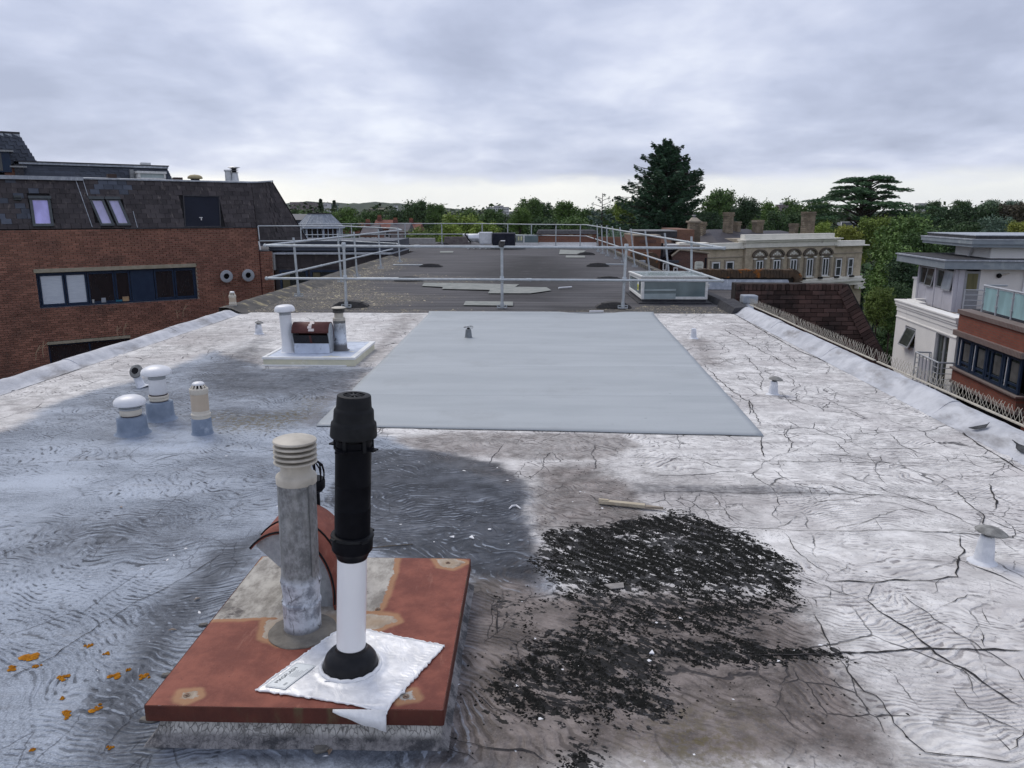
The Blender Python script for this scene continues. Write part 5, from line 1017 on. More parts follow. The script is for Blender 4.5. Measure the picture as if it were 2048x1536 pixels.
# glazed skylight
M_SKF = mat('white_flaking_frame', (.72, .73, .72), (.60, .60, .58), 14, .5, .3, 40, c3=(.34, .32, .29), s3=12, t3=(.62, .74))
def glass(name, c, rough=.08, sp=.6, tr=0.0):
    m, nt, N, L, P = nodes(name); g = G(nt); P.inputs['Base Color'].default_value = (*c, 1); P.inputs['Roughness'].default_value = rough; P.inputs['Specular IOR Level'].default_value = sp
    n = g.noise(g.map(g.pos(), (1, 1, .3)), 3, 4); L.new(g.mix(g.step(n, .3, .7), tuple(q * .8 for q in c), tuple(q * 1.15 for q in c)), P.inputs['Base Color'])
    if tr: P.inputs['Alpha'].default_value = 1 - tr
    return m
M_GLF = glass('wired_green_glass', (.14, .19, .20), .12); M_GLT = glass('wired_top_glass', (.33, .40, .41), .15); M_TAPE = mat('pale_tape', (.33, .39, .40), (.27, .32, .33), 5, .5)
t = thing('roof_skylight', 'boxy glazed skylight with flaking white frame and a pale repair tape on its front pane', 'skylight', (2.7, 15.4, 0))
sx0, sx1, sy0, sy1 = 2.06, 3.30, 14.58, 16.5; zf, zb = .475, .425
build(MB().prism([(sx0 - .06, sy0 - .10, -.01), (sx1 + .06, sy0 - .10, -.01), (sx1 + .06, sy1 + .06, -.01), (sx0 - .06, sy1 + .06, -.01)], (0, 0, .03)).box(sx0 + .02, sx1 - .02, sy0 + .02, sy1 - .02, .0, .085), 'felt_curb', M_FELTD, t, bev=.01)
F = Vector
def sk(a, b, c, d, w, tv, nm, gm): # frame and pane in quad (tl,tr,br,bl)
    q = [F(a), F(b), F(c), F(d)]; o = build(MB().frame(q, w, tv), nm, M_SKF, t, bev=.004); tv = F(tv); cc = sum(q, F()) / 4
    build(MB().prism([p.lerp(cc, .05) + tv * .35 for p in q], tv * .2), 'pane', gm, o); return o
front = sk((sx0, sy0, zf), (sx1, sy0, zf), (sx1, sy0, .07), (sx0, sy0, .07), .05, (0, .05, 0), 'front_frame', M_GLF)
sk((sx0, sy1, zb), (sx0, sy0 + .052, zf - .002), (sx0, sy0 + .052, .07), (sx0, sy1, .07), .05, (.05, 0, 0), 'side_frame', M_GLF); sk((sx1, sy0 + .052, zf - .002), (sx1, sy1, zb), (sx1, sy1, .07), (sx1, sy0 + .052, .07), .05, (-.05, 0, 0), 'side_frame', M_GLF)
sk((sx1 - .052, sy1, zb - .002), (sx0 + .052, sy1, zb - .002), (sx0 + .052, sy1, .07), (sx1 - .052, sy1, .07), .05, (0, -.05, 0), 'rear_frame', M_GLF)
sk((sx0 - .02, sy1 + .02, zb + .005), (sx1 + .02, sy1 + .02, zb + .005), (sx1 + .02, sy0 - .03, zf + .005), (sx0 - .02, sy0 - .03, zf + .005), .045, (0, 0, .03), 'top_frame', M_GLT)
build(MB().box(2.70, 2.712, sy0 - .03, sy1, zb + .012, zb + .03), 'glazing_bar', M_GLF, t)
for z0, z1, x1 in ((.075, .175, 2.70), (.225, .262, 2.70)): build(MB().prism([(sx0 + .05, sy0 - .003, z0), (x1, sy0 - .003, z0 + .004), (x1 + .004, sy0 - .003, z1 + .006), (sx0 + .05, sy0 - .003, z1)], (0, .006, 0)), 'repair_tape', M_TAPE, t)
st = build(MB().box(sx0 - .004, sx0 - .001, 14.98, 15.14, .19, .41), 'warning_sticker', mat('sticker_white', (.74, .76, .74)), t); M_YEL = mat('sticker_yellow', (.62, .62, .04), (.56, .57, .05))
build(MB().box(sx0 - .0062, sx0 - .0042, 14.99, 15.13, .20, .31), 'sticker_warning_panel', M_YEL, st)
build(MB().prism([(sx0 - .0066, 15.02, .225), (sx0 - .0066, 15.10, .225), (sx0 - .0066, 15.06, .29)], (-.0006, 0, 0)), 'sticker_symbol', M_DARK, st)
build(MB().box(sx1 + .005, sx1 + .10, 14.9, 15.02, .26, .33), 'stay_bracket', M_SKF, t, bev=.01)

# duct, wrapped unit, second skylight and brick plant upstand near the far end
M_SILV = mat('silver_duct_wrap', (.52, .54, .57), (.68, .70, .73), 6, .35, .5, 14, metal=.55); M_NAVY = mat('dark_tarpaulin', (.010, .012, .022), (.022, .025, .04), 6, .55, .5, 8); DY = 37.5
t = thing('duct_unit', 'silver lagged air duct on a low frame running into a black-wrapped unit', 'air duct', (-2.151, 37.5, 0.22))
a = F((-3.062, 37.5, 0.503)); b = F((-2.557, 37.5, 0.503)); c = F((-1.934, 37.5, 0.48))
build(MB().tube([a, a.lerp(b, .5), b], [.20, .21, .21], 18), 'round_duct', M_SILV, t); build(MB().tube([b - F((.04, 0, 0)), b + F((.03, 0, 0))], .25, 18), 'duct_collar', M_SILV, t); build(MB().pbox(b + F((.02, -.25, -.28)), (c.x - b.x, 0, 0), (0, .5, 0), (0, 0, .56)), 'square_duct', M_SILV, t, bev=.03)
d = F((-3.228, 37.5, 0.644)); build(MB().tube([d + F((-.10, 0, 0)), d + F((.2, 0, -.02))], .07, 12), 'inlet_cowl', M_WHT, t); build(MB().cbox(a + F((-.02, -.05, 0)), .05, .45, .48, 0, Matrix.Rotation(R(-35), 4, 'Y')), 'damper_plate', M_DARK, t)
for u in range(5): x = a.x + (c.x - a.x) * u / 4; build(MB().box(x - .03, x + .03, 37.2, 37.8, 0, .12), 'foot_block', M_SKF, t)
build(MB().box(a.x - .1, c.x + .6, 37.18, 37.24, .12, .17), 'support_rail', M_RAIL, t)
e0, e1 = F((-1.885, 37, 0.263)), F((-0.82, 37, 0.729)); n = 16; mb = MB()
mb.box(e0.x, e1.x, 36.9, 37.9, .12, e1.z + .02); build(mb, 'wrapped_unit', M_NAVY, t, bev=.05)
for i in range(5): x = e0.x + (e1.x - e0.x) * (.1 + .2 * i); build(MB().tube([(x, 36.885, e1.z), (x + .05 * (-1) ** i, 36.88, .5), (x - .02, 36.885, .2)], .014, 6), 'wrap_fold', M_NAVY, t)
build(MB().box(e0.x - .1, e1.x + .5, 36.95, 37.05, 0.0, .06), 'kerb_slab', M_CW, t)
f0, f1 = F((-0.861, 40, 0.152)), F((0.287, 40, 0.555)); t = thing('rooflight', 'small grey glazed rooflight between the black-wrapped unit and the brick upstand', 'skylight', ((f0.x + f1.x) / 2, 40, 0))
build(MB().box(f0.x, f1.x, 40, 41.2, .0, .2), 'curb', M_SKF, t); build(MB().box(f0.x + .02, f0.x + .42, 39.99, 41.1, .2, f1.z), 'end_panel', mat('grey_green_panel', (.24, .27, .27)), t); build(MB().prism([(f0.x + .43, 40, .2), (f1.x, 40, .2), (f1.x, 40, f1.z - .02), (f0.x + .43, 40, f1.z - .02)], (0, 1.1, 0)), 'pane', M_GLF, t); build(MB().box(f0.x + .40, f0.x + .46, 39.97, 40.0, .15, f1.z), 'mullion', M_SKF, t)
for x in (.12, .26): build(MB().box(f0.x + x, f0.x + x + .08, 39.975, 39.99, f1.z - .25, f1.z - .05), 'label_plate', mat('yellow_white_label', (.7, .7, .4)) if x < .2 else bpy.data.materials['yellow_white_label'], t)
def brickm(name, c1, c2, mortar, bw=.225, bh=.075, rot=0.0, rv=.35, mw=.06):
    """brickwork too far off to pick single bricks apart"""
    m, nt, N, L, P = nodes(name); g = G(nt); p = g.pos(); s = N.new('ShaderNodeSeparateXYZ'); L.new(p, s.inputs[0]); cr, sr = math.cos(rot), math.sin(rot)
    u = g.math('ADD', g.math('ADD', g.math('MULTIPLY', s.outputs[0], cr), g.math('MULTIPLY', s.outputs[1], sr)), 0); cb = N.new('ShaderNodeCombineXYZ'); L.new(u, cb.inputs[0]); L.new(s.outputs[2], cb.inputs[1])
    b = N.new('ShaderNodeTexBrick'); L.new(cb.outputs[0], b.inputs[0]); b.inputs['Scale'].default_value = 1; b.inputs['Brick Width'].default_value = bw; b.inputs['Row Height'].default_value = bh; b.inputs['Mortar Size'].default_value = bh * mw * 1.6; b.inputs['Color1'].default_value = (*c1, 1); b.inputs['Color2'].default_value = (*c2, 1); b.inputs['Mortar'].default_value = (*mortar, 1); b.inputs['Bias'].default_value = -.1
    c = g.mix(g.math('MULTIPLY', g.step(g.noise(p, 1.4, 7, .65), .42, .66), rv), b.outputs['Color'], tuple(q * .45 for q in c1)); c = g.mix(g.math('MULTIPLY', g.step(g.noise(p, 9, 5, .7), .5, .7), .3), c, tuple(min(1, q * 1.5) for q in c2))
    L.new(c, P.inputs['Base Color']); P.inputs['Roughness'].default_value = .9; L.new(g.bump(b.outputs['Fac'], -.4, .008), P.inputs['Normal']); return m
M_BRKR = brickm('far_red_brick', (.24, .095, .055), (.17, .065, .045), (.22, .18, .15))
M_BRKD = brickm('far_dark_brick', (.13, .065, .05), (.085, .045, .04), (.12, .10, .09))
g0, g1 = F((0.32, 40.5, 0.083)), F((3.289, 40.5, 0.086)); zt = (1.681, 40.5, 0.618)[2]; zr_ = (1.679, 40.5, 0.795)[2]
t = thing('plant_upstand', 'low red-brick plant box with a dark felt roof at the far end of the roof', 'plant box', ((g0.x + g1.x) / 2, 41, 0))
build(MB().box(g0.x, g1.x, 40.5, 43, -.05, zt), 'brick_wall', M_BRKR, t); build(MB().prism([(g0.x - .1, 40.4, zt), (g1.x + .1, 40.4, zt), (g1.x, 40.6, zr_), (g0.x, 40.6, zr_)], (0, 2.4, 0)), 'felt_lid', M_FELTD, t, bev=.01); build(MB().prism([(g0.x - .25, 40.15, 0), (g0.x + .02, 40.495, .20), (g1.x - .02, 40.495, .20), (g1.x + .25, 40.15, 0), ], (0, .003, -.001)), 'white_flashing', M_SKF, t)
for px in (1083, 1096, 1110, 1140, 1178): qx = g0.x + (g1.x - g0.x) * (px - 1077) / 115; build(MB().box(qx - .05, qx + (.16 if px > 1130 else .06), 40.485, 40.5, zt - .10, zt - .02), 'air_brick', mat('air_brick_buff', (.42, .33, .22)) if px == 1083 else bpy.data.materials['air_brick_buff'], t)
solo(MB().box(-8, -5.4, 43.0, 43.5, 0, .32).box(-9.5, -8.2, 43.2, 43.6, 0, .2), 'roof_parapet', mat('pale_parapet', (.30, .29, .28), (.38, .37, .36)), 'low pale parapet at the far left edge of the dark roof', 'parapet')
solo(MB().box(-4.9, -3.4, 43.4, 43.8, 0, .38).box(-7.9, -7.2, 43.52, 43.7, .32, .52), 'roof_parapet', mat('dark_parapet', (.12, .10, .10), (.2, .18, .17)), 'dark parapet beyond the left end of the silver duct', 'parapet')

# ---------------------------------------------------------------- brick gable, lichened parapet and lower roof to the right
t = o = grid_mesh('lower_roof', np.linspace(3.64, 5.8, 30), np.linspace(14.6, 24, 50), lambda x, y: -.15 + .02 * fbm(x, y, 3), M_FELT, {'mF': lambda x, y: (x * 0 + .15, x * 0, x * 0)}); tag(o, kind='structure')
def brick_mat(name, c1, c2, c3, rv=.4):
    return mat(name, c1, c2, 3.0, .88, .5, 60, c3=c3, s3=1.3, t3=(.50, .68), rv=rv)
M_GB = brick_mat('dark_gable_brick', (.098, .058, .050), (.070, .045, .040), (.035, .028, .027), .5); M_GM = mat('dark_mortar', (.045, .038, .036), (.03, .027, .026), 9, .95, .3)
t = thing('brick_gable', 'dark brick gable wall with a raking brick-on-edge coping beyond the right kerb', 'gable wall', (4.9, 14.3, GZ))
gy_ = 14.30; build(MB().prism([(3.74, gy_ + .02, GZ), (6.98, gy_ + .02, GZ), (6.98, gy_ + .02, -1.55), (6.60, gy_ + .02, -.93), (5.80, gy_ + .02, .385), (3.74, gy_ + .02, .395)], (0, .28, 0)), 'wall_core', M_GM, t)
me_gb = unit_mesh('brick', M_GB); its = []; M = rootmat(t).inverted()
ch = .0805; rake = lambda z: 5.80 + (.385 - z) * .613
for r in range(24):
    z = .270 - ch * (r + .5); x = 3.74 - (.115 if r % 2 else 0); xe = rake(z) - .20
    while x < xe:
        L_ = .232 if x + .232 < xe + .05 else xe - x
        if x + L_ > 3.80 and L_ > .05:
            a = max(x, 3.745); its.append((M @ Vector(((a + x + L_) / 2, gy_ + rr.uniform(-.004, .006) - .002, z)), ((x + L_ - a - .009, 0, 0), (0, .05, rr.uniform(-.001, .001)), (0, 0, ch - .010))))
        x += .232
x = 3.75
while x < 5.74: its.append((M @ Vector((x + .036, gy_ + rr.uniform(-.006, .004), .335 + rr.uniform(-.004, .004))), ((.064, 0, rr.uniform(-.002, .002)), (0, .06, 0), (0, 0, .112)))); x += .074
d = Vector((.613, 0, -1)).normalized(); nn = Vector((d.z, 0, -d.x)) * -1
for i in range(32):
    c = Vector((5.76, gy_ - .012, .36)) + d * (i * .077 + .03) - nn * .10 + Vector((.0, 0, 0)); its.append((M @ (c + nn * rr.uniform(-.006, .006)), (d * .066, (0, .07, 0), nn * .205)))
pieces(t, 'brick', me_gb, its, 300)
t = thing('lichen_parapet', 'brick parapet crusted with orange lichen, its end rounded, above a lead flashing', 'parapet', (5.3, 19, -.2)); M_LPB = mat('lichened_brick', (.105, .070, .045), (.065, .05, .038), 6, .9, .5, 40, c3=(.33, .115, .022), s3=3.4, t3=(.54, .64)); M_LPC = mat('parapet_core', (.05, .045, .04))
build(MB().prism([(3.9, 19.03, -.3), (6.5, 19.03, -.3), (6.5, 19.03, .02), (6.34, 19.03, .27), (3.9, 19.03, .28)], (0, .25, 0)), 'core', M_LPC, t); me_lb = unit_mesh('brick', M_LPB); its = []; M = rootmat(t).inverted(); x = 3.92
while x < 6.26: its.append((M @ Vector((x + .036, 19.10 + rr.uniform(-.008, .008), .225 + rr.uniform(-.01, .01))), ((.066, 0, 0), (0, .30, 0), (0, 0, .19)))); x += .074
for i in range(6):
    a = R(75 - i * 17); its.append((M @ Vector((6.26 + .20 * math.cos(a), 19.10, .05 + .20 * math.sin(a))), (Vector((-math.sin(a), 0, math.cos(a))) * .062, (0, .30, 0), Vector((math.cos(a), 0, math.sin(a))) * .19)))
pieces(t, 'brick', me_lb, its, 300); build(MB().prism([(3.9, 18.93, .09), (6.20, 18.93, .085), (6.30, 18.88, -.16), (3.9, 18.86, -.16)], (0, .03, 0)), 'lead_flashing', M_LEAD, t, bev=.006)
# ---------------------------------------------------------------- brick office with slate mansard on the left
# local frame: x along the wall, y into the building, z up
OB = thing('brick_office', 'red-brown brick office with a dark slate mansard roof and a navy window strip', 'building', (-16.93, 24.56, 0), R(38))
MO = rootmat(OB)
M_MORT = mat('old_mortar', (.42, .33, .265), (.32, .255, .21), 6, .95, .3); M_BR = mat('red_brown_brick', (.29, .142, .102), (.215, .106, .080), 1.2, .88, .3, 50, c3=(.14, .076, .060), s3=.7, t3=(.54, .74), rv=.30)
M_NAVYF = mat('navy_window_frame', (.014, .026, .055), (.018, .034, .066), 5, .4); M_PANE = glass('dark_window_glass', (.012, .016, .020), .05, .6); M_STONE2 = mat('stone_lintel', (.34, .31, .24), (.26, .24, .18), 6, .85, .4, 40)
lb = lambda mb, nm, m, par=OB, **k: build(mb, nm, m, par, local=True, **k)
W0, W1, WZ = .80, 5.85, (-1.42, -.26)
core = MB()
def wallbox(x0, x1, z0, z1): core.box(x0, x1, .03, .35, z0, z1)
wallbox(-3, 8.20, -.13, 1.12); wallbox(-3, W0, -1.42, -.13); wallbox(W1, 8.20, -1.42, -.13); wallbox(-3, 8.2, -2.56, -1.42); wallbox(-3, .88, -4.0, -2.56); wallbox(3.4, 8.2, -4.0, -2.56); wallbox(-3, 8.2, GZ, -4.0); wallbox(8.2, 8.74, GZ, .20)
lb(core, 'wall', M_MORT)
lb(MB().box(-3, 8.1, .36, 9, GZ, 1.1), 'building_core', M_MORT)
me_b = unit_mesh('brick', M_BR); its = []
r = 0; z = 1.125
while z > -3.9:
    z -= .075; x = -.75 - (.112 if r % 2 else 0); xe = 8.72 if z < .16 else 8.2
    head = (r % 5 == 2)
    while x < xe:
        L_ = .225; a, b = max(x, -.75), min(x + L_, xe); cz = z + .0375; hit = False
        segs = [(a, b)]
        for (h0, h1, v0, v1) in ((W0, W1, -1.42, -.13), (.88, 3.4, -3.8, -2.55)):
            if v0 - .02 < cz < v1: segs = [s for q in segs for s in ((q[0], min(q[1], h0)), (max(q[0], h1), q[1])) if s[1] - s[0] > .04]
        for a, b in segs:
            if b - a > .04: its.append((((a + b) / 2, .015 + rr.uniform(-.004, .004), cz), ((b - a - .014, 0, 0), (0, .06, 0), (0, 0, .059))))
        x += L_
    r += 1
pieces(OB, 'brick', me_b, its, 300, 'far_bricks')
lb(MB().box(W0 - .05, W1 + .01, -.035, .03, -.262, -.132), 'lintel', M_STONE2, bev=.006); lb(MB().box(.86, 3.42, -.03, .03, -2.66, -2.565), 'lintel', M_STONE2, bev=.006)
lb(MB().box(3.6, 8.25, -.06, .30, 1.125, 1.165), 'gutter_edge', M_FELTD); 
# navy window strip
wf = lb(MB().frame([(W0, .09, -.262), (W1, .09, -.262), (W1, .09, -1.42), (W0, .09, -1.42)], .06, (0, .07, 0)), 'window_strip', M_NAVYF, bev=.004)
def lights(x0, x1, kind):
    z0, z1 = -1.36, -.322
    if kind == 'panel': lb(MB().box(x0, x1, .10, .14, z0, z1), 'navy_panel', M_NAVYF, wf); return
    lb(MB().frame([(x0, .085, z1), (x1, .085, z1), (x1, .085, z0), (x0, .085, z0)], .055, (0, .06, 0)), 'sash', M_NAVYF, wf, bev=.004)
    if kind == 'blind':
        lb(MB().box(x0 + .05, x1 - .05, .116, .120, z0 + .05, z1 - .05), 'blind', M_BLIND, wf)
        mb = MB()
        for i in range(24): zz = z0 + .10 + i * (z1 - z0 - .16) / 23; mb.pbox((x0 + .056, .109, zz), (x1 - x0 - .112, 0, 0), (0, .004, .002), (0, 0, .028))
        lb(mb, 'blind_slats', M_BLIND, wf)
    lb(MB().box(x0 + .05, x1 - .05, .098 if kind != 'blind' else .124, .102 if kind != 'blind' else .128, z0 + .05, z1 - .05), 'pane', M_PANE, wf)
M_BLIND = mat('white_blind', (.60, .66, .72), (.52, .58, .65), 3, .7, sc=(1, 1, 8))
for a, b, k in ((.87, 1.60, 'blind'), (1.62, 2.27, 'blind'), (2.29, 3.12, 'g'), (3.14, 3.62, 'g'), (3.64, 4.40, 'panel'), (4.42, 5.08, 'g'), (5.10, 5.79, 'g')): lights(a, b, k)
lb(MB().box(.80, 5.85, -.005, .09, -1.455, -1.422), 'sill', M_NAVYF)
lb(MB().frame([(.88, .09, -2.66), (3.4, .09, -2.66), (3.4, .09, -3.8), (.88, .09, -3.8)], .06, (0, .07, 0)).box(2.1, 2.16, .09, .15, -3.8, -2.66), 'window_strip', M_NAVYF); lb(MB().box(.93, 3.35, .11, .115, -3.78, -2.70), 'pane', M_PANE)
# things on the sill behind the glass read as small items
for (x, w, h, c, nm, lbx) in ((2.40, .075, .12, (.5, .52, .52), 'cup', 'small white cup on the office window sill'), (2.72, .14, .16, (.30, .33, .37), 'grey_box', 'small grey box on the office window sill beside the cup'), (3.20, .20, .06, (.03, .16, .24), 'blue_folder', 'flat blue folder on the office window sill'), (3.42, .20, .16, (.38, .26, .15), 'carton', 'brown carton on the office window sill')):
    p = MO @ Vector((x, .082, -1.36)); mm = mat(nm + '_colour', c)
    if nm == 'cup': mb = MB().lathe([(.026, 0), (.036, .09), (.038, .12)], p, 14)
    else: mb = MB().cbox(p + Vector((0, 0, h / 2)), w, .028, h, R(38))
    solo(mb, nm, mm, lbx, 'cup' if nm == 'cup' else 'folder' if 'folder' in nm else 'box')
# two round extract vents
for i, x in enumerate((6.87, 7.68)):
    p = MO @ Vector((x, .0, -.64)); m3 = Matrix.Rotation(R(38), 4, 'Z') @ Matrix.Rotation(R(90), 4, 'X')
    t = thing('wall_vent', ('left' if i == 0 else 'right') + ' one of two round grey extract vents on the brick office wall', 'wall vent', p, 0, 'round extract vents on the brick wall')
    build(MB().lathe([(.135, .02), (.135, .16), (.225, .17), (.232, .18), (.228, .20), (.215, .205), (.115, .215), (.105, .20), (.105, .12)], p, 32, m3, close=False), 'cowl_ring', mat('zinc_grey_vent', (.30, .33, .36), (.36, .39, .42), 6, .5) if i == 0 else bpy.data.materials['zinc_grey_vent'], t); build(MB().lathe([(0, .14), (.106, .14)], p, 24, m3), 'duct_mouth', M_DARK, t)
lb(MB().tube([(8.215, -.02, 1.1), (8.215, -.02, -3.9)], .018, 6), 'red_pipe', mat('dull_red_pipe', (.06, .02, .02)))
lb(MB().tube([(8.22, -.03, .62), (8.25, -.05, .3)], .03, 6), 'white_stub', M_WHT)
# slate mansard
M_SL = mat('dark_slate', (.062, .054, .056), (.042, .037, .040), 2.2, .62, .4, 50, c3=(.12, .105, .10), s3=2.6, t3=(.57, .70), sc3=(3.2, 3.2, .5), rv=.30); M_SLB = mat('new_blue_slate', (.080, .092, .118), (.062, .072, .096), 3, .5, .3, 40, rv=.3); M_UNDER = mat('roof_underlay', (.022, .021, .023), rough=.9)
me_s = unit_mesh('roof_slate', M_SL); me_sb = unit_mesh('roof_slate', M_SLB)
ml = lambda s, k: Vector((s, .03 + .69 * k, 1.16 + 1.63 * k))
HB, HT = 8.18, 8.34
lb(MB().prism([(-3, .06, 1.14), (HB, .06, 1.14), (HT, .75, 2.77), (-3, .75, 2.77)], (0, .5, -.1)), 'mansard_deck', M_UNDER)
up = (ml(0, 1) - ml(0, 0)).normalized(); nrm = Vector((0, -up.z, up.y)); rows = 10; its = []; itb = []
holes = [(.90, 1.53, .05, .65), (2.74, 3.72, .05, .64), (5.62, 7.02, -.1, .71)]
for r in range(rows):
    k0, k1 = r / rows, (r + 1) / rows; kc = (k0 + k1) / 2; x = -1.0 - (.15 if r % 2 else 0); h = (ml(0, k1) - ml(0, k0)).length
    xe = HB + (HT - HB) * kc
    while x < xe:
        a, b = x, min(x + .30, xe); segs = [(a, b)]
        for h0, h1, v0, v1 in holes:
            if v0 < kc < v1: segs = [s for q in segs for s in ((q[0], min(q[1], h0)), (max(q[0], h1), q[1])) if s[1] - s[0] > .05]
        for a, b in segs:
            c = ml((a + b) / 2, kc) + nrm * (.012 + rr.uniform(-.003, .004)); ti = up * (h * 1.12) + nrm * -.012
            (itb if (2.55 < a < 3.85 and kc > .65 and rr.random() < .75) or (a < 1.0 and rr.random() < .22) else its).append((tuple(c), ((b - a - .012, 0, 0), ti, nrm * .011)))
        x += .30
# end slope, turned away to the right
iv = MO.inverted(); le = iv @ EYE; E0, E1, E2, E3 = Vector((HB, .03, 1.16)), Vector((HT, .72, 2.79)), Vector((9.30, 1.15, 2.85)), Vector((10.75, 1.45, .55)); E0b = Vector((8.28, .20, .55))
lb(MB().prism([E0b + Vector((0, .06, 0)), E3 + Vector((0, .06, 0)), E2 + Vector((0, .06, 0)), E1 + Vector((0, .06, 0))], (.0, .35, -.05)), 'hip_deck', M_UNDER)
rows = 12
for r in range(rows):
    k0, k1 = r / rows, (r + 1) / rows; A0, A1, B0, B1 = E0b.lerp(E1, k0), E0b.lerp(E1, k1), E3.lerp(E2, k0), E3.lerp(E2, k1); n = 7; off = .5 / n if r % 2 else 0
    for i in range(n + 1):
        u0, u1 = max(0, i / n - off), min(1, (i + 1) / n - off)
        if u1 - u0 < .04: continue
        p00, p10, p01 = A0.lerp(B0, u0), A0.lerp(B0, u1), A1.lerp(B1, u0); ex = (p10 - p00); ey = (p01 - p00) * 1.12; nz = ex.cross(ey).normalized()
        if nz.dot(le - p00) < 0: nz = -nz
        its.append((tuple((p00 + ex / 2 + ey / 2.2 + nz * .012)), (ex * .97, ey - nz * .01, nz * .010)))
pieces(OB, 'roof_slate', me_s, its, 290, 'far_slates'); pieces(OB, 'roof_slate', me_sb, itb, 40)
lb(MB().prism([(-3, .66, 2.79), (HT, .66, 2.79), tuple(E2 + Vector((.05, -.02, .03))), tuple(E2 + Vector((.05, .4, .03))), (HT, 1.2, 2.80), (-3, 1.2, 2.84)], (0, 0, .05)).box(-3, 2.6, .60, .72, 2.74, 2.86), 'lead_edge', M_LEAD)
lb(MB().prism([(-3, 1.2, 2.80), (8.6, 1.2, 2.80), tuple(E2 + Vector((0, .1, 0))), (11.5, 9, 2.8), (-3, 9, 2.8)], (0, 0, .03)), 'flat_roof', M_FELTD)
lb(MB().tube([E2 + Vector((.01, -.02, .02)), E3 + Vector((.01, -.02, 0))], .02, 6), 'hip_edge', M_UNDER)
for q in ([(2.38, .98), (2.62, .02)], [(2.60, .97), (2.66, .66)], [(3.98, .34), (4.02, .0)]):
    a, b = ml(*q[0]), ml(*q[1]); lb(MB().tube([a + nrm * .03, b + nrm * .03], .012, 5), 'lead_soaker', M_LEAD)
# roof windows
M_LILAC = glass('lilac_blind_glass', (.46, .43, .80), .22, .5); M_LILAC2 = glass('pale_lilac_glass', (.40, .39, .58), .12, .6); M_GREYF = mat('grey_roof_window_frame', (.060, .070, .075), (.08, .09, .095), 6, .5)
def roof_window(q, pane, fw=.085):
    q = [Vector(p) for p in q]; nz = (q[1] - q[0]).cross(q[3] - q[0]).normalized()
    if nz.y > 0: nz = -nz
    o = lb(MB().frame([p + nz * .02 for p in q], fw, nz * .07), 'roof_window', M_GREYF, bev=.006); cc = sum(q, Vector()) / 4
    w = (q[1] - q[0]).length; i = [p.lerp(cc, .18) for p in q]; lb(MB().prism([p + nz * .045 for p in i], nz * .008), 'pane', pane, o)
    lb(MB().frame([p.lerp(cc, .17) + nz * .05 for p in q], .022, nz * .014), 'pane_edge', M_BAND, o)
    lb(MB().pbox(q[0] + nz * .09 - (q[1] - q[0]) * .04 - (q[3] - q[0]) * .02, (q[1] - q[0]) * 1.08, (q[3] - q[0]) * .10, nz * .035), 'top_hood', M_GREYF, o, bev=.006)
roof_window([ml(.93, .61), ml(1.53, .61), ml(1.50, .03), ml(.90, .03)], M_LILAC)
for s in (2.66, 3.17): roof_window([ml(s, .61), ml(s + .44, .61), ml(s + .66, .03), ml(s + .22, .03)], M_LILAC2, .075)
d0 = lb(MB().frame([ml(5.74, .69) + nrm * .0, ml(7.04, .69), ml(6.87, .0), ml(5.60, .0)], .035, nrm * .03), 'door_surround', M_FELTD)
lb(MB().prism([ml(5.78, .67) + nrm * -.03, ml(7.0, .67) + nrm * -.03, ml(6.84, .0) + nrm * -.03, ml(5.65, .0) + nrm * -.03], nrm * .03), 'door_leaf', mat('navy_black_door', (.003, .005, .014), (.005, .008, .019), 2, .4, spec=.2), d0)
p = ml(6.22, .20); lb(MB().tube([p + nrm * .05 + Vector((-.07, 0, 0)), p + nrm * .05 + Vector((.05, 0, 0))], .014, 8).pbox(p + Vector((-.012, 0, -.09)) + nrm * .01, (.035, 0, 0), nrm * .03, (0, 0, .11)), 'handle', M_WHT, d0)
mb = MB(); p = ml(.50, .55); mb.prism([p + nrm * .02, p + Vector((.22, 0, 0)) + nrm * .02, p + Vector((.22, 0, 0)) + up * .13 + nrm * .07, p + up * .13 + nrm * .07], nrm * .05); lb(mb, 'slate_vent', M_GREYF, bev=.008); lb(MB().prism([p + nrm * .07 + up * .03, p + Vector((.20, 0, 0)) + nrm * .07 + up * .03, p + Vector((.20, 0, 0)) + up * .06 + nrm * .095, p + up * .06 + nrm * .095], nrm * .01), 'vent_slot', M_DARK)
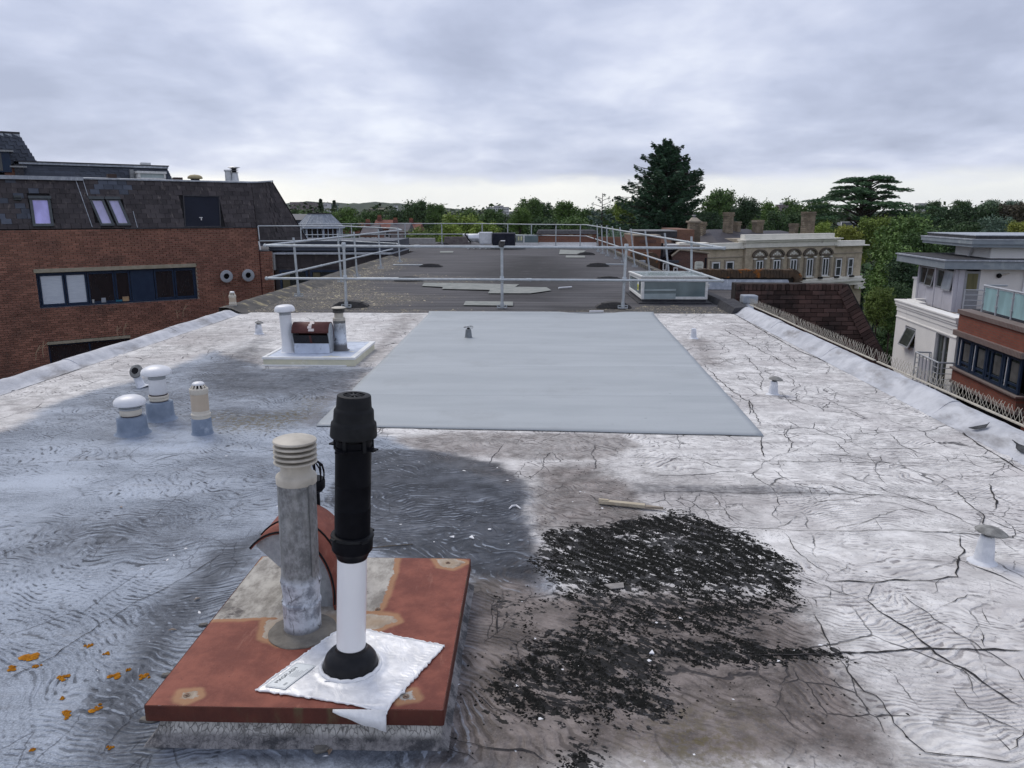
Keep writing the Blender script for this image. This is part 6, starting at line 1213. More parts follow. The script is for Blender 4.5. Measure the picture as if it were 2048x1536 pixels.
# what stands on its flat roof
c = MO @ Vector((6.62, 2.0, 2.84)); t = thing('dome_vent', 'tan mushroom dome vent on the flat top of the slate mansard', 'roof vent', c); build(MB().lathe([(.16, 0), (.16, .16)], c, 20), 'stem', M_DARK, t); build(MB().lathe([(.17, .10), (.27, .11), (.275, .15), (.25, .20), (.16, .25), (0, .27)], c, 26), 'dome', mat('tan_dome', (.36, .30, .17), (.28, .24, .15), 5, .7), t)
M_ZINC = mat('bright_zinc', (.46, .48, .50), (.56, .58, .60), 8, .4, metal=.4)
for x, r0, h, cap, lbx in ((7.88, .12, .42, False, 'short zinc flue, the left one of two on the slate mansard roof'), (8.12, .15, .36, True, 'taller zinc flue with louvred cap, right one of two on the slate mansard roof')):
    c = MO @ Vector((x, 2.0, 2.85)); t = thing('zinc_flue', lbx, 'flue', c)
    build(MB().lathe([(r0 + .02 if cap else r0, 0), (r0 * (.85 if cap else 1), h)], c, 22), 'tube', M_ZINC, t)
    if cap:
        build(MB().lathe([(.09, h), (.09, h + .22)], c, 14), 'cap_core', M_DARK, t)
        for z in (h, h + .07, h + .14): build(MB().lathe([(.10, z), (.17, z + .005), (.17, z + .015), (.10, z + .03)], c, 22), 'louvre', M_BAND, t)
        build(MB().lathe([(.10, h + .18), (.24, h + .20), (.22, h + .22), (0, h + .25)], c, 22), 'cap_lid', M_ZINC, t)
    else: build(MB().lathe([(r0, h - .02), (r0 + .03, h - .01), (r0 + .03, h + .05), (0, h + .06)], c, 22), 'cap_lid', M_ZINC, t)
for x, w, h, lbx in ((5.98, .3, .14, 'low brown box on the slate mansard roof beside the tan dome vent'), (3.55, .28, .16, 'small dark block on the roof edge above the double roof windows')):
    solo(MB().cbox(MO @ Vector((x, 2.0 if x > 4 else 1.0, 2.84 + h / 2)), w, .3, h, R(38)), 'roof_block', mat('brown_block', (.07, .05, .045)) if x > 4 else bpy.data.materials['brown_block'], lbx, 'roof box')
# ---- slate-clad storeys behind
BH = thing('slate_block', 'blue-grey slate-hung upper storey with a white dormer, behind the brick office', 'building', MO @ Vector((4, 9, 0)), R(38))
MH = rootmat(BH); lo = lambda x, y, z: MH.inverted() @ (MO @ Vector((x, y, z)))
def slate_face(par, q, rows, cols, me, nm='slate_course', back=M_UNDER):
    """q: bl, br, tr, tl in the parent's local frame"""
    q = [Vector(p) for p in q]; nz = (q[1] - q[0]).cross(q[3] - q[0]).normalized()
    its = []
    for r in range(rows):
        k0, k1 = r / rows, (r + 1) / rows; a0, a1, b0, b1 = q[0].lerp(q[3], k0), q[0].lerp(q[3], k1), q[1].lerp(q[2], k0), q[1].lerp(q[2], k1); off = .5 / cols if r % 2 else 0
        for i in range(cols + 1):
            u0, u1 = max(0, i / cols - off), min(1, (i + 1) / cols - off)
            if u1 - u0 < .3 / cols: continue
            p = a0.lerp(b0, u0); ex = a0.lerp(b0, u1) - p; ey = (a1.lerp(b1, u0) - p) * 1.1; its.append((tuple(p + ex / 2 + ey / 2.2 + nz * .02), (ex * .985, ey - nz * .015, nz * .014)))
    pieces(par, 'roof_slate', me, its, 300, 'far_slates'); 
M_SLG = mat('blue_grey_slate', (.062, .072, .094), (.050, .058, .078), 1.5, .5, .2, 30, c3=(.085, .092, .11), s3=1.2, rv=.22); me_sg = unit_mesh('roof_slate', M_SLG)
slate_face(BH, [lo(1.6, 8.7, 2.6), lo(7.62, 8.7, 2.6), lo(7.30, 9.1, 3.66), lo(1.6, 9.1, 3.66)], 9, 15, me_sg)
lb(MB().prism([lo(.2, 8.8, 2.0), lo(7.6, 8.8, 2.0), lo(7.28, 9.15, 3.66), lo(.2, 9.15, 3.66)], MH.to_3x3().inverted() @ (MO.to_3x3() @ Vector((0, 5, 0)))), 'storey', M_UNDER, BH)
def lbo(par, x0, x1, y0, y1, z0, z1, nm, m, inv):
    p = inv(x0, y0, z0); return build(MB().pbox(p, inv(x1, y0, z0) - p, inv(x0, y1, z0) - p, (0, 0, z1 - z0)), nm, m, par, local=True)
lbo(BH, 1.5, 7.33, 8.98, 9.6, 3.66, 3.745, 'lead_coping', M_LEAD, lo); lbo(BH, 1.4, 7.36, 8.95, 9.6, 3.745, 3.79, 'roof_edge', M_FELTD, lo)
f = lbo(BH, 5.87, 7.0, 8.2, 9.0, 2.8, 3.20, 'dormer', M_SKF, lo); lbo(BH, 5.83, 7.04, 8.14, 9.0, 3.38, 3.48, 'dormer_head', M_SKF, lo)
for a, b in ((5.87, 5.95), (6.92, 7.0)): lbo(BH, a, b, 8.17, 9, 3.2, 3.38, 'dormer_post', M_SKF, lo)
lbo(BH, 5.95, 6.92, 8.22, 8.3, 3.2, 3.38, 'pane', M_GLT, lo); lbo(BH, 5.62, 5.78, 8.6, 8.75, 3.1, 3.55, 'white_vent_panel', M_BAND, lo); lbo(BH, 6.2, 6.6, 9.0, 9.3, 3.79, 3.89, 'roof_box', M_ZINC, lo)
TW = thing('slate_tower', 'tall slate mansard block with a dark window at the far left edge', 'building', MO @ Vector((.5, 9.6, 0)), R(38)); MT = rootmat(TW); lt = lambda x, y, z: MT.inverted() @ (MO @ Vector((x, y, z)))
slate_face(TW, [lt(-1.5, 9.4, 2.6), lt(2.75, 9.4, 2.6), lt(1.72, 9.9, 4.92), lt(-1.5, 9.9, 4.92)], 15, 11, me_sg)
lb(MB().prism([lt(-1.5, 9.5, 2.0), lt(2.95, 9.5, 2.0), lt(1.70, 9.95, 4.92), lt(-1.5, 9.95, 4.92)], MT.to_3x3().inverted() @ (MO.to_3x3() @ Vector((0, 5, 0)))), 'storey', M_UNDER, TW)
lbo(TW, -1.6, 1.76, 9.85, 10.5, 4.92, 5.0, 'roof_edge', M_FELTD, lt); lbo(TW, -1.5, 1.74, 9.86, 9.95, 4.74, 4.92, 'lead_band', M_LEAD, lt)
lbo(TW, -1.0, 1.20, 8.7, 9.6, 3.3, 4.10, 'window_bay', M_NAVYF, lt); lbo(TW, -1.1, 1.34, 8.6, 9.6, 4.10, 4.17, 'bay_roof', M_BAND, lt); lbo(TW, .95, 1.34, 8.8, 9.5, 2.6, 3.55, 'brick_pier', M_BRKR, lt); lbo(TW, -1.0, .9, 8.69, 8.70, 3.35, 4.05, 'pane', M_PANE, lt)
lbo(TW, 1.3, 1.62, 8.7, 8.9, 2.7, 3.62, 'dark_stack', M_FELTD, lt); lbo(TW, 1.15, 1.75, 8.65, 8.95, 3.50, 3.56, 'stack_shelf', M_BAND, lt)

# ---- low dark link building with windows behind the left rail
LB = thing('link_building', 'low dark slate-faced link building with navy windows behind the left guard rail', 'building', (-9, 30, 0)); M_DPAN = mat('dark_slate_panel', (.040, .036, .040), (.055, .047, .050), 3, .6, .3, 40, c3=(.08, .07, .07), s3=4)
yb = 30.0; x0, x1 = -10.05, -5.45
build(MB().box(x0, x1, yb + .1, yb + 4.5, GZ, .10), 'wall', M_DPAN, LB)
me_dp = unit_mesh('slate_panel', M_DPAN)
M = rootmat(LB).inverted(); its = []
for r in range(3):
    for i in range(9): a = x0 + (x1 - x0) * i / 9; its.append((M @ Vector((a + .25, yb + .085, .03 - r * .17)), ((.50, 0, 0), (0, .03, 0), (0, 0, .16))))
pieces(LB, 'slate_panel', me_dp, its)
build(MB().box(x0 + .0, x1, yb - .06, yb + 4.5, .105, .16), 'lead_gutter', M_LEAD, LB); build(MB().box(x0 - .3, x1, yb + .5, yb + 4.5, .20, .60), 'lead_roof', M_SLG, LB)
for i in range(5): z = .24 + i * .075; build(MB().box(x0 - .32, x1 + .0, yb + .46 + i * .03, yb + .5 + i * .03, z, z + .055), 'roof_course', M_SLG, LB)
for i, (a, b) in enumerate(((-9.85, -8.75), (-8.65, -7.55), (-7.45, -6.35))):
    f = build(MB().frame([(a, yb + .02, -.50), (b, yb + .02, -.50), (b, yb + .02, -2.0), (a, yb + .02, -2.0)], .08, (0, .07, 0)), 'window', M_NAVYF, LB); build(MB().box(a + .07, b - .07, yb + .06, yb + .07, -1.95, -.56), 'pane', M_PANE, f); build(MB().box(a + .10, a + .38, yb + .045, yb + .055, -1.9, -.6), 'blind', mat('olive_blind', (.11, .10, .06)) if i == 0 else bpy.data.materials['olive_blind'], f)
build(MB().box(x0 - .02, x0 + .08, yb - .04, yb + .12, -.5, .12), 'downpipe', M_BAND, LB)
# ---- octagonal lead-roofed pavilion
PV = thing('lead_pavilion', 'small eight-sided pavilion with a ribbed lead roof beyond the left rail', 'pavilion', (-12.511, 46, 0.41)); c = F((-12.511, 46, 0.41)); c.z = 0
M_LEAD2 = mat('streaked_lead_roof', (.20, .225, .26), (.30, .33, .37), 4, .55, .3, 20, c3=(.44, .47, .52), s3=5, t3=(.56, .68), sc3=(3, 3, .4)); M_PVW = mat('pale_blue_frame', (.42, .47, .53), (.36, .41, .47), 5, .5)
zt_, ze, zs = 1.62, .86, .12; r0, r1, r2 = .66, 1.42, 1.22; ang = [R(22.5 + 45 * k) for k in range(8)]
P_ = lambda r, a, z: (c.x + r * math.cos(a), c.y + r * math.sin(a), z)
for k in range(8):
    a, b = ang[k], ang[(k + 1) % 8] + (2 * math.pi if k == 7 else 0)
    build(MB().prism([P_(r1, a, ze), P_(r1, b, ze), P_(r0, b, zt_), P_(r0, a, zt_)], (0, 0, -.03)), 'roof_facet', M_LEAD2, PV)
    mb = MB()
    for j in range(4): u = j / 4; mb.tube([F(P_(r1, a, ze)).lerp(F(P_(r1, b, ze)), u), F(P_(r0, a, zt_)).lerp(F(P_(r0, b, zt_)), u)], .018, 5)
    build(mb, 'roof_rolls', M_LEAD2, PV)
    build(MB().prism([P_(r2, a, zs), P_(r2, b, zs), P_(r2, b, ze - .10), P_(r2, a, ze - .10)], tuple(F((-math.cos((a + b) / 2), -math.sin((a + b) / 2), 0)) * .02)), 'pane', M_PANE, PV)
    for u in (0, .33, .66): q = F(P_(r2 + .02, a, 0)).lerp(F(P_(r2 + .02, b, 0)), u); build(MB().cbox((q.x, q.y, (zs + ze) / 2 - .02), .10 if u == 0 else .05, .10 if u == 0 else .05, ze - zs - .02, (a + b) / 2), 'mullion', M_PVW, PV)
build(MB().lathe([(r1 + .03, ze - .06), (r1 + .03, ze + .01), (r1 - .1, ze + .01)], c, 8, Matrix.Rotation(R(22.5), 4, 'Z')), 'eaves', M_PVW, PV); build(MB().lathe([(r0 + .04, zt_), (r0 + .04, zt_ + .05), (0, zt_ + .06)], c, 8, Matrix.Rotation(R(22.5), 4, 'Z')), 'crown_lid', M_FELTD, PV)
build(MB().lathe([(r2 + .1, zs - .1), (r2 + .12, zs), (r2 - .1, zs + .01)], c, 8, Matrix.Rotation(R(22.5), 4, 'Z')), 'sill_ring', M_PVW, PV); build(MB().lathe([(r2, GZ), (r2, zs - .09)], c, 8, Matrix.Rotation(R(22.5), 4, 'Z')), 'drum', M_SLG, PV)
solo(MB().box(c.x - 4.2, c.x - 1.0, c.y + .3, c.y + 3, GZ, 1.28).prism([(c.x - 4.3, c.y + .2, 1.28), (c.x - .8, c.y + .2, 1.28), (c.x - .6, c.y + 1.2, 1.62), (c.x - 4.3, c.y + 1.2, 1.62)], (0, .3, 0)), 'slate_link', M_SLG, 'low blue-slate roof joining the pavilion to the slate mansard', 'building')
# ---------------------------------------------------------------- rendered house and red-brick wing across the street, right
O_ = Vector((13.35, 24.3, 0)); SX = Vector((math.cos(R(83.5)), math.sin(R(83.5)), 0)); IN = Vector((math.sin(R(83.5)), -math.cos(R(83.5)), 0))
at = lambda s, d, z: O_ + SX * s + IN * d + Vector((0, 0, z))
def wb(par, nm, m, s0, s1, d0, d1, z0, z1, bev=0): return build(MB().pbox(at(s0, d0, z0), SX * (s1 - s0), IN * (d1 - d0), (0, 0, z1 - z0)), nm, m, par, bev=bev)
M_REND = mat('white_render', (.82, .81, .79), (.75, .745, .73), 1.2, .75, .15, 30, c3=(.44, .45, .48), s3=1.3, t3=(.62, .78), sc3=(2.5, 2.5, .4)); M_RENDG = mat('grey_white_render', (.68, .67, .65), (.61, .60, .585), 2, .8); M_LGREY = mat('light_grey_panel', (.50, .50, .55), (.45, .45, .50), 3, .5); M_FASC = mat('blue_grey_fascia', (.20, .235, .265), (.25, .285, .315), 3, .45, c3=(.30, .34, .36), s3=2)
M_GRYW = mat('grey_alu_frame', (.26, .27, .29), (.3, .31, .33), 5, .4); M_CURT = mat('olive_curtain', (.18, .17, .09), (.10, .095, .05), 2, .8, sc=(6, 6, .3)); M_DOORG = glass('greenish_window_glass', (.045, .055, .05), .06, .6)
H = thing('rendered_house', 'white rendered house with a grey bay and stepped flat roofs across the street', 'house', at(2.7, 2, GZ))
# front wall pieced round the openings
for s0, s1, z0, z1 in ((0.0, .52, -8, -1.96), (.52, 1.62, -2.24, -1.96), (.52, 1.62, -8, -4.25), (1.62, 3.40, -8, -1.96), (3.40, 4.46, -2.39, -1.96), (3.40, 4.46, -8, -3.11), (4.46, 5.5, -8, -1.96)): wb(H, 'front_wall', M_REND, s0, s1, 0, .22, max(z0, GZ), z1)
wb(H, 'side_wall', M_REND, 5.28, 5.5, .222, 6, GZ, -1.6); wb(H, 'house_core', M_DARK, .1, 5.2, .6, 6, GZ, -2.0)
for z0, z1, p in ((-1.96, -1.80, -.02), (-1.80, -1.72, -.05), (-1.72, -1.60, -.08), (-1.60, -1.54, -.11)): wb(H, 'cornice_band', M_REND, 0, 5.5 - p, p, .3, z0, z1, .006)
wb(H, 'string_course', M_REND, 0, 5.52, -.025, 0, -2.20, -2.15, .004)
wb(H, 'terrace_floor', mat('gravelly_terrace', (.22, .17, .14), (.30, .26, .22), 7, .9, .5, 30), 0, 5.3, .3, 6, -1.78, -1.70); wb(H, 'parapet_back', M_REND, 4.2, 5.5, .301, .55, -1.70, -1.52)
wb(H, 'parapet_return', M_REND, 5.25, 5.5, .55, 5, -1.70, -1.50)
def pane_frame(par, s0, s1, z0, z1, d, fm, gm, w=.06, nm='window', extra=None):
    f = build(MB().frame([at(s0, d, z1), at(s1, d, z1), at(s1, d, z0), at(s0, d, z0)], w, IN * .06), nm, fm, par); build(MB().pbox(at(s0 + w * .8, d + .03, z0 + w * .8), SX * (s1 - s0 - 1.6 * w), IN * .008, (0, 0, z1 - z0 - 1.6 * w)), 'pane', gm, f); return f
# top-hung open window
f = build(MB().frame([at(3.40, .05, -2.39), at(4.46, .05, -2.39), at(4.46, .05, -3.11), at(3.40, .05, -3.11)], .035, IN * .06), 'window_frame', M_GRYW, H); wb(H, 'curtain', M_CURT, 3.45, 4.40, .16, .17, -3.10, -2.40)
a, b, c_, d_ = at(3.43, .04, -2.42), at(4.43, .04, -2.42), at(4.43, -.22, -3.10), at(3.43, -.22, -3.10); tv = (b - a).cross(d_ - a).normalized() * -.03
s_ = build(MB().frame([a, b, c_, d_], .055, tv), 'open_sash', M_GRYW, f); cc = (a + b + c_ + d_) / 4; build(MB().prism([p.lerp(cc, .1) + tv * .4 for p in (a, b, c_, d_)], tv * .2), 'pane', M_DOORG, s_)
f = pane_frame(H, .52, 1.06, -4.25, -2.24, .08, M_GRYW, M_DOORG, .06, 'french_door'); f = pane_frame(H, 1.07, 1.62, -4.25, -2.24, .08, M_GRYW, M_DOORG, .06, 'french_door'); wb(f, 'curtain', M_CURT, 1.12, 1.5, .16, .17, -4.2, -2.3)
# juliet balcony
BL = build(MB().tube([at(1.80, 0, -2.95), at(1.80, -.5, -2.95), at(-.15, -.5, -2.95), at(-.15, 0, -2.95)], .028, 8), 'balcony_rail', mat('balcony_grey', (.44, .46, .49), (.38, .4, .43), 5, .45), H); M_BALC = bpy.data.materials['balcony_grey']
for z in (-3.12, -3.30, -3.48, -3.66): build(MB().tube([at(1.80, 0, z), at(1.80, -.5, z), at(1.45, -.5, z)], .012, 5).tube([at(.30, -.5, z), at(-.15, -.5, z), at(-.15, 0, z)], .012, 5), 'rail_bar', M_BALC, BL)
for s, d in ((1.80, -.5), (1.80, -.05), (1.45, -.5), (1.15, -.5), (.85, -.5), (.55, -.5), (.28, -.5), (-.15, -.5), (-.15, -.05)): build(MB().pbox(at(s - .03, d - .015, -3.95), SX * .06, IN * .03, (0, 0, 1.0)), 'baluster', M_BALC, BL)
wb(H, 'balcony_floor', M_FELTD, -.15, 1.8, -.5, 0, -4.02, -3.93); wb(BL, 'privacy_panel', M_LGREY, .60, 1.40, -.49, -.48, -3.9, -3.05)
# bay storey on the terrace: dwarf panels, windows, deep fascia
D = .9
for i in range(4): a = 3.02 + i * .80; wb(H, 'dwarf_panel', M_LGREY, a, a + .785, D, D + .08, -1.70, -.98, .006)
wb(H, 'bay_core', M_RENDG, 3.0, 6.15, D + .5, 5.4, -1.7, -.3); wb(H, 'bay_base', M_REND, 2.9, 6.3, D - .06, D + .1, -1.80, -1.70)
for s in (2.94, 4.60, 6.20): wb(H, 'bay_post', M_LGREY, s - .05, s + .09, D - .02, D + .10, -1.70, -.24)
M_BLU2 = glass('bright_tilted_glass', (.36, .40, .45), .1, .6)
for s0, s1, open_, gm in ((5.42, 6.14, False, M_DOORG), (4.70, 5.40, True, M_DOORG), (3.84, 4.52, False, M_DOORG), (3.05, 3.82, True, M_BLU2)):
    if not open_: pane_frame(H, s0, s1, -.97, -.30, D + .01, M_GRYW, gm, .05)
    else:
        a, b, c_, d_ = at(s0, D, -.30), at(s1, D, -.30), at(s1, D - .10, -1.0), at(s0, D - .10, -1.0); tv = (b - a).cross(d_ - a).normalized() * -.03; o = build(MB().frame([a, b, c_, d_], .05, tv), 'open_window', M_GRYW, H); cc = (a + b + c_ + d_) / 4; build(MB().prism([p.lerp(cc, .08) + tv * .4 for p in (a, b, c_, d_)], tv * .2), 'pane', gm, o)
wb(H, 'bay_dark', M_DARK, 3.0, 6.2, D + .2, D + .3, -.98, -.25)
wb(H, 'corner_pier', M_REND, 6.25, 6.75, D + .02, D + .5, -1.7, -.85); wb(H, 'pier_cap', M_REND, 6.22, 6.80, D - .02, D + .55, -.85, -.78)
# near end wall with door and lamp, facing down the street
wb(H, 'end_wall', M_RENDG, 2.86, 2.97, D + .78, D + 3.4, -1.7, -.2); wb(H, 'end_panel', M_LGREY, 2.86, 2.96, D + .10, D + .30, -1.7, -.24)
def ef(nm, m, d0, d1, z0, z1, out=.02, par=H): return build(MB().pbox(at(2.855 - out, d0, z0), SX * .03, IN * (d1 - d0), (0, 0, z1 - z0)), nm, m, par)
dr = ef('door_leaf', M_GRYW, D + .30, D + .78, -1.70, -.28, .0); ef('door_pane', M_CURT, D + .37, D + .71, -.95, -.36, .006, dr); ef('door_stile', M_GRYW, D + .29, D + .35, -1.7, -.26, .012, dr)
p = at(2.80, D + 1.35, -.42); build(MB().lathe([(0, -.06), (.07, -.05), (.085, 0), (.06, .06), (0, .07)], p, 16, Matrix.Rotation(R(90), 4, 'X')), 'wall_lamp', M_DARK, H); build(MB().tube([p, p + IN * .3 + Vector((0, 0, .08)), p + IN * .3 + SX * .1 + Vector((0, 0, .08))], .02, 6), 'lamp_arm', M_CREAM, H)
wb(H, 'white_pipe', M_WHT, 2.78, 2.85, D + 2.15, D + 2.22, -1.7, -.2)
rl = build(MB().tube([at(2.62, D + .25, -.90), at(2.62, D + 1.3, -.90)], .022, 8), 'terrace_rail', M_BALC, H)
for z in (-1.07, -1.25, -1.43): build(MB().tube([at(2.62, D + .25, z), at(2.62, D + 1.3, z)], .016, 6), 'rail_bar', M_BALC, rl)
for d in (.25, 1.3): build(MB().tube([at(2.62, D + d, -1.7), at(2.62, D + d, -.88)], .022, 8), 'rail_post', M_BALC, rl)
# bay roof and upper roof
o = build(MB().prism([at(2.55, D - .52, -.20), at(7.3, D - .52, -.20), at(7.3, D + 4.5, -.20), at(2.55, D + 4.5, -.20)], (0, 0, .27)), 'bay_fascia', M_FASC, H, bev=.008); build(MB().prism([at(2.50, D - .57, .072), at(7.35, D - .57, .072), at(7.35, D + 4.5, .072), at(2.50, D + 4.5, .072)], (0, 0, .045)), 'bay_roof_edge', M_LEAD, H); wb(H, 'bay_roof', M_FELTD, 2.62, 7.2, D - .45, D + 4.5, .118, .14)
wb(H, 'upper_wall', M_REND, 3.3, 6.2, D + 1.2, 6, .10, .54); p0 = at(4.55, D + 1.12, .5); build(MB().tube([p0, p0 + SX * .25 + Vector((0, 0, -.36))], .05, 8), 'white_pipe', M_WHT, H)
for z0, z1, e, m in ((.52, .62, .0, M_FASC), (.622, .76, .05, M_FASC), (.762, .80, .07, M_LEAD), (.802, .90, -.12, M_FELTD), (.902, .93, -.10, M_LEAD)):
    build(MB().prism([at(2.95 - e, 1.35 - e, z0), at(7.5 + e, 1.35 - e, z0), at(7.5 + e, 9, z0), at(2.95 - e, 9, z0)], (0, 0, z1 - z0)), 'upper_roof_band', m, H)
build(MB().tube([at(1.6, .9, -1.55), at(1.05, .25, -1.60), at(.2, .30, -1.62)], .055, 8), 'white_waste_pipe', M_WHT, H)
# red-brick wing
RW = thing('brick_wing', 'red-brick wing with a navy window band and a frosted-glass roof terrace', 'building', at(-2.4, 1, GZ)); BR = brickm('red_wing_brick', (.225, .060, .035), (.165, .045, .030), (.13, .075, .055), .225, .075, R(83.5), .25, .08); M_SOLD = brickm('soldier_course_brick', (.13, .065, .055), (.10, .055, .05), (.18, .15, .14), .075, .3, R(83.5), .2, .05)
d = -.15
wb(RW, 'brick_wall', BR, -4.4, -.35, d, .4, -1.86, -1.36); wb(RW, 'coping', M_SOLD, -4.45, -.30, d - .05, .45, -1.36, -1.22, .01); wb(RW, 'terrace_floor', M_FELTD, -4.4, -.35, .2, 5, -1.4, -1.20)
wb(RW, 'head_course', M_SOLD, -4.5, -.25, d - .09, .2, -2.02, -1.86, .01); wb(RW, 'brick_wall', BR, -4.4, -.35, d, .3, -3.42, -3.08); wb(RW, 'sill', M_SOLD, -4.48, -.28, d - .07, .2, -3.08, -3.02, .01); wb(RW, 'base_course', M_SOLD, -4.45, -.3, d - .04, .2, -3.52, -3.42, .01)
wb(RW, 'recess_wall', M_DARK, -4.2, -.3, .6, 5, GZ, -3.5); wb(RW, 'window_core', M_DARK, -4.35, -.4, .16, .3, -3.02, -2.02); wb(RW, 'window_core', M_DARK, -4.35, -.4, .3, 5, -3.5, -1.4)
for i in range(4):
    s0 = -4.33 + i * .98; f = pane_frame(RW, s0, s0 + .95, -3.0, -2.04, d + .03, M_NAVYF, M_PANE, .09); wb(f, 'mid_transom', M_NAVYF, s0 + .08, s0 + .86, d + .035, d + .07, -2.82, -2.76); wb(f, 'side_sash', M_NAVYF, s0 + .60, s0 + .68, d + .02, d + .07, -2.95, -2.08)
    if i != 1: build(MB().tube([at(s0 + .72, d + .015, -2.9), at(s0 + .69, d + .015, -2.12)], .012, 5), 'white_stay', M_WHT, f)
    wb(f, 'inner_blind', mat('dim_blind', (.10, .10, .10), (.06, .06, .06), 4, .7) if i == 0 else bpy.data.materials['dim_blind'], s0 + .12, s0 + .52, d + .045, d + .052, -2.72, -2.2)
wb(RW, 'corner_pier', BR, -4.75, -4.405, .05, 5, GZ, -1.9)
NB = thing('yellow_brick_house', 'buff brick side wall just entering at the right picture edge, next to the red wing', 'building', at(-5.5, 1, GZ)); wb(NB, 'wall', brickm('buff_brick', (.34, .25, .14), (.28, .20, .12), (.3, .26, .2), .225, .075, R(83.5)), -7.5, -4.76, .10, 5, GZ, -2.2)
M_FRST = glass('frosted_glass', (.30, .47, .50), .30, .5)
gb = thing('glass_balustrade', 'frosted blue-green glass balustrade round the roof terrace of the red wing', 'balustrade', at(-2.6, .2, -1.2))
ps = [-1.15, -2.02, -2.92, -3.85, -4.8]
for s in ps: build(MB().tube([at(s, .12, -1.20), at(s, .12, -.43)], .022, 8), 'post', M_BALC, gb)
for a, b in zip(ps, ps[1:]):
    build(MB().pbox(at(a - .05, .13, -1.13), SX * (b - a + .10), IN * .015, (0, 0, .66)), 'glass_panel', M_FRST, gb)
    for s in (a - .04, b + .04):
        for z in (-.95, -.62): build(MB().cbox(at(s, .12, z), .05, .05, .03, R(83.5)), 'clamp', M_BALC, gb)
build(MB().tube([at(-1.12, .75, -.42), at(-1.12, .12, -.42), at(-4.8, .12, -.42)], .028, 8), 'handrail', M_BALC, gb)
cp = [at(-1.75, 1.05, -1.1), at(-2.35, 1.05, -1.1), at(-2.35, 1.05, .18), at(-2.15, 1.05, .17), at(-1.95, 1.05, .04), at(-1.80, 1.05, -.18)]
solo(MB().prism(cp, IN * .03), 'privacy_screen', M_FRST, 'round-topped frosted glass screen beside the dark conservatory on the roof terrace', 'screen')
CV = thing('roof_conservatory', 'dark-framed glazed room with a brown roof on the terrace at the right edge', 'conservatory', at(-3.6, 1.5, -1.2)); M_DBL = mat('dark_blue_frame', (.018, .022, .035), rough=.4); M_BROOF = mat('brown_roof', (.075, .045, .042), (.06, .038, .036), 4, .7)
wb(CV, 'roof', M_BROOF, -5, -2.2, 1.05, 4, .38, .50, .02); wb(CV, 'white_fascia', M_REND, -5, -2.36, 1.15, 4, .14, .37); wb(CV, 'lintel', M_DBL, -5, -2.36, 1.17, 4, .02, .14)
for s in (-2.52, -3.5, -4.6): wb(CV, 'mullion', M_DBL, s - .07, s + .07, 1.18, 1.3, -1.2, .02)
wb(CV, 'transom', M_DBL, -5, -2.4, 1.18, 1.28, -.26, -.18); wb(CV, 'pane', glass('pale_blind_glass', (.36, .38, .42), .15), -5, -2.45, 1.26, 1.29, -1.2, .02); build(MB().tube([at(-2.34, 1.12, .40), at(-2.34, 1.12, -.05), at(-2.42, 1.12, -.2), at(-2.42, 1.12, -1.2)], .04, 8), 'downpipe', M_DBL, CV)
build(MB().cbox(at(-2.3, .95, -.62), .5, .1, .08, R(83.5)), 'dark_bracket', M_DBL, CV)

# ---------------------------------------------------------------- pale-brick Victorian house with arched windows
VH = thing('arcaded_house', 'pale-brick Victorian house with five arched windows and a white stepped parapet', 'house', (22.09, 67.15, 0), R(30)); 
lv = lambda mb, nm, m, par=VH, **k: build(mb, nm, m, par, local=True, **k)
M_YB = brickm('stock_brick', (.50, .42, .30), (.40, .33, .24), (.44, .39, .31), .24, .08, R(30), .5); M_STU = mat('cream_stucco', (.76, .735, .66), (.67, .65, .58), 1.5, .7, c3=(.40, .38, .33), s3=1.4, t3=(.62, .76)); M_STUD = mat('weathered_stone_dressing', (.33, .29, .23), (.24, .21, .17), 2.5, .85, .3, 20); M_ARCH = mat('sooty_arch_stone', (.095, .078, .062), (.14, .118, .095), 4, .9); M_SASH = mat('white_sash', (.76, .77, .78), rough=.5); M_VGL = glass('dark_sash_glass', (.035, .04, .045), .05, .6)
lv(MB().box(-5.3, 5.4, .0, .3, -5.5, -.9).box(-5.3, 5.4, .3, 9, GZ, -.4), 'brick_centre', M_YB); lv(MB().box(-10, -5.302, .25, 9, GZ, -1.1), 'brick_wing_left', M_YB); lv(MB().box(5.402, 9.42, .25, 9, GZ, -1.1), 'brick_wing_right', M_YB)
for b, nm in (((-5.45, 5.55, -.10, .6, -1.12, -.68), 'frieze'), ((-5.75, 5.95, -.40, .6, -.52, -.44), 'cornice'), ((-5.6, 5.8, -.25, .6, -.68, -.522), 'cornice_bed'), ((-5.40, 5.30, .05, .6, -.44, -.04), 'parapet'), ((-10, -5.46, .12, .6, -1.06, -.68), 'wing_parapet'), ((-10.1, -5.47, -.02, .6, -1.16, -1.065), 'wing_cornice'), ((5.56, 9.50, .12, .6, -1.10, -.72), 'wing_parapet'), ((5.57, 9.9, -.12, .6, -1.20, -1.105), 'wing_cornice')): lv(MB().box(*b), nm, M_STU, bev=.02)
lv(MB().box(-10, -5.35, .17, .25, -1.86, -1.78).box(5.45, 9.45, .17, .25, -1.86, -1.78), 'string_course', M_STUD)
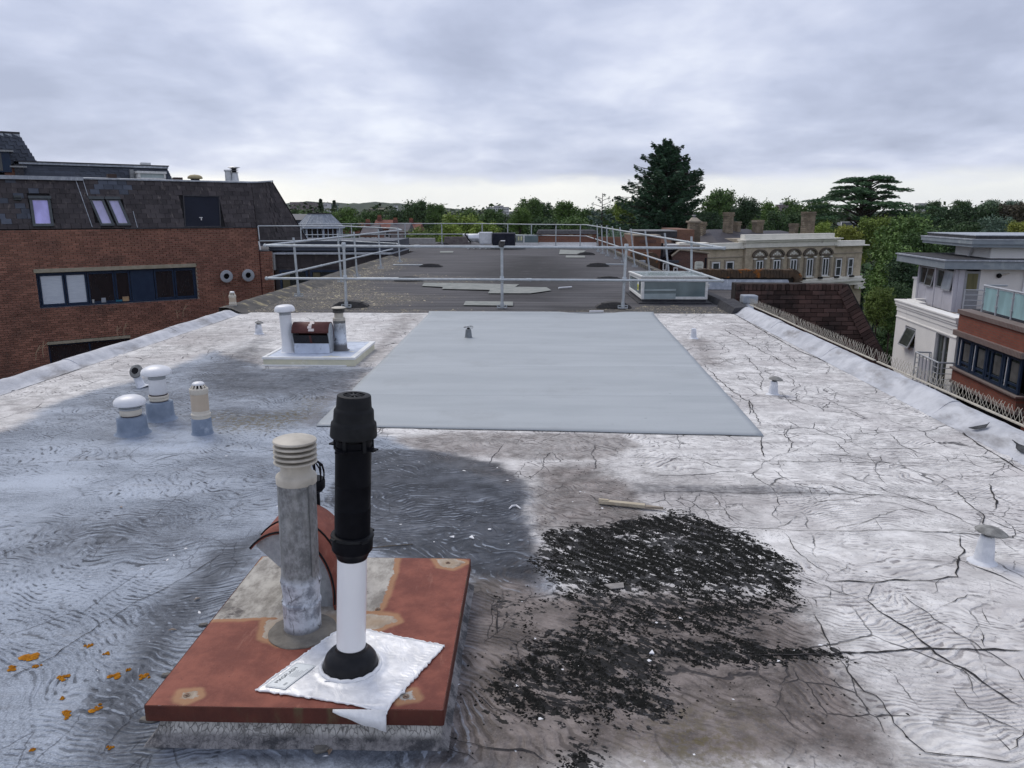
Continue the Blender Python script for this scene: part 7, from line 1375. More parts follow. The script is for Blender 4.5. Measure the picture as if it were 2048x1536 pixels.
def sashw(s0, s1, z0, z1, y, arch=False):
    f = lv(MB().frame([(s0, y, z1), (s1, y, z1), (s1, y, z0), (s0, y, z0)], .09, (0, .08, 0)), 'window', M_SASH)
    lv(MB().box(s0 + .05, s1 - .05, y + .04, y + .05, z0 + .05, z1 - .05), 'pane', M_VGL, f); m = (s0 + s1) / 2
    if z1 - z0 < 1.45 or not arch: lv(MB().box(s0 + .06, s1 - .06, y + .01, y + .04, (z0 + z1) / 2 - .03, (z0 + z1) / 2 + .03), 'meeting_rail', M_SASH, f)
    if arch: lv(MB().box(m - .05, m + .05, y + .0, y + .039, z0 + .06, z1 - .06), 'glazing_bar', M_SASH, f)
    lv(MB().box(s0 + .12, m - .06, y + .052, y + .06, z0 + .1, z1 - .1), 'net_curtain', M_NET, f); lv(MB().box(s0 - .08, s1 + .08, y - .12, y + .0, z0 - .10, z0 - .005), 'sill', M_STU, f)
M_NET = mat('net_curtain', (.42, .43, .44), (.3, .31, .33), 6, .8)
for c_ in (-3.72, -1.73, .27, 2.27, 4.27):
    s0, s1 = c_ - .40, c_ + .40
    lv(MB().box(s0 - .02, s1 + .02, -.004, .02, -3.75, -2.10), 'window_recess', M_DARK); sashw(s0, s1, -3.72, -2.17, -.11, True)
    n = 14; mb = MB()
    for i in range(n):
        a, b = math.pi * i / n, math.pi * (i + 1) / n; q = lambda r, t: (c_ + r * math.cos(t), -.16, -1.83 + r * .66 * math.sin(t))
        mb.prism([q(.68, a), q(.88, a), q(.88, b), q(.68, b)], (0, .155, 0))
    ar = lv(mb, 'arch_ring', M_ARCH)
    lv(MB().prism([(c_ + .67 * math.cos(math.pi * i / 12), -.03, -1.83 + .44 * math.sin(math.pi * i / 12)) for i in range(13)], (0, .025, 0)), 'tympanum', M_STUD, ar)
    mb = MB()
    for (x, z, r0) in ((0, -1.56, .13), (-.22, -1.66, .10), (.22, -1.66, .10), (-.40, -1.75, .07), (.40, -1.75, .07), (0, -1.72, .09)): mb.lathe([(0, -r0 * .5), (r0, 0), (0, r0 * .5)], (c_ + x, -.05, z), 10, Matrix.Rotation(R(90), 4, 'X'))
    lv(mb, 'carved_relief', M_STU, ar); lv(MB().box(c_ - .74, c_ + .74, -.14, .0, -1.96, -1.84), 'lintel', M_ARCH, ar)
    for s in (-1, 1): lv(MB().box(c_ + s * .58 - .10, c_ + s * .58 + .10, -.17, -.002, -3.8, -2.08), 'pilaster', M_STUD, ar); lv(MB().box(c_ + s * .58 - .14, c_ + s * .58 + .14, -.20, -.002, -2.08, -1.97), 'capital', M_STU, ar)
for s0, s1, z0, z1 in ((-7.2, -6.38, -3.5, -2.17), (-8.7, -7.88, -3.5, -2.19), (5.92, 6.66, -3.85, -2.30), (7.55, 8.22, -3.88, -2.30)):
    lv(MB().box(s0, s1, .22, .26, z0, z1), 'window_recess', M_DARK); sashw(s0, s1, z0, z1, .14); lv(MB().frame([(s0 - .16, .2, z1 + .14), (s1 + .16, .2, z1 + .14), (s1 + .16, .2, z0), (s0 - .16, .2, z0)], .15, (0, .045, 0)), 'surround', M_STUD)
lv(MB().box(-5.35, 9.6, -.30, .2, -4.10, -3.92), 'sill_cornice', M_STU, bev=.02); lv(MB().box(-5.3, 10.0, -.55, .2, -4.32, -4.12), 'balcony_cornice', M_STU, bev=.02); lv(MB().box(-5.3, 9.8, -.35, .2, -4.65, -4.33), 'balcony_band', M_STU)
for s in (1.05, 3.2, 5.3, 7.3): lv(MB().box(s, s + .5, -.42, -.24, -3.93, -3.78), 'window_box', M_DARK)
lv(MB().box(8.2, 9.7, -.6, -.2, -5.0, -4.68), 'scalloped_awning', M_STU); lv(MB().box(9.55, 9.75, -.25, .2, GZ, -4.4), 'downpipe', mat('dark_green_pipe', (.012, .03, .025)))
lv(MB().box(-5.3, 9.4, -.05, .2, GZ, -4.66), 'ground_storey', M_YB)
sp = lv(MB().tube([(7.45, -3.0, GZ), (7.75, -3.0, -1.6)], .09, 8), 'green_post', bpy.data.materials['dark_green_pipe'])
sp.parent = None; sp.matrix_world = Matrix.Translation((22.09, 67.15, 0)) @ Matrix.Rotation(R(30), 4, 'Z'); sp.name = 'green_pole'; tag(sp, 'tall dark green pole standing in front of the right end of the arcaded house', 'pole')
M_VSL = mat('welsh_slate', (.040, .038, .046), (.055, .052, .060), 1.2, .6, .3, 12, sc=(1, 1, 3)); 
lv(MB().prism([(-7.2, 1.2, -.72), (1.0, 1.2, -.72), (.2, 5.4, .28), (-4.6, 5.4, .28)], (0, .4, -.1)).prism([(-7.2, 1.2, -.72), (-4.6, 5.4, .28), (-6.6, 9, -.6)], (.1, 0, -.1)), 'slate_roof', M_VSL); lv(MB().prism([(1.2, 2.6, -.5), (6, 2.6, -.5), (5, 6, .1), (1.2, 6, .1)], (0, .3, -.1)), 'slate_roof', M_VSL)
M_CHB = brickm('chimney_stock_brick', (.20, .16, .11), (.095, .075, .06), (.30, .26, .20), .24, .085, R(30), .9)
M_POT = mat('terracotta_pot', (.28, .12, .07))
for s0, s1, y, zt, z0 in ((-3.60, -2.95, 4, 1.76, -1), (-2.05, -1.65, 4.4, .95, -.6), (-.1, .7, 4, 1.08, -.6), (4.6, 5.15, 4, .75, -.6), (6.1, 7.3, 4, 1.82, -.8), (-5.9, -5.5, 4.6, .94, -.6)):
    ch = lv(MB().box(s0, s1, y, y + .6, z0, zt - .16), 'chimney', M_CHB if s0 != -2.15 else M_BRKR); lv(MB().box(s0 - .08, s1 + .08, y - .08, y + .68, zt - .30, zt - .22).box(s0 - .05, s1 + .05, y - .05, y + .65, zt - .16, zt), 'chimney_cap', M_CHB, ch)
# terrace of red-brick backs left of it, with chimney, sign and gables
RT = thing('red_brick_rear', 'jumble of old red-brick gables with slate roofs behind the leaning posts', 'building', (8.85, 52, -2.027)); 
A = lambda q: F(q)
def blk(p0, p1, dep, zb, nm, m, par): # front rectangle from top-left p0 to bottom-right p1 (same depth), extruded back
    return build(MB().box(p0[0], p1[0], p0[1], p0[1] + dep, min(p1[2], zb), p0[2]), nm, m, par)
M_RB2 = brickm('aged_red_brick', (.22, .105, .065), (.16, .07, .05), (.20, .15, .11), .23, .08, 0, .6)
blk((6.07, 47, 0.338), (7.699, 47, -1.674), 5, GZ, 'gable_wall', M_RB2, RT); blk((6.428, 46.95, 0.104), (7.387, 46.95, -0.071), .06, 5, 'dark_brick_band', M_BRKD, RT); blk((6.055, 46.9, 0.399), (7.659, 46.9, 0.327), 5.2, 5, 'coping', M_STUD, RT)
blk((6.378, 49, 0.618), (8.98, 49, 0.558), 3, 5, 'roof_edge', M_BAND, RT); blk((6.449, 49.05, 0.547), (9.006, 49.05, 0.19), 3, 5, 'flat_roof_side', M_FELTD, RT)
blk((9.157, 50, 0.66), (10.262, 50, -1.882), 6, GZ, 'party_wall', M_RB2, RT); blk((7.874, 48, -0.531), (8.486, 48, -1.988), 3, GZ, 'rear_wall', M_BRKD, RT)
p = [F((7.534, 46.5, -1.049)), F((8.306, 46.5, -0.462)), F((8.952, 48, -0.168)), F((8.181, 48.5, -0.067))]; build(MB().prism(p, (0, .1, -.12)), 'slate_lean_to', M_VSL, RT)
p = [F((8.296, 46.2, -0.768)), F((8.692, 46.2, -0.448)), F((10.311, 46.2, -0.649)), F((10.377, 46.2, -1.847)), F((8.345, 46.2, -1.851))]; build(MB().prism(p, (0, 4, 0)), 'gable_wall', M_BRKD, RT); build(MB().tube([F((8.191, 46.1, -0.792)), F((8.671, 46.1, -0.414)), F((10.375, 46.1, -0.615))], .06, 6), 'verge', M_STUD, RT)
for q0, q1 in (((7.677, 45.9, -1.188), (7.901, 45.9, -1.625)), ((8.303, 45.9, -1.449), (8.551, 45.9, -1.769))):
    f = build(MB().frame([(q0[0], q0[1], q0[2]), (q1[0], q0[1], q0[2]), (q1[0], q0[1], q1[2]), (q0[0], q0[1], q1[2])], .05, (0, .06, 0)), 'window', M_SASH, RT); build(MB().box(q0[0] + .03, q1[0] - .03, q0[1] + .03, q0[1] + .04, q1[2] + .03, q0[2] - .03), 'pane', M_VGL, f)
blk((7.771, 45.8, -1.037), (8.593, 45.8, -1.18), .8, 5, 'lean_to_roof', M_SLG, RT); blk((7.607, 46.3, -0.047), (7.714, 46.3, -1.184), .1, 5, 'black_downpipe', M_DARK, RT); blk((7.867, 46.6, -0.145), (8.754, 46.6, -0.203), 1, 5, 'white_fascia', M_SASH, RT); blk((8.71, 46.4, -0.049), (10.477, 46.4, -0.193), 1.4, 5, 'stucco_parapet', M_STU, RT)
CS = thing('chimney_stack', 'old brick chimney stack with stepped stone cap and a small pot beside the slate roof', 'chimney', (10.639, 52, -0.059)); q = F((10.639, 52, -0.059)); kx = 52 / 1560
build(MB().box(q.x - 15 * kx, q.x + 13 * kx, 52, 53, GZ, (10.611, 52, 0.492)[2]), 'base', M_CHB, CS); build(MB().box(q.x - 8 * kx, q.x + 12 * kx, 52.05, 52.9, (10.611, 52, 0.492)[2], (10.582, 52, 1.072)[2]), 'shaft', M_CHB, CS)
z = (10.582, 52, 1.072)[2]; build(MB().box(q.x - 11 * kx, q.x + 15 * kx, 51.95, 53, z, z + .10).prism([(q.x - 9 * kx, 52, z + .10), (q.x + 13 * kx, 52, z + .10), (q.x + 6 * kx, 52.3, z + .32), (q.x - 2 * kx, 52.3, z + .32)], (0, .4, 0)), 'stone_cap', M_STUD, CS); build(MB().lathe([(.08, 0), (.10, .12), (.16, .13), (.1, .17)], (q.x + 2 * kx, 52.5, z + .32), 12), 'pot', M_BAND, CS)
q0, q1 = F((9.146, 44, -0.984)), F((9.631, 44, -1.681)); PS = thing('pub_sign', 'cream hanging board sign with faint grey lettering in front of the dark brick gable', 'sign', (q0.x, 44, q1.z)); c_ = .07
build(MB().prism([(q0.x, 44, q1.z - .4), (q1.x, 44, q1.z - .4), (q1.x, 44, q0.z - c_), (q1.x - c_, 44, q0.z), (q0.x + c_, 44, q0.z), (q0.x, 44, q0.z - c_)], (0, .06, 0)), 'board', mat('cream_sign', (.62, .63, .56)), PS)
for z, h, w in ((q0.z - .20, .06, .30), (q0.z - .36, .035, .24), (q0.z - .52, .03, .22)): build(MB().box((q0.x + q1.x) / 2 - w / 2, (q0.x + q1.x) / 2 + w / 2, 43.994, 43.999, z - h / 2, z + h / 2), 'lettering_line', mat('faded_sign_paint', (.30, .31, .29), (.45, .46, .42), 30) if h == .06 else bpy.data.materials['faded_sign_paint'], PS)
solo(MB().tube([(q1.x + .12, 44.05, GZ), (q1.x + .12, 44.05, q0.z + .2)], .06, 8), 'sign_post', M_DARK, 'black post holding the cream board sign', 'post')
# curved lichen-red parapet pieces on our own far right edge
for px0, px1, py, Yd, lbx in ((1195, 1256, 470, 38, 'round-ended red-brick parapet just right of the far brick plant box'), (1262, 1318, 500, 30, 'orange-lichened round-ended parapet below the leaning right-hand posts')):
    a, b = ((3.315, 40, 0.482), (4.863, 40, 0.483)) if px0 == 1195 else ((3.781, 30, 0.191), (4.887, 30, 0.193)); h = .35; r0 = h
    pr_ = [(a[0], a[1], a[2]), (a[0], a[1], -.5), (b[0], a[1], -.9), (b[0] - .05, a[1], -.4)] + [(b[0] - r0 * .8 + r0 * .8 * math.cos(t), a[1], a[2] - r0 + r0 * math.sin(t)) for t in (R(10), R(35), R(60), R(85))]
    solo(MB().prism(pr_, (0, .3, 0)), 'brick_parapet', M_RB2 if px0 == 1195 else M_LPB, lbx, 'parapet')
a = F((3.916, 29.5, -0.082)); solo(MB().box(a.x, a.x + .36, 29.5, 29.7, a.z - .14, a.z + .0), 'lead_box', M_LEAD, 'small lead-covered box beside the foot of the leaning posts', 'lead box')
# ---------------------------------------------------------------- ground, streets, distant rise
def groundm():
    m, nt, N, L, P = nodes('ground'); g = G(nt); p = g.pos(); c = g.mix(g.step(g.noise(p, .02, 6, .6), .42, .58), (.045, .062, .026), (.085, .085, .075)); c = g.mix(g.step(g.noise(p, .3, 6, .7), .45, .7), c, (.03, .042, .018)); L.new(c, P.inputs['Base Color']); P.inputs['Roughness'].default_value = .95; return m
M_GROUND = groundm()
o = solo(MB().add([(-2600, -300, GZ), (2600, -300, GZ), (2600, 3000, GZ), (-2600, 3000, GZ)], [(0, 1, 2, 3)]), 'ground', M_GROUND, kind='structure')
M_ASPH = mat('asphalt', (.055, .055, .058), (.045, .045, .048), .8, .9, .3, 20)
o = solo(MB().add([(7.6, -60, GZ + .004), (12.4, -60, GZ + .004), (12.4, 140, GZ + .004), (7.6, 140, GZ + .004)], [(0, 1, 2, 3)]), 'road', M_ASPH, kind='structure')
solo(MB().box(6.2, 7.59, -60, 60, GZ, GZ + .12).box(12.41, 13.2, -60, 60, GZ, GZ + .12), 'pavement', mat('paving', (.24, .23, .22), (.2, .19, .18), 1, .9), kind='structure')
# wooded rise on the skyline
M_HILL = mat('wooded_hill', (.016, .028, .014), (.040, .058, .028), .02, .95, c3=(.07, .08, .05), s3=.006, t3=(.58, .66), sc=(1, .3, 2))
mb = MB(); n = 700; prof = []
for i in range(n + 1):
    x = -2300 + 4600 * i / n; u = x + 900
    h = 36 * math.exp(-((x + 880) / 420) ** 2) + 16 * math.exp(-((x + 300) / 350) ** 2) + 6 + 5 * math.sin(x * .011) + 3 * math.sin(x * .031 + 1) + 10 * math.exp(-((x - 1500) / 380) ** 2)
    h += 9 * float(fbm(np.array([x * .02]), np.array([1.5]), 5, 4)[0]) + 7 * float(fbm(np.array([x * .09]), np.array([4.5]), 8, 3)[0]); prof.append((x, h))
vs = []
for x, h in prof: vs += [(x, 1750, GZ), (x, 2050, GZ + h + 4), (x, 2900, GZ + h * .9)]
mb.add(vs, [(i * 3 + j, i * 3 + 3 + j, i * 3 + 4 + j, i * 3 + 1 + j) for i in range(n) for j in range(2)], True); solo(mb, 'hills', M_HILL, kind='structure')

# ---------------------------------------------------------------- trees
def leafm(name, dark, mid, light, rv=1.0):
    m, nt, N, L, P = nodes(name); g = G(nt); p = g.pos(); r = g.isl(); n = g.noise(p, .7, 5, .6)
    c = g.mix(g.step(g.math('ADD', g.math('MULTIPLY', r, .34), g.math('MULTIPLY', n, .80)), .30, .80), dark, light); c = g.mix(.35, c, mid)
    oi = N.new('ShaderNodeObjectInfo').outputs['Random']; c = g.mix(1.0, c, g.mix(oi, (.85, .86, .9), (1.35, 1.3, 1.0)), 'MULTIPLY'); L.new(c, P.inputs['Base Color']); P.inputs['Roughness'].default_value = .65; P.inputs['Specular IOR Level'].default_value = .25; return m
ML = {'mid': leafm('foliage_mid', (0.038, 0.077, 0.023), (0.069, 0.127, 0.038), (0.134, 0.221, 0.065)), 'light': leafm('foliage_light', (0.069, 0.115, 0.027), (0.134, 0.202, 0.046), (0.260, 0.335, 0.081)), 'dark': leafm('foliage_dark', (0.022, 0.046, 0.023), (0.038, 0.077, 0.035), (0.073, 0.127, 0.054)),
      'yellow': leafm('foliage_yellow_green', (0.115, 0.143, 0.027), (0.230, 0.260, 0.049), (0.365, 0.384, 0.087)), 'blue': leafm('foliage_blue_green', (0.058, 0.100, 0.081), (0.100, 0.157, 0.123), (0.164, 0.241, 0.192)), 'cedar': leafm('foliage_cedar', (0.018, 0.046, 0.028), (0.031, 0.078, 0.042), (0.065, 0.140, 0.065)), 'russet': leafm('foliage_russet', (0.058, 0.050, 0.035), (0.087, 0.077, 0.050), (0.125, 0.111, 0.069))}
M_BARK = mat('bark', (.055, .043, .034), (.035, .028, .023), 3, .95, .5, 8, sc=(3, 3, .6))
def leaf_mesh(name, C, Sz, r, material, flat=0.0, asp=.6):
    """one small pointed leaf-spray quad per centre"""
    n = len(C); a = r.random(n) * 6.283; u = np.stack([np.cos(a), np.sin(a), r.normal(0, .35, n) * (1 - flat)], 1); b = r.normal(0, 1, (n, 3)); b[:, 2] = b[:, 2] * (1 - flat) + (0 if flat else .0)
    u /= np.linalg.norm(u, axis=1)[:, None]; w = np.cross(u, b); w /= np.linalg.norm(w, axis=1)[:, None] + 1e-9
    if flat: w[:, 2] *= (1 - flat); 
    s = Sz[:, None]; v = np.stack([C - u * s, C + w * s * asp, C + u * s, C - w * s * asp], 1).reshape(-1, 3).astype(np.float32)
    me = bpy.data.meshes.new(name); me.vertices.add(4 * n); me.vertices.foreach_set('co', v.ravel()); me.loops.add(4 * n); me.loops.foreach_set('vertex_index', np.arange(4 * n, dtype=np.int32)); me.polygons.add(n); me.polygons.foreach_set('loop_start', (np.arange(n) * 4).astype(np.int32)); me.update(calc_edges=True); me.materials.append(material); return me
def broad_crown(seed, nc, per, shape, leaf=.055):
    """crown in a unit box: base z 0, top 1, radius about .5; clumps round several lobes"""
    r = np.random.default_rng(seed); lob = []
    for i in range(shape): a = r.random() * 6.283; q = r.random() ** .6 * .30; z = r.uniform(.26, .82); lob.append((math.cos(a) * q * (1.25 - z * .7), math.sin(a) * q * (1.25 - z * .7), z, r.uniform(.15, .24)))
    lob = np.array(lob); k = r.integers(0, len(lob), nc); d = r.normal(0, 1, (nc, 3)); d /= np.linalg.norm(d, axis=1)[:, None]; rad = lob[k, 3][:, None] * (r.random((nc, 1)) ** .33) * r.uniform(.8, 1.15, (nc, 1))
    cc = lob[k, :3] + d * rad * np.array([1.05, 1.05, .9]); cc = cc[cc[:, 2] > .08]; m = len(cc); cr = r.uniform(.022, .055, m)
    C = (cc[:, None, :] + r.normal(0, 1, (m, per, 3)) * cr[:, None, None] * np.array([1.15, 1.15, .65])).reshape(-1, 3); return C, leaf * r.uniform(.45, 1.0, len(C)), lob
CROWNS = {}
for i, (sd_, sh) in enumerate(((1, 9), (2, 12), (3, 7), (4, 10))):
    C, s, lob = broad_crown(sd_, 300, 46, sh, .026); CROWNS[i] = (C, s, lob)
CM = {}
def trunk_mb(lob, tw=.022):
    mb = MB(); mb.tube([(0, 0, -.35), (.005, 0, 0), (.0, .01, .25), (.01, 0, .6)], [tw * 1.5, tw * 1.15, tw, tw * .4], 8)
    for l in lob[:7]: mb.tube([(0, .005, .12), (l[0] * .45, l[1] * .45, .12 + (l[2] - .12) * .55), (l[0], l[1], l[2])], [tw * .6, tw * .35, tw * .12], 5)
    return mb
TRK = {i: trunk_mb(CROWNS[i][2]).mesh('trunk', M_BARK) for i in CROWNS}
def tree(x, zt, w, D, kind, label, hfrac=1.0, v=None, group='trees beyond the roofs'):
    top = F((x, D, zt)); H_ = max(top.z - GZ, 3) * hfrac; v = rnd.randrange(4) if v is None else v; key = (v, kind)
    if key not in CM: C, s, _ = CROWNS[v]; CM[key] = leaf_mesh('crown', C, s, np.random.default_rng(v + 9), ML[kind])
    ch = min(H_ * .86, w * 1.55); 
    t = thing('tree', label, 'tree', (top.x, D, GZ), 0, group); cr = bpy.data.objects.new('crown', CM[key]); COL.objects.link(cr); cr.parent = t; cr.location = (0, 0, top.z - GZ - ch); cr.scale = (w * 1.2, w * 1.2, ch * 1.05); cr.rotation_euler = (0, 0, rnd.uniform(0, 6.28))
    tk = bpy.data.objects.new('trunk', TRK[v]); COL.objects.link(tk); tk.parent = t; tk.location = cr.location; tk.scale = (w, w, ch); tk.rotation_euler = cr.rotation_euler
    if H_ - ch > ch * .35: build(MB().tube([(0, 0, 0), (0, 0, H_ - ch + .1)], [w * .03, w * .025], 8), 'trunk', M_BARK, t, local=True)
    return t

L1 = 'broad green tree in the belt beyond the far guard rail'
for a, lb_ in (((-29.109, 2.863, 5.229, 122), 'round green tree directly right of the pavilion roof'), ((-30.849, 1.93, 5.065, 150), 'mid-green tree below the cream flats on the hillside'), ((-31.498, 2.411, 6.364, 175), 'mid-green tree under the tiny pale horizon tower'), ((-30.6, 1.563, 3.636, 140), 'small green tree between the pavilion tree and the cream flats'), ((-10.698, 2.986, 4.032, 135), 'narrow green tree above the round end of the silver duct'), ((-5.46, 2.599, 5.364, 118), 'wide green tree behind the black-wrapped unit, under the pale skyline block')): tree(*a, 'mid', lb_, group='mid-green trees left of centre')
tree(*(-22.171, 3.786, 7.208, 150), 'dark', 'dark domed tree rising above the belt left of the silver duct'); tree(*(-27.792, 2.674, 6.429, 165), 'dark', 'dark green tree at the left shoulder of the dark domed tree'); tree(*(-14.447, 2.965, 3.218, 118), 'mid', 'slender tree with a wispy top just right of the dark domed tree')
for a, lb_ in (((-10.707, 0.728, 3.171, 74), 'bright green tree next to the last terraced house, leftmost of the bright ones'), ((-10.1, 1.18, 4.036, 84), 'bright green tree right of the leftmost bright one, behind the far rail'), ((-7.996, 1.377, 4.8, 88), 'bright green tree right above the silver duct'), ((-4.573, 1.004, 4.052, 80), 'bright green tree above the join of duct and black-wrapped unit'), ((-7.331, 0.844, 2.618, 72), 'low bright green tree in front of the others, left of the duct')): tree(*a, 'light', lb_, group='bright green trees behind the far rail')
tree(*(-0.626, 3.912, 4.909, 108), 'mid', 'tall mid-green tree right of the black-wrapped unit, two-headed crown'); tree(*(-1.587, 2.577, 2.857, 100), 'mid', 'lower mid-green tree in front of the two-headed one'); tree(*(1.851, 3.468, 3.984, 118), 'dark', 'dark tree between the two-headed tree and the domed one by the brick plant box')
tree(*(4.121, 3.443, 4.592, 104), 'mid', 'mid-green domed tree above the left end of the brick plant box'); tree(*(6.05, 2.774, 4.613, 96), 'mid', 'mid-green tree above the right half of the brick plant box'); tree(*(1.015, 1.402, 4.675, 80), 'dark', 'low dark bushy tree just behind the wrapped unit and plant box')
tree(*(4.204, 1.119, 4.558, 78), 'mid', 'low leafy tree filling behind the brick plant box'); tree(*(12.57, 3.244, 3.927, 108), 'light', 'pale green tree at the left foot of the tall pointed conifer'); tree(*(11.091, 2.409, 4.364, 112), 'mid', 'mid-green tree behind the bare-topped spiky tree')
tree(*(27.389, 5.404, 6.478, 116), 'mid', 'tall mid-green tree at the right shoulder of the pointed conifer'); tree(*(18.763, 2.011, 3.818, 84), 'dark', 'dark low tree behind the old chimney stack'); tree(*(27.79, 3.939, 3.917, 104), 'dark', 'dark upright tree behind the tall square chimney'); tree(*(36.104, 3.774, 5.314, 124), 'mid', 'olive-green tree right of the dark upright tree'); tree(*(30.319, 2.202, 4.545, 100), 'dark', 'dark low tree above the slate roof of the arcaded house')
tree(*(42.294, 4.618, 6.317, 128), 'mid', 'tall loose-crowned tree left of the spreading cedar'); tree(*(50.355, 3.618, 5.636, 140), 'mid', 'mid-green tree just left of the spreading cedar'); tree(*(36.349, 0.868, 3.564, 98), 'light', 'pale green tree behind the wide chimney of the arcaded house'); tree(*(35.611, 1.715, 4.13, 106), 'dark', 'dark tree filling behind the chimneys of the arcaded house'); tree(*(11.857, 0.537, 5.143, 72), 'dark', 'low dark tree in front of the pointed conifer, above the red gables'); tree(*(7.776, 0.436, 3.636, 70), 'blue', 'low blue-green tree behind the right-hand end of the plant box')
tree(*(36.163, 0.52, 4.421, 92), 'yellow', 'yellow-green tree beside the white parapet of the arcaded house', v=1); tree(*(39.533, 1.143, 4.182, 92), 'light', 'light green tree between the yellow-green tree and the big green one', v=3)
tree(*(29.472, 1.764, 5.636, 62), 'mid', 'large bushy green tree filling the gap between the arcaded house and the white house', v=1); tree(*(26.565, 0.143, 3.886, 57), 'mid', 'full green tree in front of the large bushy one, beside the arcaded house', v=0); tree(*(29.557, 0.804, 3.506, 60), 'mid', 'bushy green tree just above the bay roof of the white house', v=2)
tree(*(24.41, -1.344, 3.208, 52), 'dark', 'shadowy dark tree low between the arcaded house and the white house', v=3); tree(*(14.671, -1.336, 1.371, 33), 'light', 'small bright green tree low behind the dark brick gable', v=1); tree(*(17.103, -2.358, 1.442, 37), 'mid', 'low leafy tree touching the left corner of the white house', v=2); tree(*(20.459, -4.252, 2.286, 44), 'dark', 'dark shrubby tree low in the gap left of the white house', v=1); tree(*(22.044, -2.242, 2.136, 47), 'dark', 'dark tree close behind the white house corner pier', v=2); tree(*(21.745, -3.09, 1.995, 48), 'dark', 'dark tree low beyond the right end of the dark brick gable', v=0)
for a, lb_ in (((75.071, 3.75, 4.675, 150), 'dark evergreen just right of the small white skyline building'), ((91.012, 4.234, 4.416, 170), 'narrow dark evergreen, tallest above the upper flat roof'), ((73.314, 3.099, 5.455, 140), 'dark evergreen left of the tallest narrow one on the right skyline'), ((66.915, 2.745, 7.013, 120), 'broad dark evergreen right of the tallest narrow one on the right skyline')): tree(*a, 'dark', lb_, group='dark evergreens above the white house')
tree(*(56.766, 1.314, 5, 110), 'dark', 'dark layered tree left of centre above the upper flat roof'); tree(*(85.764, 4.382, 4.87, 150), 'blue', 'blue-green tree of several puffs near the right skyline'); tree(*(86.467, 4.202, 5.084, 145), 'blue', 'blue-green tree on the skyline close to the right picture edge'); tree(*(70.826, 3.012, 6.13, 118), 'russet', 'brownish dark tree at the right picture edge'); tree(*(52.588, 1.046, 4.442, 90), 'blue', 'blue-green tree above the right end of the upper flat roof'); tree(*(49, 0.82, 3.117, 80), 'yellow', 'pale yellow-green tree in the right-hand corner above the flat roof'); tree(*(51.72, 0.895, 5.552, 95), 'dark', 'dark tree mass just above the upper flat roof')
tree(*(-14.033, 0.034, 1.558, 60), 'mid', 'small garden tree seen under the left rails beside the pavilion'); tree(*(-13.534, -0.314, 2.494, 64), 'dark', 'dark garden tree seen through the left rails'); tree(*(-61.6, 2.827, 8.182, 210), 'mid', 'green tree on the skyline above the pavilion, left'); tree(*(-51.644, 2.024, 6.494, 200), 'mid', 'green tree on the skyline above the pavilion, right')
def poplar(x, zt, w, D, label):
    r = np.random.default_rng(int(D)); n = 2600; z = r.random(n) ** .8; q = np.sqrt(r.random(n)) * .5 * np.sin(np.clip(z * 1.02 + .05, 0, 1) * math.pi) ** .6; a = r.random(n) * 6.28; C = np.stack([np.cos(a) * q * w, np.sin(a) * q * w, 3 + z * (zt - GZ - 3)], 1)
    t = thing('tree', label, 'tree', (x, D, GZ)); me = leaf_mesh('crown', C, .5 + .4 * r.random(n), r, ML['dark']); o = bpy.data.objects.new('crown', me); COL.objects.link(o); o.parent = t; build(MB().tube([(0, 0, 0), (0, 0, zt - GZ - 3)], [.4, .1], 6), 'trunk', M_BARK, t, local=True)
poplar(*(-88.961, 7.386, 2.143, 330), 'dark narrow poplar left of the white tower on the skyline'); poplar(*(-87.078, 7.004, 2.016, 345), 'dark narrow poplar right of the white tower on the skyline')

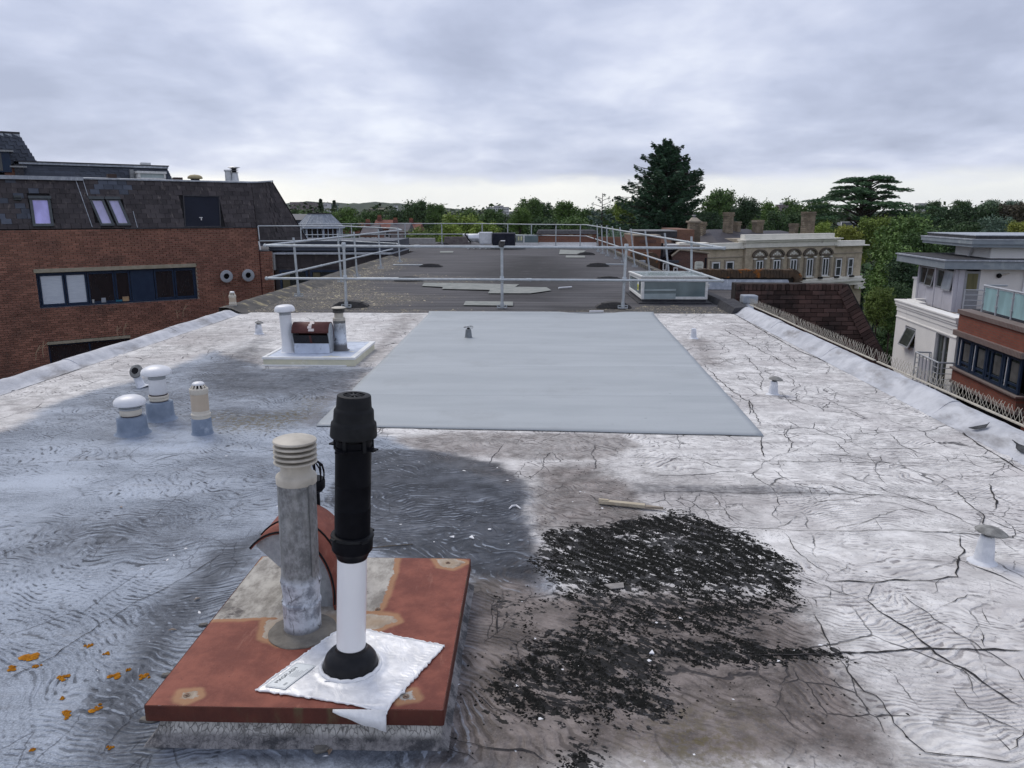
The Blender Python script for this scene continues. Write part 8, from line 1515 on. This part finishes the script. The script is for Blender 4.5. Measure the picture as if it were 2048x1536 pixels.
# conifers: branches grown one by one, hung with flat sprays
def spray(r, P0, P1, n, wd, droop, leaf):
    t = r.random(n) ** .75; side = r.uniform(-1, 1, n); d = P1 - P0; hd = np.array([-d[1], d[0], 0]); hd = hd / (np.linalg.norm(hd) + 1e-9)
    env = wd * (np.sin(np.clip(t * .93 + .10, 0, 1) * math.pi) * .8 + .2)
    C = P0[None] + d[None] * t[:, None] + hd[None] * (side * env)[:, None]; C[:, 2] += -droop * (np.abs(side) * env) + r.normal(0, .12, n) - .05
    return C, leaf * r.uniform(.5, 1.1, n)
def conifer(x, zt, w, D, label, kind='cedar', seed=4):
    r = np.random.default_rng(seed); H_ = zt - GZ; t = thing('conifer', label, 'conifer', (x, D, GZ)); mb = MB().tube([(0, 0, -.1), (0, 0, H_ * .5), (.1, 0, H_ * .97)], [.55, .35, .04], 10); CC = []; SS = []
    nb = 225
    for i in range(nb):
        k = (i + r.random()) / nb; k = k ** .85; z = H_ * (.20 + .795 * k); L_ = w * .50 * (1 - k) ** .66 * r.uniform(.45, 1.10) + .30
        if .22 < k < .75 and r.random() < .22: L_ *= 1.30
        a = i * 2.39996 + r.normal(0, .25); up = (-.10 + .5 * k) * L_; tip = np.array([math.cos(a) * L_, math.sin(a) * L_, z + up + r.normal(0, .25)]); base = np.array([0, 0, z - .1 * L_]); mid = (base + tip) / 2 + np.array([0, 0, .10 * L_])
        mb.tube([base, mid, tip], [.09 * (1 - k) + .03, .05, .012], 4, False); n = int(50 + 66 * L_ * .9)
        C, s = spray(r, base * .75 + mid * .25, tip, n, .16 * L_ ** .75 + .14, .85, .25); CC.append(C); SS.append(s)
        pass
    for q in ((0, 0), (-.55, .2), (.6, -.1)):
        n = 120; z = r.random(n); C = np.stack([q[0] + r.normal(0, .22, n) * (1.1 - z), q[1] + r.normal(0, .2, n) * (1.1 - z), H_ - 2.6 + 2.6 * z - abs(q[0]) * .7], 1); CC.append(C); SS.append(np.full(n, .22))
    C = np.concatenate(CC); S_ = np.concatenate(SS); me = leaf_mesh('crown', C, S_, r, ML[kind], .35, .42); o = bpy.data.objects.new('crown', me); COL.objects.link(o); o.parent = t; build(mb, 'trunk', M_BARK, t, local=True)
conifer(*(14.656, 9.254, 16.571, 88), 'very tall dark pointed conifer towering over the red gables')
def cedar(x, zt, w, D, label):
    r = np.random.default_rng(12); H_ = zt - GZ; t = thing('cedar', label, 'cedar', (x, D, GZ)); mb = MB(); CC = []; SS = []
    for dx, l in ((-.6, .90), (.5, .84)): mb.tube([(0, 0, -.1), (dx * .6, .1, H_ * .45), (dx * 1.4, .2, H_ * l)], [.75, .5, .08], 9)
    for i in range(78):
        k = r.random() ** .75; z = H_ * (.50 + .47 * k); L_ = w * .52 * (1 - .62 * k ** 2.2) * r.uniform(.42, 1.05); a = r.random() * 6.283; rise = r.uniform(.02, .16) * L_
        base = np.array([r.normal(0, .5), 0, z - .22 * L_]); tip = np.array([math.cos(a) * L_, math.sin(a) * L_, z + rise * .4 - .05 * L_]); mid = (base + tip) / 2 + np.array([0, 0, .14 * L_]); mb.tube([base, mid, tip], [.16, .09, .02], 5, False)
        for u in np.linspace(.32, 1.0, 5):
            c = (1 - u) * mid + u * tip; n = 110; rr_ = (.55 + .13 * L_) * r.uniform(.7, 1.1); an = r.random(n) * 6.283; q = np.sqrt(r.random(n)) * rr_; C = np.stack([c[0] + np.cos(an) * q, c[1] + np.sin(an) * q, c[2] + .18 - .25 * (q / rr_) ** 2 + r.normal(0, .09, n)], 1); CC.append(C); SS.append(.26 * r.uniform(.5, 1.1, n))
    me = leaf_mesh('crown', np.concatenate(CC), np.concatenate(SS), r, ML['cedar'], .5, .45); o = bpy.data.objects.new('crown', me); COL.objects.link(o); o.parent = t; build(mb, 'trunk', M_BARK, t, local=True)
cedar(*(51.698, 7.656, 21.096, 124), 'wide dark cedar with flat spreading layers against the sky on the right')
def spiky(x, zt, w, D, label):
    r = np.random.default_rng(31); H_ = zt - GZ; t = thing('conifer', label, 'conifer', (x, D, GZ)); mb = MB().tube([(0, 0, 0), (0, 0, H_)], [.25, .03], 6); CC = []; SS = []
    for i in range(46):
        k = i / 46; z = H_ * (.42 + .57 * k); L_ = 2.6 * (1 - k) ** .7 + .45; a = i * 2.4; tip = np.array([math.cos(a) * L_, math.sin(a) * L_, z + .25 * L_ * (k * 2.2 - .5)]); b = np.array([0, 0, z]); mb.tube([b, tip], [.035, .02], 4, False)
        if k < .72: C, s = spray(r, b * .6 + tip * .4, tip, 60, .45, .5, .24); CC.append(C); SS.append(s)
        else: C, s = spray(r, b * .2 + tip * .8, tip, 10, .1, .4, .15); CC.append(C); SS.append(s)
    me = leaf_mesh('crown', np.concatenate(CC), np.concatenate(SS), r, ML['blue'], .3, .4); o = bpy.data.objects.new('crown', me); COL.objects.link(o); o.parent = t; build(mb, 'trunk', M_BARK, t, local=True)
spiky(*(8.083, 3.966, 3.584, 92), 'thin blue-green conifer with a bare spiky top left of the tall conifer')
# far woodland as one mass
def woodland():
    r = np.random.default_rng(77); CC = []; SS = []
    for i in range(900):
        D = 190 + 1200 * r.random() ** 1.7; x = r.uniform(-.72, .72) * D; h = r.uniform(9, 15.5) * (1 if D < 500 else 1.1); w = r.uniform(6, 12); n = int(190 * (1 - D / 2200)) + 30; d = r.normal(0, 1, (n, 3)); d /= np.linalg.norm(d, axis=1)[:, None]; rad = r.random((n, 1)) ** .42
        C = d * rad * np.array([w / 2, w / 2, h * .42]) * (1 + .25 * np.sin(d[:, :1] * 5 + i) * np.cos(d[:, 1:2] * 6)) + np.array([x, D, GZ + h * .60]); CC.append(C); SS.append(r.uniform(.45, .9, n) * (.7 + D / 900))
    C = np.concatenate(CC); o = bpy.data.objects.new('far_woodland', leaf_mesh('far_woodland', C, np.concatenate(SS), r, leafm('far_foliage', (.016, .032, .014), (.028, .050, .020), (.052, .080, .030)))); COL.objects.link(o)
    tag(o, 'distant green woodland filling the plain up to the skyline', 'woodland', kind='stuff')
woodland()
def understory():
    r = np.random.default_rng(78); n = 26000; D = r.uniform(52, 190, n); x = r.uniform(-.7, .72, n) * D; k = ~((x > 5) & (D < 60) & (x < 30)) & ~((x > 8) & (x < 34) & (D > 55) & (D < 92)) & ~((x < -4) & (D < 66)); x, D = x[k], D[k]
    h = 2.5 + 3.5 * vnoise(x * .22, D * .22, 5) + 2.2 * vnoise(x * .9, D * .9, 6); C = np.stack([x, D, GZ + h * np.sqrt(r.random(len(x)))], 1)
    o = bpy.data.objects.new('undergrowth', leaf_mesh('undergrowth', C, r.uniform(.3, .75, len(x)), r, ML['dark'])); COL.objects.link(o); tag(o, 'dark shrubby undergrowth between the trees behind the roofs', 'undergrowth', kind='stuff')
understory()
# ---------------------------------------------------------------- far buildings
M_TILE = mat('red_roof_tile', (.19, .075, .055), (.14, .06, .05), 1, .85); M_FARW = mat('far_white_wall', (.60, .60, .60), rough=.8); M_FARB = mat('far_purple_brick', (.16, .12, .13), (.20, .15, .155), .2, .9); M_SLT = mat('far_slate', (.085, .08, .09), (.12, .11, .12), .6, .8)
def house(x, zt, w, D, label, wall, roof, nwin=3, group='terraced houses beyond the left rails'):
    t = thing('terraced_house', label, 'house', (x, D, GZ), 0, group); ze = zt - 1.5; build(MB().box(x - w / 2, x + w / 2, D, D + 7, GZ, ze), 'wall', wall, t); build(MB().prism([(x - w / 2 - .1, D - .3, ze), (x - w / 2 - .1, D + 7.3, ze), (x - w / 2 - .1, D + 3.5, zt)], (w + .2, 0, 0)), 'roof', roof, t)
    ch = build(MB().box(x - w * .42, x - w * .42 + .7, D + 3, D + 3.6, zt - .8, zt + .5), 'chimney', M_TILE, t)
    for i in range(4): build(MB().lathe([(.10, 0), (.09, .35)], (x - w * .42 + .12 + i * .15, D + 3.3, zt + .5), 8), 'chimney_pot', M_POT, ch)
    for r_ in range(2):
        for i in range(nwin):
            wx = x - w / 2 + w * (i + .5) / nwin; z = ze - .9 - r_ * 2.5; f = build(MB().frame([(wx - .55, D - .06, z + .6), (wx + .55, D - .06, z + .6), (wx + .55, D - .06, z - .6), (wx - .55, D - .06, z - .6)], .14, (0, .06, 0)), 'window', M_FARW, t); build(MB().box(wx - .45, wx + .45, D - .03, D - .02, z - .5, z + .5), 'pane', M_VGL, f)
for i, (a, wl_, rf, lbx) in enumerate((((-27.983, 0.227, 2.649, 120), M_RB2, M_TILE, 'red-roofed house nearest the pavilion'), ((-24.875, -0.044, 2.299, 118), M_BRKR, M_SLT, 'slate-roofed terraced house second from the pavilion'), ((-26, 0.557, 3.156, 135), M_RB2, M_TILE, 'red-brick terraced house with bright red roof in the middle of the row'), ((-22.304, 0.111, 3.208, 130), M_BRKR, M_SLT, 'slate-roofed terraced house with white windows right of the red-roofed one'), ((-21.508, -0.007, 2.364, 140), M_RB2, M_TILE, 'last red-roofed terraced house before the bright green trees'))): house(*a, lbx, wl_, rf)
def block(x, zt, w, D, label, m, rows, cols, dep=14, roof=None):
    t = thing('far_block', label, 'building', (x, D, GZ)); build(MB().box(x - w / 2, x + w / 2, D, D + dep, GZ, zt), 'wall', m, t); build(MB().box(x - w / 2 - .3, x + w / 2 + .3, D - .3, D + dep, zt, zt + .5), 'roof', roof or M_SLT, t); mb = MB()
    for r_ in range(rows):
        for c_ in range(cols): wx = x - w / 2 + w * (c_ + .5) / cols; z = zt - 2 - r_ * 3.2; mb.box(wx - w / cols * .26, wx + w / cols * .26, D - .15, D - .05, z - .9, z + .7)
    build(mb, 'windows', M_VGL, t, kind='stuff')
block(*(-266.455, 13.959, 23.377, 900), 'long purple-brown block of flats on the far left skyline beside the mansard', M_FARB, 3, 14); block(*(-244.767, 13.135, 13.714, 880), 'purple-brown block of flats right of the longer one on the skyline', M_FARB, 3, 8); block(*(-184.835, 10.782, 3.636, 700), 'slim white tower block between the two poplars', M_FARW, 8, 3)
block(*(-194.934, 9.679, 6.909, 760), 'blue-grey slab block just right of the white tower', mat('blue_grey_slab', (.12, .17, .21)), 5, 5); block(*(-123.013, 6.27, 10.468, 620), 'cream hillside block of flats above the terraced houses', mat('cream_flats', (.48, .45, .33)), 4, 9); block(*(-124.106, 4.26, 5.455, 600), 'lower cream block left of the cream flats', bpy.data.materials['cream_flats'], 3, 5)
block(*(-209.635, 13.559, 3.896, 1200), 'tiny pale tower on the horizon left of the dark domed tree', M_FARW, 6, 2); block(*(-39.934, 8.33, 25.714, 900), 'pale flat-roofed hospital-like block on the central skyline', M_FARW, 3, 12); block(*(-39.002, 10.042, 10.578, 905), 'upper storey of the pale block on the central skyline', M_FARW, 1, 6); block(*(259.033, 11.929, 13.506, 800), 'pale block on the skyline left of the cedar', M_FARW, 2, 8); block(*(246.886, 9.769, 10.13, 780), 'grey block under the pale one on the skyline left of the cedar', M_FARB, 2, 6)
block(*(537.213, 15.054, 10, 1100), 'small white flat building on the skyline right of the cedar', M_FARW, 1, 4)
q = F((59.991, 150, -1.21)); t = thing('garden_pavilion', 'dark glazed pavilion with pale roof edges half hidden under the cedar', 'pavilion', (q.x, 150, GZ)); build(MB().box(q.x - 1.7, q.x + 1.7, 150, 153, GZ, q.z + .2), 'walls', M_DARK, t); build(MB().prism([(q.x - 1.8, 149.9, q.z + .2), (q.x + 1.8, 149.9, q.z + .2), (q.x + 1.3, 150.8, q.z + 1.2), (q.x - 1.4, 150.8, q.z + 1.2)], (0, 2, 0)), 'glazed_roof', M_PANE, t); build(MB().tube([(q.x - 1.8, 149.85, q.z + .2), (q.x - 1.4, 150.75, q.z + 1.25), (q.x + 1.3, 150.75, q.z + 1.25), (q.x + 1.8, 149.85, q.z + .2)], .09, 6), 'pale_roof_edge', M_FARW, t); build(MB().tube([(q.x - 1.8, 149.85, q.z + .2), (q.x + .4, 149.8, q.z + .18)], .09, 6), 'pale_eaves', M_FARW, t)
# dry weed stalks on the left kerb
M_STALK = mat('dry_stalk', (.30, .22, .15), (.2, .15, .1), 20, .9)
for i, (p, h) in enumerate((((-5.37, 8.066, 0.1), .16), ((-5.38, 8.214, 0.1), .18), ((-5.296, 9.619, 0.1), .15), ((-5.283, 9.743, 0.1), .17), ((-5.349, 11.446, 0.1), .13), ((-5.35, 11.618, 0.1), .19), ((-5.307, 13.207, 0.1), .22))):
    mb = MB(); p = F(p); a = rr.uniform(-.3, .3); mb.tube([p, p + F((a * .05, 0, h * .5)), p + F((a * .2 + .02, 0, h))], .0035, 4); mb.tube([p + F((a * .1, 0, h * .6)), p + F((a * .1 + .05, .02, h * .9))], .0025, 4)
    solo(mb, 'weed_stalk', M_STALK, 'dry weed stalk on the left kerb, ' + ('nearest the left picture edge', 'second from the left picture edge', 'left one of the middle pair', 'right one of the middle pair', 'short one of the farther pair', 'tall one of the farther pair', 'farthest, beside the caged vent pipe')[i], 'weed', 'dry weed stalks along the left kerb')

# thin air over the whole town
hz = MB().box(-2700, 2700, -320, 3100, GZ - 1, 62); m, nt, N, L, P = nodes('haze'); N.remove(P); pv = N.new('ShaderNodeVolumePrincipled'); pv.inputs['Color'].default_value = (.88, .92, 1.0, 1); pv.inputs['Density'].default_value = .00005; pv.inputs['Anisotropy'].default_value = .2
L.new(pv.outputs[0], N['Material Output'].inputs['Volume']); o = solo(hz, 'haze', m, kind='stuff'); tag(o, 'thin pale haze over the distant woods and hills', 'haze')
